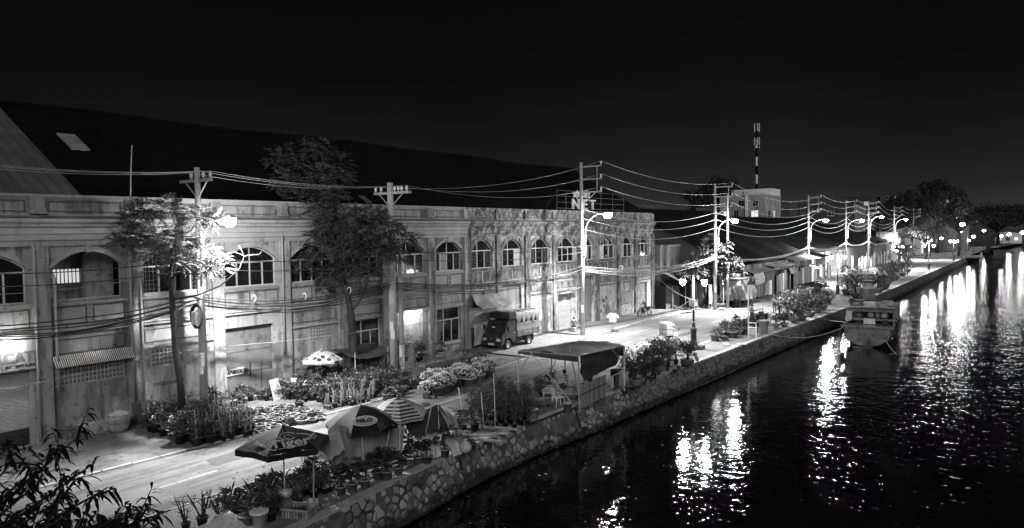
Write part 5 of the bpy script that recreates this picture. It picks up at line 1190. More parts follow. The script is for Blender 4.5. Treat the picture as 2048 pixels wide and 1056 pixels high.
# striped roll of shade over the long vent
aw = thing('slatted_awning', 'slatted awning of alternating white and dark strips above the long vent grille', 'awning', (XF + .22, 12.25, 3.12))
me = MB().prism([(-.12, 0, .24), (-.12, .036, .24), (.22, .036, -.22), (.22, 0, -.22)], (.015, 0, .012)).mesh('slat', m_white); me2 = me.copy(); me2.materials.clear(); me2.materials.append(m_dark)
for k in range(80): link('slat', me if k % 2 else me2, aw, (rv(-.006, .006), .0 + k*.0385, rv(-.01, .01)))
MB().tube([(-.12, -.05, .25), (-.12, 3.15, .25)], .03, 6).tube([(.23, -.02, -.22), (.23, 3.12, -.22)], .018, 5).build('rail', m_dark, aw)
# ------------------------------------------------------------------ promenade lamps
def globe_lamp(label, x, y, rz=0.0, plinth=False, small=False):
    o = thing('globe_lamp', label, 'lamp post', (x, y, .1), rz, 'double globe lamps along the promenade')
    pb = MB()
    if plinth: MB().prism([(.75*math.cos(PI/8 + k*PI/4), .75*math.sin(PI/8 + k*PI/4), 0) for k in range(8)], (0, 0, .26)).build('plinth', m_pave, o)
    z0 = .26 if plinth else 0
    pb.lathe([(.27, z0), (.27, z0 + .12), (.20, z0 + .2), (.19, z0 + .95), (.24, z0 + 1.0), (.24, z0 + 1.08), (.11, z0 + 1.14), (.13, z0 + 1.3), (.08, z0 + 1.42), (.07, z0 + 2.2), (.1, z0 + 2.24), (.06, z0 + 2.3), (.05, 4.9), (.075, 4.94), (.04, 5.0), (.07, 5.1), (.0, 5.26)], (0, 0, 0), 12)
    pb.build('post', m_dark, o, True)
    MB().tube([(0, 0, z0 + 2.5), (0, 0, 4.6)], .058, 8).lathe([(.09, z0 + 1.5), (.09, z0 + 1.54)], (0, 0, 0), 10).lathe([(.085, z0 + 2.32), (.085, z0 + 2.36)], (0, 0, 0), 10).build('white_sleeve', m_white_old, o)
    ab = MB()
    for s in (-1, 1):
        ab.tube([(0, 0, 4.75)] + [(s*(.1 + .62*math.sin(k*PI/14)), 0, 4.75 + .32*math.sin(k*PI/7)) for k in range(1, 8)], .022, 6)
        ab.tube([(s*(.33 + .14*math.cos(k*.6)), 0, 4.93 + .14*math.sin(k*.6)*(1 - k*.05)) for k in range(9)], .012, 4)
        ab.lathe([(.14, 0), (.2, -.03), (.19, .03), (.08, .12), (.03, .2), (0, .24)], (s*.72, 0, 4.62), 10)
    ab.build('arms', m_dark, o, True)
    gm = MB().lathe([(0, -.44), (.07, -.42), (.14, -.32), (.185, -.14), (.19, -.03)], (0, 0, 0), 12).mesh('globe', e_globe, True)
    for s in (-1, 1): link('globe', gm, o, (s*.72, 0, 4.62))
    return o
globe_lamp('ornate double globe lamp post on a concrete plinth beside the bonsai pots', -18.5, 45.9, .12, True)
globe_lamp('second ornate double globe lamp post behind the moored boat and flat dark parasol', -19.3, 92.5, .15)
globe_lamp('third double globe lamp post by the pale board fence', -20.0, 143, .1)
globe_lamp('fourth double globe lamp post beside the slim promenade trees', -16.2, 152, .1)
globe_lamp('fifth double globe lamp post before the big spreading tree', -15.9, 196, .1)
def far_lamp(label, x, y, z, r=.3):
    o = thing('far_lamp', label, 'lamp post', (x, y, 0)); MB().tube([(0, 0, 0), (0, 0, z)], .09, 6).build('post', m_dark, o)
    MB().lathe([(0, -r*.8), (r*.8, -r*.4), (r, 0), (r*.7, r*.5), (0, r*.7)], (0, 0, z), 10).build('globe', e_far, o, True)
far_lamp('tall single lamp at the end of the lit quay before the spreading tree', -14.6, 201, 8.4, .5)
far_lamp('lamp glowing just under the tall single lamp at the quay end', -17.5, 236, 6.6, .42)
far_lamp('left one of three small lamps high between the dark trees', -13.7, 262, 9.2, .3); far_lamp('middle of three small lamps high between the dark trees', -12.4, 262, 8.8, .3); far_lamp('right of three small lamps high between the dark trees', -11.3, 262, 9.3, .3)
far_lamp('lamp glowing among the branches of the spreading tree', -13.9, 225, 5.2, .42)
far_lamp('near one of two lamps on the far bank under the dark trees', -9.0, 330, 4.6, .6); far_lamp('far one of two lamps on the far bank under the dark trees', -5.2, 345, 5.2, .7)
far_lamp('low lamp on the far bank at the picture edge', 0.2, 392, 4.2, .5); far_lamp('lamp beside the road below the far trees', -22.5, 240, 4.6, .4); far_lamp('lamp over the road beyond the board fence', -24.5, 226, 3.8, .4); far_lamp('low lamp at the roadside before the dark trees', -21.0, 262, 3.2, .5)

for k, (x, y, z, r) in enumerate(((-22.5, 214, 4.4, .3), (-26.0, 248, 4.0, .4), (-23.8, 285, 4.8, .45), (-20.5, 300, 5.0, .45), (-18.2, 275, 3.4, .4), (-25.2, 199.5, 3.2, .2), (-16.4, 318, 6.2, .5), (-24.6, 320, 7.6, .5), (-11.0, 318, 4.2, .45))):
    far_lamp(['small roadside lamp before the lit leafy tree', 'roadside lamp just left of the lit leafy tree', 'distant road lamp under the tallest dark tree', 'distant road lamp right of the tallest dark tree', 'low distant lamp behind the quay end', 'lamp over a shop front past the last board of the fence', 'distant lamp among the boughs left of the spreading tree', 'high distant lamp behind the tall dark trees', 'distant lamp beneath the spreading tree boughs'][k], x, y, z, r)
# ------------------------------------------------------------------ near promenade
ORD = 'first second third fourth fifth sixth seventh eighth ninth tenth eleventh twelfth thirteenth fourteenth fifteenth'.split()
Z = .1
for k, (px, py) in enumerate(((682, 992), (704, 986), (730, 978), (755, 961), (774, 962), (797, 952), (836, 930), (855, 929), (890, 916))):
    plant('big', 'bucket', G(px, py, Z) + Vector((-.1, .1, 0)), rv(1.0, 1.2), ORD[k] + ' plant in a pale bucket along the quay edge, counting from the shovel', 'buckets along the near quay edge', .72)
for k in range(9):
    p = G(660 + k*27, 962 - k*9.5, Z); plant('big', 'black', p + Vector((-.25, rv(-.1, .2), 0)), rv(1.0, 1.3), ORD[k] + ' large dark leaved plant behind the pale buckets, counting from the shovel', 'dark plants behind the buckets', .62)
field([(440, 1030), (520, 1040), (640, 985), (660, 955), (600, 960), (520, 985)], .34, 'croton', 'small', 1.15, 'mottled long leaved plant around the beer parasol', 'plants around the beer parasol', Z)
field([(400, 1056), (520, 1056), (560, 1030), (440, 1030)], .5, 'bush', 'black', 1.0, 'small leafy plant at the near corner of the promenade', 'plants around the beer parasol', Z, skip=.2)
field([(590, 1020), (640, 1000), (690, 985), (670, 970), (600, 1000)], .42, 'tall', 'black', .9, 'fine leaved dark plant between the beer parasol and the buckets', 'plants around the beer parasol', Z, skip=.1)
for px, py, s in ((405, 1052, 1.15), (440, 1046, .9), (372, 1060, .9)): plant('bare', 'black', G(px, py, Z), s, 'leafless branching plant in a black pot at the lower edge', 'leafless plants at the lower edge')
def bucket(label, loc, r, h, m, lid=None, handle=True, name='bucket'):
    o = thing(name, label, 'bucket', loc); MB().lathe([(r*.8, 0), (r, h*.95), (r*1.06, h*.95), (r*1.06, h), (r*.94, h), (r*.9, h*.8), (0, h*.8)], (0, 0, 0), 14).build('tub', m, o, True)
    if lid: MB().lathe([(r*1.1, h - .04), (r*1.1, h + .02), (r*.95, h + .03), (r*.9, h + .015), (0, h + .015)], (0, 0, 0), 14).build('lid', lid, o)
    elif handle: MB().tube([(r*math.cos(a*PI/8), 0.03, h - r*.7*math.sin(a*PI/8)) for a in range(9)], .008, 4).build('handle', m_steel, o)
    return o
bucket('white paint bucket with a lid at the lower edge of the promenade', G(519, 1052, Z), .24, .42, m_white, m_white); bucket('dark bucket beside the white lidded bucket', G(492, 1056, Z), .22, .36, m_clay)
bucket('white bucket with a wire handle beside the bamboo plants and hose', G(1065, 842, Z), .24, .5, m_white_old); bucket('pale planter bucket on the quay edge before the plank screen', G(1135, 822, Z), .2, .36, m_potw, handle=False)
bucket('tall dark drum standing among the pots right of the canopy', G(1232, 768, Z), .3, .75, m_dark, handle=False, name='drum'); bucket('pale grey metal drum with a dented rim beside the signboard stand', G(1527, 668, Z), .36, 1.05, m_steel, handle=False, name='drum')
st = thing('clay_stove', 'small clay stove with a shiny pot beside the plastic crate', 'stove', G(572, 1018, Z)); MB().lathe([(.18, 0), (.2, .3), (.22, .34), (.16, .34), (.12, .2)], (0, 0, 0), 10).cb((.05, -.18, .12), (.16, .06, .1)).build('stove', m_clay, st); MB().lathe([(.14, .34), (.2, .42), (.2, .52), (.17, .56), (0, .62)], (0, 0, 0), 12).build('cooking_pot', m_steel, st, True)
cr = thing('crate', 'pale slatted plastic crate full of small plants beside the shovel', 'crate', G(600, 1032, Z), .35)
MB().box(-.4, .4, -.27, .27, 0, .03).build('base', m_potw, cr)
for a in range(4):
    L = .8 if a % 2 == 0 else .54; me = MB().box(-.022, .022, -.01, .01, 0, .24).mesh('slat', m_potw); n = 9 if a % 2 == 0 else 6
    for k in range(n):
        q = -L/2 + L*(k + .5)/n; link('slat', me, cr, ((q, (-.27, .27)[a//2], .03) if a % 2 == 0 else ((-.4, .4)[a//2], q, .03)), (0, 0, 0 if a % 2 == 0 else PI/2), (1.4, 1, 1))
MB().box(-.43, .43, -.3, -.26, .24, .29).box(-.43, .43, .26, .3, .24, .29).box(-.43, -.39, -.26, .26, .24, .29).box(.39, .43, -.26, .26, .24, .29).build('rim', m_potw, cr)
p = G(600, 1032, Z)
for k in range(5): plant('low', 'small', p + Vector((rv(-.25, .25), rv(-.15, .15), .04)), .9, 'seedling in the slatted plastic crate', 'seedlings in the crate')
sv = thing('shovel', 'spade standing upright with its pale blade down beside the crate', 'shovel', G(628, 1026, Z), .5)
MB().tube([(0, 0, .3), (.02, 0, 1.5)], .022, 7).build('handle', m_bamb, sv); MB().grid(lambda u, v: ((u - .5)*.3*(1 - .55*v*v), .05*math.cos((u - .5)*3), .42 - v*.42), 5, 4).build('blade', m_steel, sv, True)
hp = thing('rubble_heap', 'pale crumpled sacks heaped at the lower edge of the promenade', 'sacks', G(455, 1056, Z)); MB().grid(lambda u, v: ((u - .5)*1.6, (v - .5)*1.1, max(0, .42*math.sin(PI*u)*math.sin(PI*v) + .12*mnoise.noise((u*6, v*6, 2)))), 16, 12).build('sack', m_plast, hp, True)
# bamboo poles and strung sheets
near_poles = [(627, 1000, 627, 872, 'bamboo pole beside the beer parasol holding the dark strung sheet'), (679, 975, 676, 846, 'bamboo pole under the peak of the dark sheet before the badge parasol'), (731, 965, 722, 862, 'bamboo pole rising from the buckets before the badge parasol'), (797, 940, 800, 850, 'bamboo pole among the hanging sheets behind the bucket row'),
              (838, 920, 868, 790, 'leaning bamboo pole through the peaked grey tent sheet'), (878, 905, 876, 806, 'bamboo pole holding the peak of the grey tent sheet'), (928, 850, 917, 775, 'bamboo pole beyond the peaked grey tent sheet'), (991, 866, 987, 746, 'tall bamboo pole by the bamboo plants'), (968, 862, 962, 784, 'short bamboo pole by the bamboo plants'), (758, 950, 793, 800, 'slanting bamboo pole before the striped parasol'), (1330, 738, 1323, 663, 'bamboo pole among the bonsai pots')]
for a in near_poles: pole_stick(*a[:5])
pk = lambda px, py, pxb, pyb: PD(px, py, (G(pxb, pyb, Z) - Vector((0, 0, HC))).dot(CF))
o = MB().tube([pk(726, 940, 730, 960), pk(800, 921, 800, 938), pk(856, 898, 858, 920)], .022, 6).build('bamboo_rail', m_bamb); tag(o, 'pale bamboo rail tied across in front of the bucket row', 'pole')
cloth('tarpaulin', 'dark grey sheet strung to a peak between the beer parasol and badge parasol', 'tarpaulin', [pk(602, 905, 627, 985), pk(676, 846, 678, 975), pk(690, 900, 690, 985), pk(628, 925, 627, 1000)], m_tarp2, .12, .06, 14, 12, gath=.04)
cloth('tarpaulin', 'long dark grey sheet sagging behind the bucket row below the badge parasol', 'tarpaulin', [pk(678, 850, 678, 975), pk(812, 842, 800, 930), pk(800, 915, 800, 940), pk(660, 940, 665, 985)], m_tarp2, .25, .08, 24, 14, gath=.05)
cloth('tarpaulin', 'grey sheet stretched like a tent side up to a peak behind the pale plastic', 'tarpaulin', [pk(806, 842, 800, 925), pk(877, 808, 877, 905), pk(916, 862, 912, 895), pk(822, 872, 820, 920)], m_tarp, .05, .04, 16, 10)
cloth('tarpaulin', 'slack dark sheet slung between the striped parasol and the tent peak', 'tarpaulin', [pk(802, 836, 797, 915), pk(876, 806, 877, 900), pk(840, 842, 838, 910), pk(806, 848, 800, 920)], m_tarp, .1, .03, 12, 6)
cloth('tarpaulin', 'far slope of the tent sheet falling from the peak to the pots', 'tarpaulin', [pk(877, 808, 877, 905), pk(905, 830, 925, 885), pk(938, 895, 936, 905), pk(905, 872, 905, 905)], m_tarp2, .02, .05, 12, 12)
cloth('plastic_sheet', 'left pale torn plastic sheet hanging in front of the tent', 'plastic sheet', [pk(836, 872, 838, 925), pk(876, 860, 876, 910), pk(882, 912, 882, 920), pk(850, 918, 850, 928)], m_plast, .03, .06, 14, 16, gath=.06)
cloth('plastic_sheet', 'right pale torn plastic sheet hanging in front of the tent', 'plastic sheet', [pk(878, 864, 876, 910), pk(920, 858, 920, 895), pk(928, 905, 930, 905), pk(908, 912, 908, 915)], m_plast, .03, .06, 14, 16, gath=.06)
bx = thing('sack', 'tied pale sack on the quay beside the torn plastic sheets', 'sack', G(931, 906, Z)); MB().lathe([(.1, 0), (.22, .1), (.24, .25), (.15, .4), (.05, .46), (.1, .52)], (0, 0, 0), 10).build('sack', m_plast, bx, True)
plant('palm', 'clay', G(943, 900, Z), .9, 'palm like plant in a clay pot past the torn plastic sheets'); plant('palm', 'black', G(925, 858, Z), 1.6, 'arching pale palm plant behind the tent sheets'); plant('palm', 'black', G(950, 862, Z), 1.3, 'arching palm plant beside the short bamboo poles')
for k, (px, py) in enumerate(((955, 872), (985, 868), (1005, 858), (972, 882))): o = MB().cb((0, 0, .03), (1.3, .22, .05), 0, rv(.2, .6)).build('plank', m_wood, None, False, G(px, py, Z)); o.name = 'loose_plank'; tag(o, 'loose weathered plank lying on the quay before the bamboo plants', 'plank', 'loose planks on the quay')
field([(935, 852), (1050, 858), (1075, 835), (1020, 812), (950, 825)], .42, 'tall', 'black', .92, 'tall leafy bamboo like plant left of the dark canopy', 'bamboo plants left of the canopy', Z)
field([(1035, 815), (1110, 790), (1110, 765), (1050, 785)], .6, 'shrub', 'black', .5, 'dark rounded shrub in a pot behind the bamboo plants at the stall', 'shrubs by the stall', Z, skip=.15)
field([(1080, 830), (1130, 815), (1125, 795), (1080, 805)], .5, 'low', 'pale', 1.0, 'low plant in a pale pot on the floor of the stall', 'low pots in the stall', Z, skip=.25)
# canopy stall
cs = thing('canopy_stall', 'bamboo frame stall with a big dark sagging tarp canopy on the quay', 'stall', G(1159, 820, Z))
c0 = Vector(cs.location)
def st_post(px, py, pxt, pyt, r=.035):
    b = G(px, py, Z); t_ = PD(pxt, pyt, (b - Vector((0, 0, HC))).dot(CF)); MB().tube([b - c0, t_ - c0], r, 7).build('post', m_bamb, cs); return b, t_
b1, t1 = st_post(1038, 785, 1036, 702); b2, t2 = st_post(1159, 820, 1157, 712); b3, t3 = st_post(1249, 782, 1248, 692, .045); b4, t4 = st_post(1102, 752, 1104, 700); b5, t5 = st_post(1130, 745, 1130, 684)
rf = MB()
fl = t1; fr_ = t2; br = t3; bl = t4.lerp(t5, .8)
def canopy(u, v):
    p = fl.lerp(fr_, u).lerp(bl.lerp(br, u), v); w = mnoise.noise((u*3, v*3, 4))*.16 + mnoise.noise((u*9, v*8, 7))*.05 + .28*math.sin(PI*u)*math.sin(PI*v*.9)*v
    return p - Vector((0, 0, .28*math.sin(PI*v)*math.sin(PI*min(1, u*1.1)) - .14*abs(math.sin(PI*u*1.0))*(v > .9) - w)) - c0
rf.grid(canopy, 20, 16); rf.build('canopy', m_tarp, cs, True)
def hang(a, b, da, db, name, m, wr=.05, nu=14, nv=10): return cloth(name, None, None, [a, b, b + Vector(db), a + Vector(da)], m, .03, wr, nu, nv, parent=cs, gath=.04)
for o_ in (hang(t2, t3, (.05, .3, -1.15), (-.1, -.5, -.85), 'side_flap', m_tarp, .16, 22, 14), hang(t1, t2, (0, 0, -.12), (0, 0, -.28), 'front_hem', m_tarp), hang(bl, t3, (0, 0, -.18), (0, 0, -.5), 'back_hem', m_tarp)): o_.location = Vector(o_.location) - c0
sb_ = MB()
for a, b in ((b1 + Vector((0, 0, 1.05)), t1.lerp(t2, .25)), (t1.lerp(t2, .22), b2 + Vector((-.25, -.2, .3))), (b2 + Vector((0, 0, .6)), t2.lerp(bl, .5)), (b3 + Vector((0, 0, 1.3)), t3.lerp(t2, .3)), (t1, t2), (t2, t3), (t1, bl), (bl, t3), (b4 + Vector((0, 0, .3)), t5)): sb_.tube([a - c0, b - c0], .024, 6)
sb_.build('brace', m_bamb, cs)
sc_ = thing('plank_screen', 'pale screen of upright planks standing on the quay edge under the canopy', 'screen', G(1158, 818, Z), 0)
a, b = G(1162, 818, Z), G(1212, 793, Z); d = (b - a); ang = math.atan2(d.y, d.x); sc_.location = a; sc_.rotation_euler = (0, 0, ang)
n = 13; w = d.length/n
for k in range(n): link('plank', MB().box(0, w - .012, -.012, .012, 0, rv(1.0, 1.08)).mesh('plank', m_wood), sc_, (k*w, rv(-.006, .006), .02))
MB().box(0, d.length, -.045, -.015, .62, .68).build('rail', m_wood_d, sc_)
rk = thing('drying_rack', 'bamboo rail with hanging cloths at the right end of the canopy', 'rack', G(1207, 795, Z))
r0 = Vector(rk.location); a, b = G(1210, 792, Z) + Vector((0, 0, .8)), G(1247, 782, Z) + Vector((0, 0, 1.0)); MB().tube([a - r0, b - r0], .022, 6).tube([a - r0 - Vector((0, 0, .8)), a - r0], .022, 6).build('rail', m_bamb, rk)
for q, m_, hh in ((.3, m_plast, .6), (.55, m_cloth_d, .7), (.75, m_tarp2, .65)): o = cloth('towel', None, None, [a.lerp(b, q), a.lerp(b, q + .17), a.lerp(b, q + .17) - Vector((0, 0, hh)), a.lerp(b, q) - Vector((0, 0, hh))], m_, .02, .03, 6, 8, parent=rk); o.location = Vector(o.location) - r0
ch = thing('chair', 'pale plastic chair with a cloth over its back under the canopy', 'chair', G(1117, 812, Z), 2.6)
MB().box(-.22, .22, -.22, .22, .40, .44).build('seat', m_white_old, ch); MB().grid(lambda u, v: ((u - .5)*.44, .22 + .08*v, .44 + v*.42), 4, 4).build('backrest', m_plast, ch)
for s in ((-1, -1), (1, -1), (1, 1), (-1, 1)): MB().tube([(s[0]*.19, s[1]*.19, .42), (s[0]*.23, s[1]*.23, 0)], .02, 5).build('leg', m_white_old, ch)
hs = MB().tube([G(1040, 850, Z) + Vector((.12*math.sin(k*.9), k*.02, .03)) for k in range(3)] + [G(1060 + k*13, 848 - k*4.6, Z) + Vector((.05*math.sin(k), 0, .03)) for k in range(8)], .035, 6).build('hose', m_black, None, True); tag(hs, 'dark hose lying along the quay edge below the stall', 'hose')
# bonsai display between the canopy and the lamp
for k, (px, py, s) in enumerate(((1272, 774, 1.25), (1262, 760, 1.2), (1290, 762, 1.1), (1308, 757, 1.2), (1318, 742, 1.25), (1285, 745, 1.3), (1300, 735, 1.2), (1335, 735, 1.15), (1352, 728, 1.1), (1312, 725, 1.3), (1338, 720, 1.2))):
    plant('shrub' if k % 3 else 'bonsai', 'bowl' if k in (0, 4) else 'black', G(px, py, Z), s, ORD[k] + ' rounded potted shrub between the canopy and the lamp plinth', 'shrub display before the lamp plinth')
plant('bonsai', 'bowl', G(1375, 732, Z), 1.25, 'bonsai tree with a round crown in a glazed bowl beside the lamp plinth')
field([(1255, 790), (1380, 738), (1370, 728), (1255, 770)], .62, 'low', 'clay', .8, 'small clay pot plant on the quay edge before the shrub display', 'small clay pots before the shrubs', Z, skip=.3)
dk = thing('round_stand', 'round weighted base with a leaning stick lying beside the bonsai bowl', 'stand', G(1393, 722, Z)); MB().lathe([(.0, -.04), (.2, -.04), (.22, 0), (.2, .04), (0, .04)], (0, 0, .2), 16, 0, Matrix.Rotation(1.1, 3, 'Y')).build('base', m_potw, dk, True); MB().tube([(0, 0, .2), (-.25, .1, .75)], .015, 5).build('stick', m_bamb, dk)
# low planting, sign stand and shrubs farther on
field([(1418, 692), (1480, 672), (1500, 660), (1490, 650), (1430, 668)], .6, 'low', 'clay', 1.3, 'low leafy plant in a clay pot past the lamp plinth', 'low plants past the lamp plinth', Z, skip=.08)
field([(1430, 684), (1520, 655), (1530, 640), (1450, 660)], .75, 'bush', 'clay', 1.4, 'leafy plant in a clay pot in the low row past the lamp plinth', 'low plants past the lamp plinth', Z, skip=.08)
fs = thing('signboard_stand', 'small white framed signboard stand before the metal drum', 'sign stand', G(1505, 674, Z), -.1)
MB().tube([(-.28, 0, 0), (-.28, 0, .95), (-.2, 0, 1.05), (.2, 0, 1.05), (.28, 0, .95), (.28, 0, 0)], .03, 6).box(-.28, .28, -.02, .02, .68, .74).build('frame', m_white, fs); MB().box(-.24, .24, -.015, .015, .2, .64).build('board', m_tarp2, fs)
sp = thing('light_pole', 'white pole with a dark hooded lamp head standing by the signboard stand', 'pole', G(1497, 676, Z)); MB().tube([(0, 0, 0), (0, 0, 4.4)], .045, 8).build('post', m_conc, sp)
MB().lathe([(.3, 0), (.22, .15), (.1, .3), (.05, .7), (0, .75)], (.15, 0, 3.9), 10).tube([(-.6, 0, 3.9), (0, 0, 4.25), (.75, 0, 4.3)], .02, 5).cb((.42, .0, 4.15), (.1, .1, .24), 0, 0, .5).build('lamp_head', m_dark, sp)
for k, (px, py, s, kd) in enumerate(((1552, 655, .95, 'bonsai'), (1568, 653, 1.0, 'bonsai'), (1588, 645, 1.3, 'shrub'), (1603, 641, 1.5, 'shrub'), (1620, 634, 1.4, 'bonsai'), (1575, 638, 1.5, 'shrub'), (1595, 628, 1.6, 'shrub'), (1612, 622, 1.7, 'shrub'), (1632, 626, 1.5, 'shrub'), (1560, 636, 1.2, 'shrub'), (1645, 620, 1.4, 'shrub'), (1625, 610, 1.6, 'shrub'), (1655, 606, 1.4, 'shrub'), (1580, 622, 1.4, 'shrub'), (1640, 602, 1.5, 'shrub'))):
    plant(kd, 'bowl', G(px, py, Z), s, ORD[k] + ' large shrub in a glazed bowl between the metal drum and the boat', 'shrubs along the quay before the boat')
for k, (px, py, s) in enumerate(((1695, 590, 2.0), (1705, 582, 2.2), (1720, 585, 1.9), (1712, 596, 1.8), (1768, 578, 2.2), (1755, 586, 1.9), (1776, 568, 2.0), (1740, 572, 1.8), (1790, 560, 1.9), (1762, 560, 1.9), (1805, 552, 1.8), (1815, 545, 1.8), (1782, 548, 1.6))):
    plant('shrub', 'bowl', G(px, py, Z), s, ORD[k] + ' big dark potted bush massed behind the moored boat', 'bushes behind the moored boat')
pd = thing('stone_pedestal', 'stepped stone pedestal between the dark bushes behind the boat', 'pedestal', G(1735, 598, Z))
for k, (r, z0, z1) in enumerate(((.95, 0, .35), (.8, .35, .5), (.72, .5, 1.15), (.85, 1.15, 1.3), (.5, 1.3, 1.9), (.75, 1.9, 2.05))): MB().prism([(r*math.cos(PI/8 + q*PI/4), r*math.sin(PI/8 + q*PI/4), z0) for q in range(8)], (0, 0, z1 - z0)).build('course', m_stone, pd)
for k, (px, py) in enumerate(((1800, 552), (1808, 548), (1815, 550))):
    b = G(px, py, Z); o = thing('slim_tree', 'slim tree with a few pale leaf tufts in the far planting of the promenade', 'tree', b, 0, 'slim trees in the far planting'); t = MB(); t.tube([(0, 0, 0), (rv(-.3, .3), 0, 2.2), (rv(-.5, .5), 0, 4.2)], [.12, .09, .04], 6); mb = MB()
    for _ in range(7): c = Vector((rv(-1, 1), rv(-1, 1), rv(2.8, 5))); limb(t, (0, 0, 2.4), c, .05, .02); clump(mb, c, .6, 7, .3, .14, .5, 4)
    t.build('trunk', m_branch, o); mb.build('crown', m_leaf2, o)
# stray white cartons and litter in the middle distance
for k, (px, py) in enumerate(((1470, 694), (1452, 690), (1484, 690))): 
    o = link('parcel', bevel_mesh(MB().box(-.3, .3, -.2, .2, 0, .1).mesh('parcel', m_plast), .03), None, G(px, py, Z), (0, 0, rv(0, 3))); tag(o, 'flat pale bundle lying on the paving before the signboard stand', 'bundle', 'bundles on the paving')

# ------------------------------------------------------------------ the boat
m_hull = mat('boat_timber', .13, .7, .35, 2.5, stretch=(.6, .6, 1.5), bump=.006, spots=[(3, .58, .06, .55, None)]); m_hull2 = mat('boat_dark_timber', .05, .7, .35, 3)
bt = thing('boat', 'wooden canal boat moored at the quay, seen from its stern with a flat slatted roof', 'boat', (-10.6, 61.0, ZW), 0.09)
LB = 13.0
def hullsec(t_):
    w = 1.72*(1 - max(0, (t_ - .55)/.45)**2*.8)*(.93 + .07*min(1, t_*6)); top = 1.45 + .5*max(0, t_ - .6)**2*4 + .12*(1 - t_)
    k = max(0, 1 - t_*5); return [(-w, top), (-w*1.0, .9 + .1*k), (-w*.86, .35 + .22*k), (-w*.5, -.12 + .32*k), (0, -.25 + .27*k), (w*.5, -.12 + .32*k), (w*.86, .35 + .22*k), (w, .9 + .1*k), (w, top)]
mb = MB(); ns = 14
for k in range(ns + 1): mb.v += [(x, LB*k/ns, z) for x, z in hullsec(k/ns)]
for k in range(ns):
    for j in range(8): mb.f.append((k*9 + j, k*9 + j + 1, (k + 1)*9 + j + 1, (k + 1)*9 + j)); mb.m.append(0)
mb.build('hull', m_hull, bt)
tm = MB(); s0 = hullsec(0); tm.prism([(x, 0, z) for x, z in s0], (0, .08, 0)); tm.build('transom', m_hull, bt)
pm2 = MB()
for z in (.8, 1.15): pm2.box(-1.5 - .1*(z > 1), 1.5 + .1*(z > 1), -.012, 0, z, z + .012)
pm2.build('transom_seam', m_hull2, bt)
for s in (-1, 1):
    g = MB(); g.tube([(s*(abs(hullsec(k/ns)[0][0]) + .04), LB*k/ns, hullsec(k/ns)[0][1]) for k in range(ns + 1)], .07, 5); g.build('gunwale', m_hull, bt)
MB().box(-1.85, 1.85, -.12, .1, 1.5, 1.66).build('stern_beam', m_hull, bt); MB().box(-1.9, 1.9, 2.6, 2.85, 1.8, 1.94).build('cross_beam', m_hull, bt); MB().box(-1.75, 1.75, 1.3, 1.45, 1.55, 1.65).build('thwart', m_hull2, bt)
MB().box(-1.6, 1.6, .1, 12.5, .55, .6).build('deck', m_hull2, bt); MB().box(-1.5, 1.5, 5.0, 5.08, .6, 2.5).build('bulkhead', m_hull2, bt)
for x, y in ((-1.65, 2.7), (1.65, 2.7), (-1.65, 5.0), (1.65, 5.0), (-1.6, 9.5), (1.6, 9.5)): MB().box(x - .05, x + .05, y - .05, y + .05, 1.2, 2.6).build('roof_post', m_hull, bt)
MB().box(-1.8, 1.8, 2.5, 2.62, 2.5, 2.62).build('roof_beam', m_hull, bt)
rs = MB().box(-.07, .07, 0, 7.2, 0, .06).mesh('roof_slat', m_hull)
for k in range(19): link('roof_slat', rs, bt, (-1.74 + k*.193, 2.45 + rv(-.08, .08), 2.64 + rv(-.01, .015)))
MB().box(-1.8, 1.8, 3.2, 3.3, 2.70, 2.76).box(-1.8, 1.8, 5.2, 5.3, 2.70, 2.76).build('roof_batten', m_hull, bt)
o_ = MB().tube([(-2.6, 2.2, 2.84), (-.3, 2.9, 2.86), (1.7, 3.6, 2.8)], .05, 6).tube([(-1.0, 2.4, 2.84), (.2, 4.2, 2.84)], .045, 6).build('punt_pole', m_bamb, bt)
MB().box(-.06, .06, -.32, -.03, -.1, .95).build('rudder_post', m_hull, bt); MB().prism([(0, -.32, .0), (0, -1.0, -.02), (0, -1.0, .28), (0, -.32, .55)], (.05, 0, 0)).build('rudder_blade', m_hull2, bt); MB().box(-.95, .45, -.42, -.3, -.02, .07).build('rudder_shelf', m_hull, bt)
for s, y, z in ((-1, .25, 1.0), (-1, 1.6, 1.1), (1, .6, 1.05), (1, 2.2, 1.1), (1, 3.4, 1.6)):
    to = MB(); to.tube([(s*1.86, y + .3*math.cos(k*PI/8), z + .3*math.sin(k*PI/8)) for k in range(17)], .09, 7); to.build('tyre_fender', m_black, bt, True)
MB().tube([(1.2, .2, 1.55), (1.5, .15, 1.4), (1.75, .6, 1.5), (1.8, 1.2, 1.75)], .02, 5).build('coiled_line', m_bamb, bt)
bq = (Matrix.Translation(Vector(bt.location)) @ Matrix.Rotation(.09, 4, 'Z'))
bw = lambda x, y, z: bq @ Vector((x, y, z))
bucket('pale bucket standing in the stern well of the boat', bw(.35, .55, .62), .19, .42, m_white_old); p = bw(-1.0, .6, .62)
o = link('carton', bevel_mesh(MB().box(-.3, .3, -.22, .22, 0, .42).mesh('carton', m_plast), .015), None, p, (0, 0, .1)); tag(o, 'pale carton standing in the stern well of the boat', 'carton')
cloth('sheet', 'pale cloth hung over the middle beam of the boat', 'cloth', [bw(-.45, 2.55, 1.97), bw(.35, 2.55, 1.97), bw(.4, 2.45, 1.35), bw(-.5, 2.4, 1.3)], m_plast, .02, .06, 10, 10, gath=.04)
cloth('washing', 'pale washing hanging at the left corner of the boat roof', 'washing', [bw(-1.75, 2.45, 2.55), bw(-1.3, 2.4, 2.55), bw(-1.35, 2.35, 1.8), bw(-1.8, 2.4, 1.7)], m_cloth_l, .02, .08, 8, 10, gath=.05)
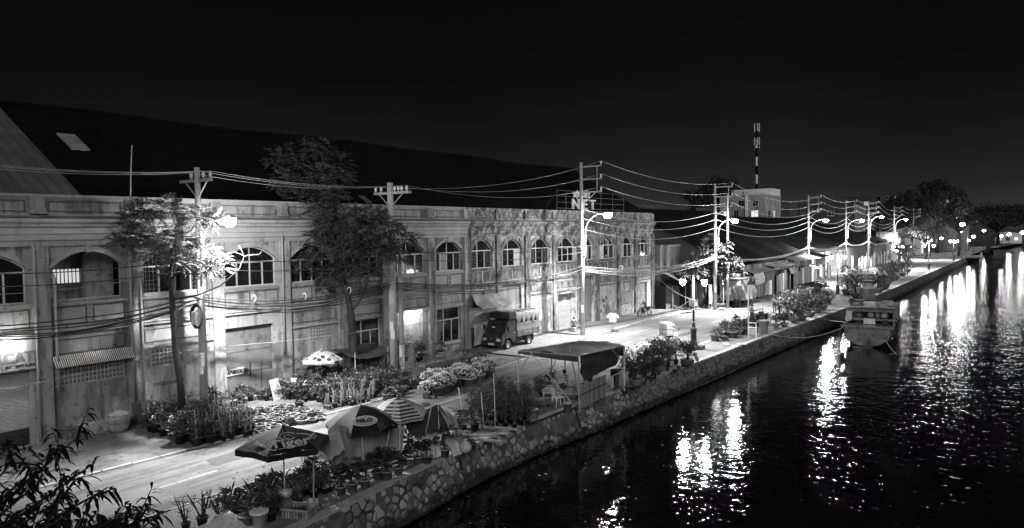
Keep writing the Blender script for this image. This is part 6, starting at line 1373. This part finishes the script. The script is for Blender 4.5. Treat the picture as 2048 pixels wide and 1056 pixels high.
for k, (x, y, z, r) in enumerate(((-.9, 3.4, 1.95, .22), (.0, 3.6, 1.95, .28), (.5, 3.4, 1.95, .2), (1.0, 3.5, 1.95, .3))): o = thing('bundle', 'bundle of belongings stowed on the shelf under the boat roof', 'bundle', bw(x, y, .62), 0, 'bundles under the boat roof'); MB().box(-r, r, -r, r, 0, z - .65).build('locker', m_hull2, o); MB().lathe([(r*.6, 0), (r*1.1, .12), (r*.9, .34), (r*.3, .5), (0, .5)], (0, 0, z - .62), 9).build('sack', m_plast if k % 2 else m_tarp2, o, True)
MB().box(-1.5, -.5, 1.5, 1.56, .6, 1.5).build('side_panel', m_hull, bt)
for k, (x, y, w, h, m_) in enumerate(((-1.2, 3.6, .7, .3, m_tarp2), (-.2, 4.4, .9, .35, m_plast), (.9, 3.3, .6, .28, m_wood), (1.1, 5.2, .8, .4, m_tarp2), (-1.1, 6.0, .9, .35, m_wood_d))):
    o = link('roof_load', bevel_mesh(MB().box(-w/2, w/2, -.4, .4, 0, h).mesh('roof_load', m_), .06, 2), None, bw(x, y, 2.77), (0, 0, rv(-.3, .3))); tag(o, ['grey bundle at the left rear of the boat roof', 'pale bundle in the middle of the boat roof', 'wooden box at the right rear of the boat roof', 'grey bundle farther up the right of the boat roof', 'dark box farther up the left of the boat roof'][k], 'bundle')
plant('bush', 'clay', bw(1.2, .45, 1.66 - .0), .7, 'potted plant on the right end of the boat stern beam'); plant('bonsai', 'bowl', bw(-1.35, 3.0, 2.78), .6, 'small potted tree at the left corner of the boat roof')
cloth('sheet', 'dark sheet hanging from the right side of the boat roof', 'sheet', [bw(1.72, 2.7, 2.55), bw(1.75, 4.8, 2.55), bw(1.82, 4.8, 1.7), bw(1.8, 2.7, 1.85)], m_tarp2, .03, .06, 12, 8, gath=.04)
o = MB().tube([bw(-.2 + .45*math.cos(a*.7)*(1 - a*.01), 1.0 + .3*math.sin(a*.7), .66 + a*.012) for a in range(26)], .03, 5).build('coiled_rope', m_bamb, None, True); tag(o, 'coil of rope lying in the stern well of the boat', 'rope')
for a, b, s, lab in ((bw(-1.7, .3, 1.45), Vector((-16.0, 55.0, .1)), .5, 'slack mooring rope from the boat to the quay by the drum'), (bw(1.3, 0, .6), bw(2.6, -3.5, 0), .25, 'rope trailing from the boat stern into the water'), (bw(-1.6, 4, 1.4), Vector((-15.9, 68, .1)), .1, 'short mooring rope from the boat to the quay')):
    o = MB().tube(cat(a, b, s), .022, 5).build('mooring_rope', m_plast, None, True); tag(o, lab, 'rope')
fl_ = MB()
for k in range(60):
    p = G(rv(760, 1500), rv(760, 1056), ZW + .012)
    if p.x < qx(p.y) + .7: continue
    s = rv(.02, .06); fl_.poly([p + Vector((s*math.cos(a)*rv(.6, 1.5), s*math.sin(a), 0)) for a in (0, 1.2, 2.4, 3.8, 5.1)])
o = fl_.build('floating_litter', m_plast); o['kind'] = 'stuff'
# ------------------------------------------------------------------ shacks and houses beyond the warehouse
def house(label, x0, x1, y0, y1, h, m, roof='gable', rh=1.5, rm=None, wins=(), name='house', ov=.35, catg='house', lit=()):
    o = thing(name, label, catg, (x0, y0, 0)); w, d = x1 - x0, y1 - y0
    MB().box(0, w, 0, d, -.1, h).build('wall', m, o)
    rm = rm or m_roof
    if roof == 'gable':      # ridge along y
        for s in (0, 1):
            a = Vector((w + ov, -ov, h - .12) if s else (-ov, -ov, h - .12)); r = Vector((w/2, -ov, h + rh)); L = Vector((0, d + 2*ov, 0)); nu = max(4, int(d/.4))
            MB().grid(lambda u, v: a.lerp(r, v) + L*u + Vector((0, 0, .04 if round(u*nu) % 2 else 0)), nu, 2).build('roof', rm, o)
        MB().prism([(0, 0, h), (w, 0, h), (w/2, 0, h + rh - .05)], (0, .1, 0)).build('gable', m, o)
    elif roof == 'hip':
        a = [(-ov, -ov, h), (w + ov, -ov, h), (w + ov, d + ov, h), (-ov, d + ov, h)]; k = min(w, d)*.5; r0, r1 = ((w/2, k, h + rh), (w/2, d - k, h + rh)) if d >= w else ((k, d/2, h + rh), (w - k, d/2, h + rh))
        mb = MB()
        for q in ([a[0], a[1], r0], [a[1], a[2], r1, r0], [a[2], a[3], r1], [a[3], a[0], r0, r1]): mb.poly(q)
        mb.build('roof', rm, o); hb = MB()
        for p, q in ((a[0], r0), (a[1], r0), (a[2], r1), (a[3], r1), (r0, r1)): hb.tube([p, q], .1, 5)
        hb.build('ridge_cap', m_roof2, o)
    elif roof == 'flat': MB().box(-.1, w + .1, -.1, d + .1, h, h + .25).build('parapet', m, o)
    elif roof == 'lean':     # falls to +x
        nu = max(4, int(d/.35)); a = Vector((-ov, -ov, h + rh)); b = Vector((w + ov*2, -ov, h)); L = Vector((0, d + 2*ov, 0))
        MB().grid(lambda u, v: a.lerp(b, v) + L*u + Vector((0, 0, .05 + (.035 if round(u*nu) % 2 else 0))), nu, 2).build('roof', rm, o)
    for k, (face, a, z, ww, hh) in enumerate(wins):      # face 'x' = towards the street, 'y' = towards the camera
        lm = e_win if k in lit else (e_win2 if (k + 3) % 5 == 0 and lit else m_glass)
        if face == 'x': wo_ = MB().box(w - .04, w + .04, a, a + ww, z, z + hh).box(w - .02, w + .1, a - .08, a + ww + .08, z - .1, z - .02).build('window', m_frame, o); MB().box(w + .04, w + .05, a + .07, a + ww/2 - .03, z + .07, z + hh - .07).box(w + .04, w + .05, a + ww/2 + .03, a + ww - .07, z + .07, z + hh - .07).build('pane', lm, wo_)
        else: wo_ = MB().box(a, a + ww, -.04, .04, z, z + hh).box(a - .08, a + ww + .08, -.1, .02, z - .1, z - .02).build('window', m_frame, o); MB().box(a + .07, a + ww/2 - .03, -.05, -.04, z + .07, z + hh - .07).box(a + ww/2 + .03, a + ww - .07, -.05, -.04, z + .07, z + hh - .07).build('pane', lm, wo_)
    return o
house('plain blank grey house wall just past the warehouse corner', -40, -31.2, 68.6, 73.5, 6.2, m_far, 'flat')
h_ = house('low house with tiled hip roof and pierced white wall behind the blank grey wall', -47, -37, 80.5, 98, 6.9, m_paint, 'hip', 4.4, m_roof2)
lt = MB()
for k in range(12):
    if k % 3 != 2:
        for q in range(3): lt.prism([(10.0, .6 + k*1.3 + q*.3 + .13*math.cos(a), 6.15 + (q % 2)*.18 + .13*math.sin(a)) for a in (0, PI/2, PI, 1.5*PI)], (.03, 0, 0))
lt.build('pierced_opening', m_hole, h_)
# row of small stalls under tin roofs beside the corner
def stall(label, x, y, w, d, h, front, rm, roll=False):      # w along y, front face towards +x
    o = thing('market_stall', label, 'stall', (x, y, 0)); ppl = MB().box(-.012, .012, 0, .2, 0, h - .1).mesh('plank', front)
    n = int(w/.21)
    for k in range(n):
        if (k*7 + int(y)) % 11 == 3: continue
        link('plank', ppl, o, (rv(-.012, .012), k*.21, 0), (0, 0, 0), (1, 1, rv(.93, 1)))
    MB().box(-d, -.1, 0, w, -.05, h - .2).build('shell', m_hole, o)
    nu = max(6, int(w/.25)); MB().grid(lambda u, v: (-d + (d + .9)*v, -.15 + (w + .3)*u, h + .55 - .75*v + (.04 if round(u*nu) % 2 else 0)), nu, 3).build('roof', rm, o)
    for yy in (.05, w - .05): MB().tube([(.7, yy, 0), (.7, yy, h - .1)], .045, 6).build('post', m_wood, o)
    return o
stall('board fronted stall with a dark awning tucked against the warehouse corner', -30.4, 68.2, 3.4, 3.0, 2.6, m_gate, m_tarp)
stall('stall fronted with pale upright slats behind the double globe lamp', -29.3, 72.0, 3.6, 3.0, 2.7, m_shut, m_tarp2)
cloth('tarpaulin', 'wide dark awning sheet stretched out over the small stalls by the corner', 'tarpaulin', [(-31, 67.8, 3.9), (-30.6, 76.0, 3.7), (-27.9, 75.6, 2.9), (-28.6, 67.9, 2.85)], m_tarp, .2, .1, 20, 10)
o = thing('display_cabinet', 'small wooden cabinet standing in front of the slatted stall', 'cabinet', (-28.7, 71.3, 0)); link('box', bevel_mesh(MB().box(-.3, .3, -.6, .6, .15, .95).mesh('box', m_wood), .02), o)
for s in ((-1, -1), (1, -1), (1, 1), (-1, 1)): MB().box(s[0]*.25 - .03, s[0]*.25 + .03, s[1]*.5 - .03, s[1]*.5 + .03, 0, .16).build('leg', m_wood, o)
o = thing('poster_board', 'upright board covered with posters beside the leafy tree and poles', 'notice board', (-26.9, 71.2, 0)); MB().box(-.03, .03, -.4, .4, .5, 2.4).build('board', m_white_old, o); MB().box(.03, .04, -.33, .33, 1.6, 2.2).box(.03, .04, -.33, .1, .7, 1.4).build('poster', m_tarp2, o)
for yy in (-.38, .38): MB().box(-.04, .04, yy - .03, yy + .03, 0, 2.5).build('post', m_wood, o)
plant('bare', 'bowl', (-25.8, 70.9, 0), 1.6, 'twiggy plant in a big dark bowl at the foot of the poles')
o = bucket('white basin on the ground before the big dark bowl', Vector((-25.4, 70.0, 0)), .3, .2, m_white, handle=False, name='basin'); o['category'] = 'basin'
for k, (x, y, w, h, lab) in enumerate(((-24.9, 73.2, .7, 1.0, 'dark litter bin between the poles and the tarp stall'),)): bucket(lab, Vector((x, y, 0)), .3, .8, m_dark, handle=False, name='litter_bin')
nb = thing('notice_panel', 'small dark notice panel with white lettering between the two poles', 'sign', (-25.9, 71.8, 2.3)); MB().box(0, .04, -.1, .9, 0, .7).build('board', m_black, nb); MB().tube([(-.02, .4, -2.3), (-.02, .4, .2)], .03, 5).build('post', m_steel, nb); text('SỬA XE', .2, (.045, -.02, .42), m_white, nb, ext=.003); text('24 - 25', .2, (.045, -.02, .12), m_white, nb, ext=.003)
# tarp stall and the long tin shed
tsd = thing('tarp_stall', 'stall closed with a dark wrinkled tarp skirt under a pale lean-to roof', 'stall', (-25.0, 74.5, 0)); z0 = Vector(tsd.location)
MB().box(-2.2, 0, 0, 4.6, 2.75, 2.82).build('roof', m_shut, tsd)
for x, y in ((-2.1, .1), (0, .1), (0, 4.5), (-2.1, 4.5)): MB().tube([(x, y, 0), (x, y, 2.8)], .05, 6).build('post', m_wood, tsd)
for (a, b) in (((.05, 0, 2.7), (.05, 4.6, 2.7)), ((-2.2, -.05, 2.7), (.05, -.05, 2.7))): cloth('skirt', None, None, [a, b, (Vector(b) + Vector((.25, .1, -2.1))), (Vector(a) + Vector((.25, -.1, -2.1)))], m_tarp2, .05, .12, 22, 10, parent=tsd, gath=.07)
MB().box(-2.1, 0, .1, 4.5, .5, .56).build('counter', m_wood_d, tsd)
sd = thing('tin_shed', 'long shed of patched tin and boards under a huge black roof', 'shed', (-26.0, 78.6, 0)); LW = 29.5
yy = 0
k = 0
while yy < LW:
    w = rv(.7, 1.5)
    if not (9.5 < yy < 11.6 or 17 < yy < 20): MB().box(-.03, .03, 0, w - .03, rv(-.05, .2), rv(2.2, 2.8)).build('panel', [m_tin, m_gate, m_wood, m_white_old, m_tin][k % 5], sd, False, (rv(-.05, .05), yy, 0)); 
    MB().box(-.03, .03, 0, w - .02, rv(2.85, 2.95), 4.0).build('panel', [m_gate, m_tin, m_wood_d, m_tin][k % 4], sd, False, (rv(-.06, .02), yy, 0))
    yy += w; k += 1
for q in range(9): MB().box(.04, .14, q*3.6, q*3.6 + .14, 0, 4.1).build('post', m_wood, sd)
MB().box(-6, -.4, 0, LW, -.05, 4).build('shell', m_hole, sd)
for a, b, z, nm in ((0, 8, 3.3, m_tin), (8, 17, 3.55, m_tin), (17, 29.5, 3.9, m_roof2)):
    nu = int((b - a)/.3); MB().grid(lambda u, v: (-1.2 + 2.5*v, a + (b - a)*u, z + .5 - .62*v + (.04 if round(u*nu) % 2 else 0)), nu, 2).build('awning', nm, sd)
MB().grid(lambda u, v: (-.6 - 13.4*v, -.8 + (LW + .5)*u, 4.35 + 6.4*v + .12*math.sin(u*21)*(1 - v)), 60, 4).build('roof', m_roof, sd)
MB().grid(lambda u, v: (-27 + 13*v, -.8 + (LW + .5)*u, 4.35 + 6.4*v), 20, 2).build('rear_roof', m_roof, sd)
for q in (0, LW): MB().prism([(-.4, q, 4.2), (-14, q, 10.5), (-26.5, q, 4.2)], (0, .1, 0)).build('gable', m_far_d, sd)
cloth('banner', 'pale sheet hung across the boards of the tin shed', 'cloth', [(-25.8, 81.5, 3.3), (-25.75, 85, 3.1), (-25.5, 85, 1.9), (-25.6, 81.6, 1.7)], m_plast, .05, .08, 12, 8); cloth('banner', 'dark sagging cloth hung across the shed front', 'cloth', [(-25.75, 85.4, 2.9), (-25.7, 88.4, 3.0), (-25.5, 88.4, 2.1), (-25.5, 85.4, 2.0)], m_tarp, .15, .08, 12, 8); cloth('banner', 'cloth with pale folds slung over the dark shed doorway', 'cloth', [(-25.75, 95.6, 3.0), (-25.75, 98.4, 3.1), (-25.5, 98.4, 2.4), (-25.5, 95.6, 2.3)], m_tarp2, .2, .08, 12, 6)
# second great black roof, fence, houses
g2 = thing('dark_depot', 'long low depot with a huge black roof and grey sheeted wall behind the board fence', 'depot', (-31, 112, 0))
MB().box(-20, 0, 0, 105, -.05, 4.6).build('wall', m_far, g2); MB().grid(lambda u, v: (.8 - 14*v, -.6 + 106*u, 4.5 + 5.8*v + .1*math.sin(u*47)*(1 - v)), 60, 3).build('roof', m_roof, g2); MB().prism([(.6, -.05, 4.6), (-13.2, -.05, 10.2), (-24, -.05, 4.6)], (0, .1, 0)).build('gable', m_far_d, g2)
y = 113.0; fn = thing('board_fence', 'uneven fence of pale upright boards and tin sheets along the roadside', 'fence', (-28.2, 113, 0)); k = 0
while y < 200:
    w = rv(.35, 1.1)
    if (y < 120 or 126 < y < 129 or 150 < y < 181 or 184 < y) and R.random() > .08: MB().box(-.03, .03, 0, w - .04, 0, rv(1.6, 3.1)).build('board', [m_white_old, m_shut, m_tin, m_wood][k % 4], fn, False, (rv(-.1, .1) + 1.2*(y - 113)/90, y - 113, 0))
    y += w; k += 1
for k, (x, y, h, w) in enumerate(((-27.6, 121.5, 1.9, .5), (-27.2, 124, 2.2, .45), (-27.2, 131, 2.3, .9), (-26.9, 135, 1.2, .8), (-27.0, 141, 2.9, .6))):
    o = MB().box(-.08, .08, -w/2, w/2, 0, h).build('gate_post', m_white_old, None, False, (x, y, 0)); tag(o, 'pale upright slab standing in the gap of the board fence', 'post', 'slabs in the fence gap')
for a in (('white multi storey house with lit windows rising behind the shacks', -58.2, -48.2, 160, 172, 15.2, m_paint, [('y', .8, 10.6, 1.3, 1.5), ('y', 3.2, 10.4, 1.1, 1.9), ('y', 7.0, 10.6, 1.6, 1.5), ('y', 1.5, 13.0, 1.0, 1.4), ('y', 4.2, 13.0, 1.3, 1.4), ('y', 7.4, 13.0, 1.2, 1.2), ('x', 2, 10.5, 1.4, 1.6), ('x', 6, 10.5, 1.4, 1.6)], (0, 2)),
          ('narrow pale house beside the white multi storey house', -67, -59.5, 168, 180, 13.0, m_far, [('y', 1.0, 9.8, 1.2, 1.2), ('y', 4.6, 9.8, .7, 1.2)], (1,)), ('low grey house with a round topped gable far behind the tiled roof', -74, -68, 176, 186, 12.2, m_far, [('y', 2, 9.6, 2.2, 1.2)], ()),
          ('pale flat roofed house end among the dark roofs beyond the mast', -44, -36, 190, 205, 13.4, m_far_d, [('y', 2, 11, 1.5, 1.2)], ()),):
    house(a[0], *a[1:6], a[6], 'flat', wins=a[7], lit=a[8] or (99,))
wb = [o for o in COL.objects if o.get('label', '').startswith('white multi')][0]
MB().box(-.1, 6.4, -1.0, 0, 9.3, 9.42).box(-.1, 6.4, -1.0, -.95, 10.1, 10.16).build('balcony', m_white_old, wb); MB().box(5.8, 6.3, -.35, 0, 0, 15.4).build('pier', m_white_old, wb); MB().tube([(2.5, 3, 15.2), (2.5, 3, 16.8)], .7, 10).tube([(4.6, 3, 15.2), (4.6, 3, 16.4)], .5, 10).build('water_tank', m_steel, wb)
MB().box(1, 9.9, 5, 11.8, 15.2, 17.0).build('roof_room', m_white_old, wb)
# small houses and shop fronts strung along the street beyond the shed
for (lab, x0, x1, y0, y1, h, m_, rf_, wins, lit) in (
    ('pale two windowed house front at the end of the tin shed', -32, -28.0, 109.2, 114.5, 4.6, m_white_old, 'lean', [('x', .6, 2.6, 1.2, 1.2), ('x', 3.2, 2.6, 1.2, 1.2), ('x', 2.0, .3, 1.0, 1.9)], (99,)),
    ('narrow shop with a lit doorway in the gap of the board fence', -31, -28.2, 121, 126, 3.4, m_tin, 'lean', [('x', 1.0, .2, 1.6, 2.0), ('x', 3.2, 1.2, 1.0, 1.0)], (0,)),
    ('tin fronted shop between the board fence and the far lamps', -31.5, -28.4, 186, 194, 4.2, m_paint, 'lean', [('x', 1, .3, 2, 2.2), ('x', 4.4, .3, 2, 2.2)], (0,)),
    ('pale shop house beside the farthest street lamp', -33, -28.5, 201, 209, 6.4, m_paint, 'flat', [('x', 1, .3, 2, 2.2), ('x', 4.4, .3, 2, 2.2), ('x', 1, 3.8, 1.5, 1.5), ('x', 4.6, 3.8, 1.5, 1.5), ('y', 1, 3.8, 1.4, 1.4)], (0, 3)),
    ('grey shop house behind the lit leafy tree', -34, -28.0, 211, 222, 5.2, m_paint, 'gable', [('x', 1, .3, 2, 2.2), ('x', 4.4, .3, 2, 2.2), ('x', 8, .3, 2, 2.2), ('y', 3, 2.6, 1.4, 1.4)], (1,)),
    ('pale house with lit windows past the farthest pole', -35, -27.5, 238, 250, 7.0, m_white_old, 'gable', [('y', 1, 3.6, 1.4, 1.5), ('y', 4.5, 3.6, 1.4, 1.5), ('x', 2, .3, 2.4, 2.4), ('x', 7, .3, 2.4, 2.4)], (0, 2)),
    ('small lit kiosk at the end of the street under the dark trees', -25, -20.5, 300, 306, 4.0, m_white_old, 'hip', [('y', 1, .6, 2.4, 2.0)], (0,)),
    ('low pale house on the far bank under the spreading tree', -16, -6, 395, 404, 4.5, m_white_old, 'gable', [('y', 1, 1.2, 1.6, 1.6), ('y', 4, 1.2, 1.6, 1.6), ('y', 7, 1.2, 1.6, 1.6)], (0, 2)),
    ('low house on the far bank at the right picture edge', 2, 14, 440, 450, 4.5, m_white_old, 'gable', [('y', 1, 1.2, 1.6, 1.6), ('y', 5, 1.2, 1.6, 1.6), ('y', 9, 1.2, 1.6, 1.6)], (1,))):
    house(lab, x0, x1, y0, y1, h, m_, rf_, .9, wins=wins, lit=lit)
for k, (x, y, w, z, lab) in enumerate(((-27.9, 110, 4.5, 2.6, 'grey awning on the pale house front at the end of the tin shed'), (-28.0, 186.5, 7, 2.8, 'pale awning on the tin fronted shop past the board fence'), (-28.2, 202, 6.5, 3.0, 'dark awning on the shop house beside the farthest lamp'), (-27.8, 212, 9.5, 2.9, 'long awning on the grey shop house behind the lit tree'))):
    o = MB().grid(lambda u, v: (1.8*v, w*u, z - .5*v + .05*math.sin(u*30)), 24, 3).build('shop_awning', [m_tin, m_shut, m_tarp2, m_tin][k], None, False, (x, y, 0)); tag(o, lab, 'awning')
# mast
ms = thing('radio_mast', 'tall banded radio mast with panel antennas against the night sky', 'mast', (-75.0, 240, 0)); 
for k in range(8): MB().tube([(0, 0, 0 if k == 0 else 17 + k*2.9), (0, 0, 19.9 + k*2.9)], .46 - k*.025, 8).build('band', m_white if k % 2 == 0 else m_roof, ms)
for z, n, l in ((41.0, 5, 2.6), (36.6, 5, 2.4), (34.6, 3, .6)):
    for q in range(n): a = 2*PI*q/n + .4; MB().cb((.85*math.cos(a), .85*math.sin(a), z), (.22, .22, l), 0, a).build('antenna', m_white_old, ms); MB().tube([(0, 0, z), (.85*math.cos(a), .85*math.sin(a), z)], .04, 4).build('antenna_arm', m_dark, ms)
MB().tube([(0, 0, 40), (0, 0, 43)], .1, 6).build('tip', m_dark, ms)
ms2 = thing('thin_mast', 'thin short mast on a house roof far behind the tiled roof', 'mast', (-88, 230, 0)); MB().tube([(0, 0, 0), (0, 0, 24.6)], .16, 6).build('post', m_dark, ms2); MB().cb((0, 0, 23.4), (.5, .4, 1.6)).build('antenna', m_far, ms2)
# skyline of far houses
far = [(-76, 240, 9, 10, 14.5), (-66, 255, 11, 12, 16), (-53, 262, 9, 12, 18), (-42.5, 268, 13, 12, 20), (-33, 300, 10, 10, 19), (-24.5, 272, 6, 10, 15)]
for k, (x, y, w, d, h) in enumerate(far):
    lab = ['flat topped dark house left in the far skyline', 'dark flat house second in the far skyline', 'dark house with a stair tower in the middle of the far skyline', 'tallest dark flat house of the far skyline', 'pale gabled house at the right of the far skyline', 'narrow pale house beside the far trees'][k]
    house(lab, x, x + w, y, y + d, h, m_far_d if k < 4 else m_far, 'flat' if k != 4 else 'gable', 2.2, wins=[('y', 1 + q*2.6, h - 2.8, 1.2, 1.3) for q in range(int(w/2.8))] + [('y', 1 + q*2.6, h - 6.0, 1.2, 1.3) for q in range(int(w/2.8))], lit=(1,) if k in (3, 4) else (99,))

# ------------------------------------------------------------------ far trees
def far_tree(label, x, y, h, r, trunk=True, flat=1.0, leaf=.9, n=26, m=None, lean=0):
    o = thing('spreading_tree', label, 'tree', (x, y, 0)); t, mb = MB(), MB(); th = h*.42
    t.tube([(0, 0, -.1), (lean*.3, 0, th*.5), (lean, 0, th)], [r*.07, r*.055, r*.045], 8)
    for k in range(n):
        a = rv(0, 2*PI); q = math.sqrt(rv(.02, 1)); zz = rv(-.15, 1)
        c = Vector((lean + r*q*math.cos(a)*(1 - .3*max(0, zz)), r*q*math.sin(a)*(1 - .3*max(0, zz)), th + (h - th)*(.35 + .6*zz*math.sqrt(max(.05, 1 - q*q*.8))*flat)))
        limb(t, (lean, 0, th), c, r*.03, r*.006, .1)
        rr = r*rv(.16, .3)
        for _ in range(int(70)):
            d = rdir(-.8); mb.leaf(c + Vector((d.x, d.y, d.z*.55))*rr*rv(.4, 1.05), (d + rdir()*.6), leaf*rv(.6, 1.2), leaf*.5)
    t.build('trunk', m_trunk, o, True); mb.build('crown', m or m_leafd, o); return o
far_tree('dark rounded tree crown behind the white multi storey house', -76, 205, 23.5, 10, leaf=1.2, n=40, m=m_hill); far_tree('smaller dark tree at the left behind the white house', -68, 188, 19, 6, leaf=1.0, m=m_hill)
far_tree('tall dark tree behind the farthest poles', -30.5, 232, 18.5, 8, leaf=1.0, n=34, m=m_hill); far_tree('tallest dark tree between the far houses and the quay end', -24.5, 250, 22.5, 7.5, leaf=1.0, n=34, m=m_hill); far_tree('lit leafy tree over the road before the tall dark trees', -22.6, 205, 9.5, 5.5, flat=.8, leaf=.6, n=30, m=m_leaf2)
far_tree('leafy tree with lit tufts above the tall single quay lamp', -17.5, 230, 14.5, 5, leaf=.8, n=24)
far_tree('big dark spreading tree leaning over the canal at the quay end', -12.2, 252, 15.5, 11, flat=.7, leaf=1.0, n=60, m=m_hill, lean=2.5); far_tree('broad dark tree on the far bank right of the spreading tree', -4, 335, 17, 13, flat=.7, leaf=1.3, n=40, m=m_hill); far_tree('low dark tree crown at the right picture edge', 8, 410, 17, 16, flat=.7, leaf=1.6, n=40, m=m_hill); far_tree('dark tree behind the far bank lamps', -14, 370, 15, 12, flat=.7, leaf=1.4, n=34, m=m_hill); far_tree('distant dark tree beyond the right picture edge', 34, 430, 16, 16, flat=.7, leaf=1.6, n=30, m=m_hill)
lp2 = thing('landing_stage', 'low concrete landing stage jutting into the canal below the spreading tree', 'jetty', (-15, 219, 0)); MB().box(-.5, 3.2, 0, 9, -.25, .15).build('deck', m_pave, lp2)
for q in range(5): MB().tube([(2.9, .4 + q*2, -1.6), (2.9, .4 + q*2, -.2)], .12, 6).build('pile', m_conc, lp2); MB().tube([(3.0, .4 + q*2, .1), (3.0, .4 + q*2, 1.0)], .04, 5).build('rail_post', m_white_old, lp2)
MB().box(2.97, 3.03, .3, 8.6, .95, 1.02).build('rail', m_white_old, lp2)
b2 = thing('moored_boat', 'small dark boat moored in the distance below the spreading tree', 'boat', (-8.5, 240, ZW), .1); MB().prism([(-1.3, 0, .9), (-1.1, 0, .1), (1.1, 0, .1), (1.3, 0, .9)], (0, 9, 0)).build('hull', m_hull2, b2); MB().box(-1.1, 1.1, 3, 7.5, .9, 2.3).box(-1.3, 1.3, 2.8, 7.7, 2.3, 2.4).build('cabin', m_hull2, b2)

# ------------------------------------------------------------------ near tree reaching in at the lower left
nt_base = Vector((-17.5, 1.2, .1))
o = thing('near_tree', 'dark leafy branches of a near tree reaching in at the lower left', 'tree', nt_base)
t, mb = MB(), MB()
hub = Vector((-11.2, 2.2, 3.6)) - nt_base
def hook(p, d, L, w):                # a narrow leaf that curls down
    x = d.cross(Vector((0, 0, 1)))
    if x.length < .05: x = Vector((1, 0, 0))
    x.normalize(); cur = [p + d*L*k - Vector((0, 0, 1))*L*.75*k*k for k in (0, .35, .7, 1.0)]; ww = (w*.3, w, w*.8, 0)
    mb.add([cur[0], cur[1] - x*ww[1]/2, cur[1] + x*ww[1]/2, cur[2] - x*ww[2]/2, cur[2] + x*ww[2]/2, cur[3]], [(0, 1, 2), (1, 3, 4, 2), (3, 5, 4)])
t.tube([(0, 0, 0), (2.2, .3, 2.0), hub], [.2, .15, .1], 8)
tips = [(-60, 1000, 6.5), (20, 930, 7.5), (110, 900, 8.3), (160, 870, 8.6), (60, 1010, 7.0), (140, 985, 7.4), (215, 975, 7.8), (100, 1040, 6.8), (250, 1030, 7.2), (300, 1015, 7.5), (320, 1050, 7.2), (180, 1056, 6.6), (-20, 960, 6.8), (90, 955, 7.6), (30, 1050, 6.2), (190, 925, 8.2), (270, 1056, 6.9), (150, 1020, 6.9), (10, 905, 7.4), (340, 1020, 7.4)]
for px, py, D in tips:
    c = PD(px, py, D) - nt_base; d = (c - hub); q = hub + d*.45 + Vector((0, 0, -.1)); t.tube([hub, q, c], [.05, .03, .008], 5)
    for k in range(60):
        u = rv(.3, 1.02); p = hub.lerp(q, u/.45) if u < .45 else q.lerp(c, (u - .45)/.57); hook(p, (d.normalized()*.5 + rdir(-.5)).normalized(), rv(.13, .24), rv(.034, .055))
    for w in range(4):
        st_ = q.lerp(c, rv(.2, 1)); e = st_ + rdir(-.2)*rv(.2, .45); t.tube([st_, e], [.012, .004], 4)
        for k in range(14): hook(st_.lerp(e, rv(.1, 1)), rdir(-.3), rv(.12, .22), rv(.03, .05))
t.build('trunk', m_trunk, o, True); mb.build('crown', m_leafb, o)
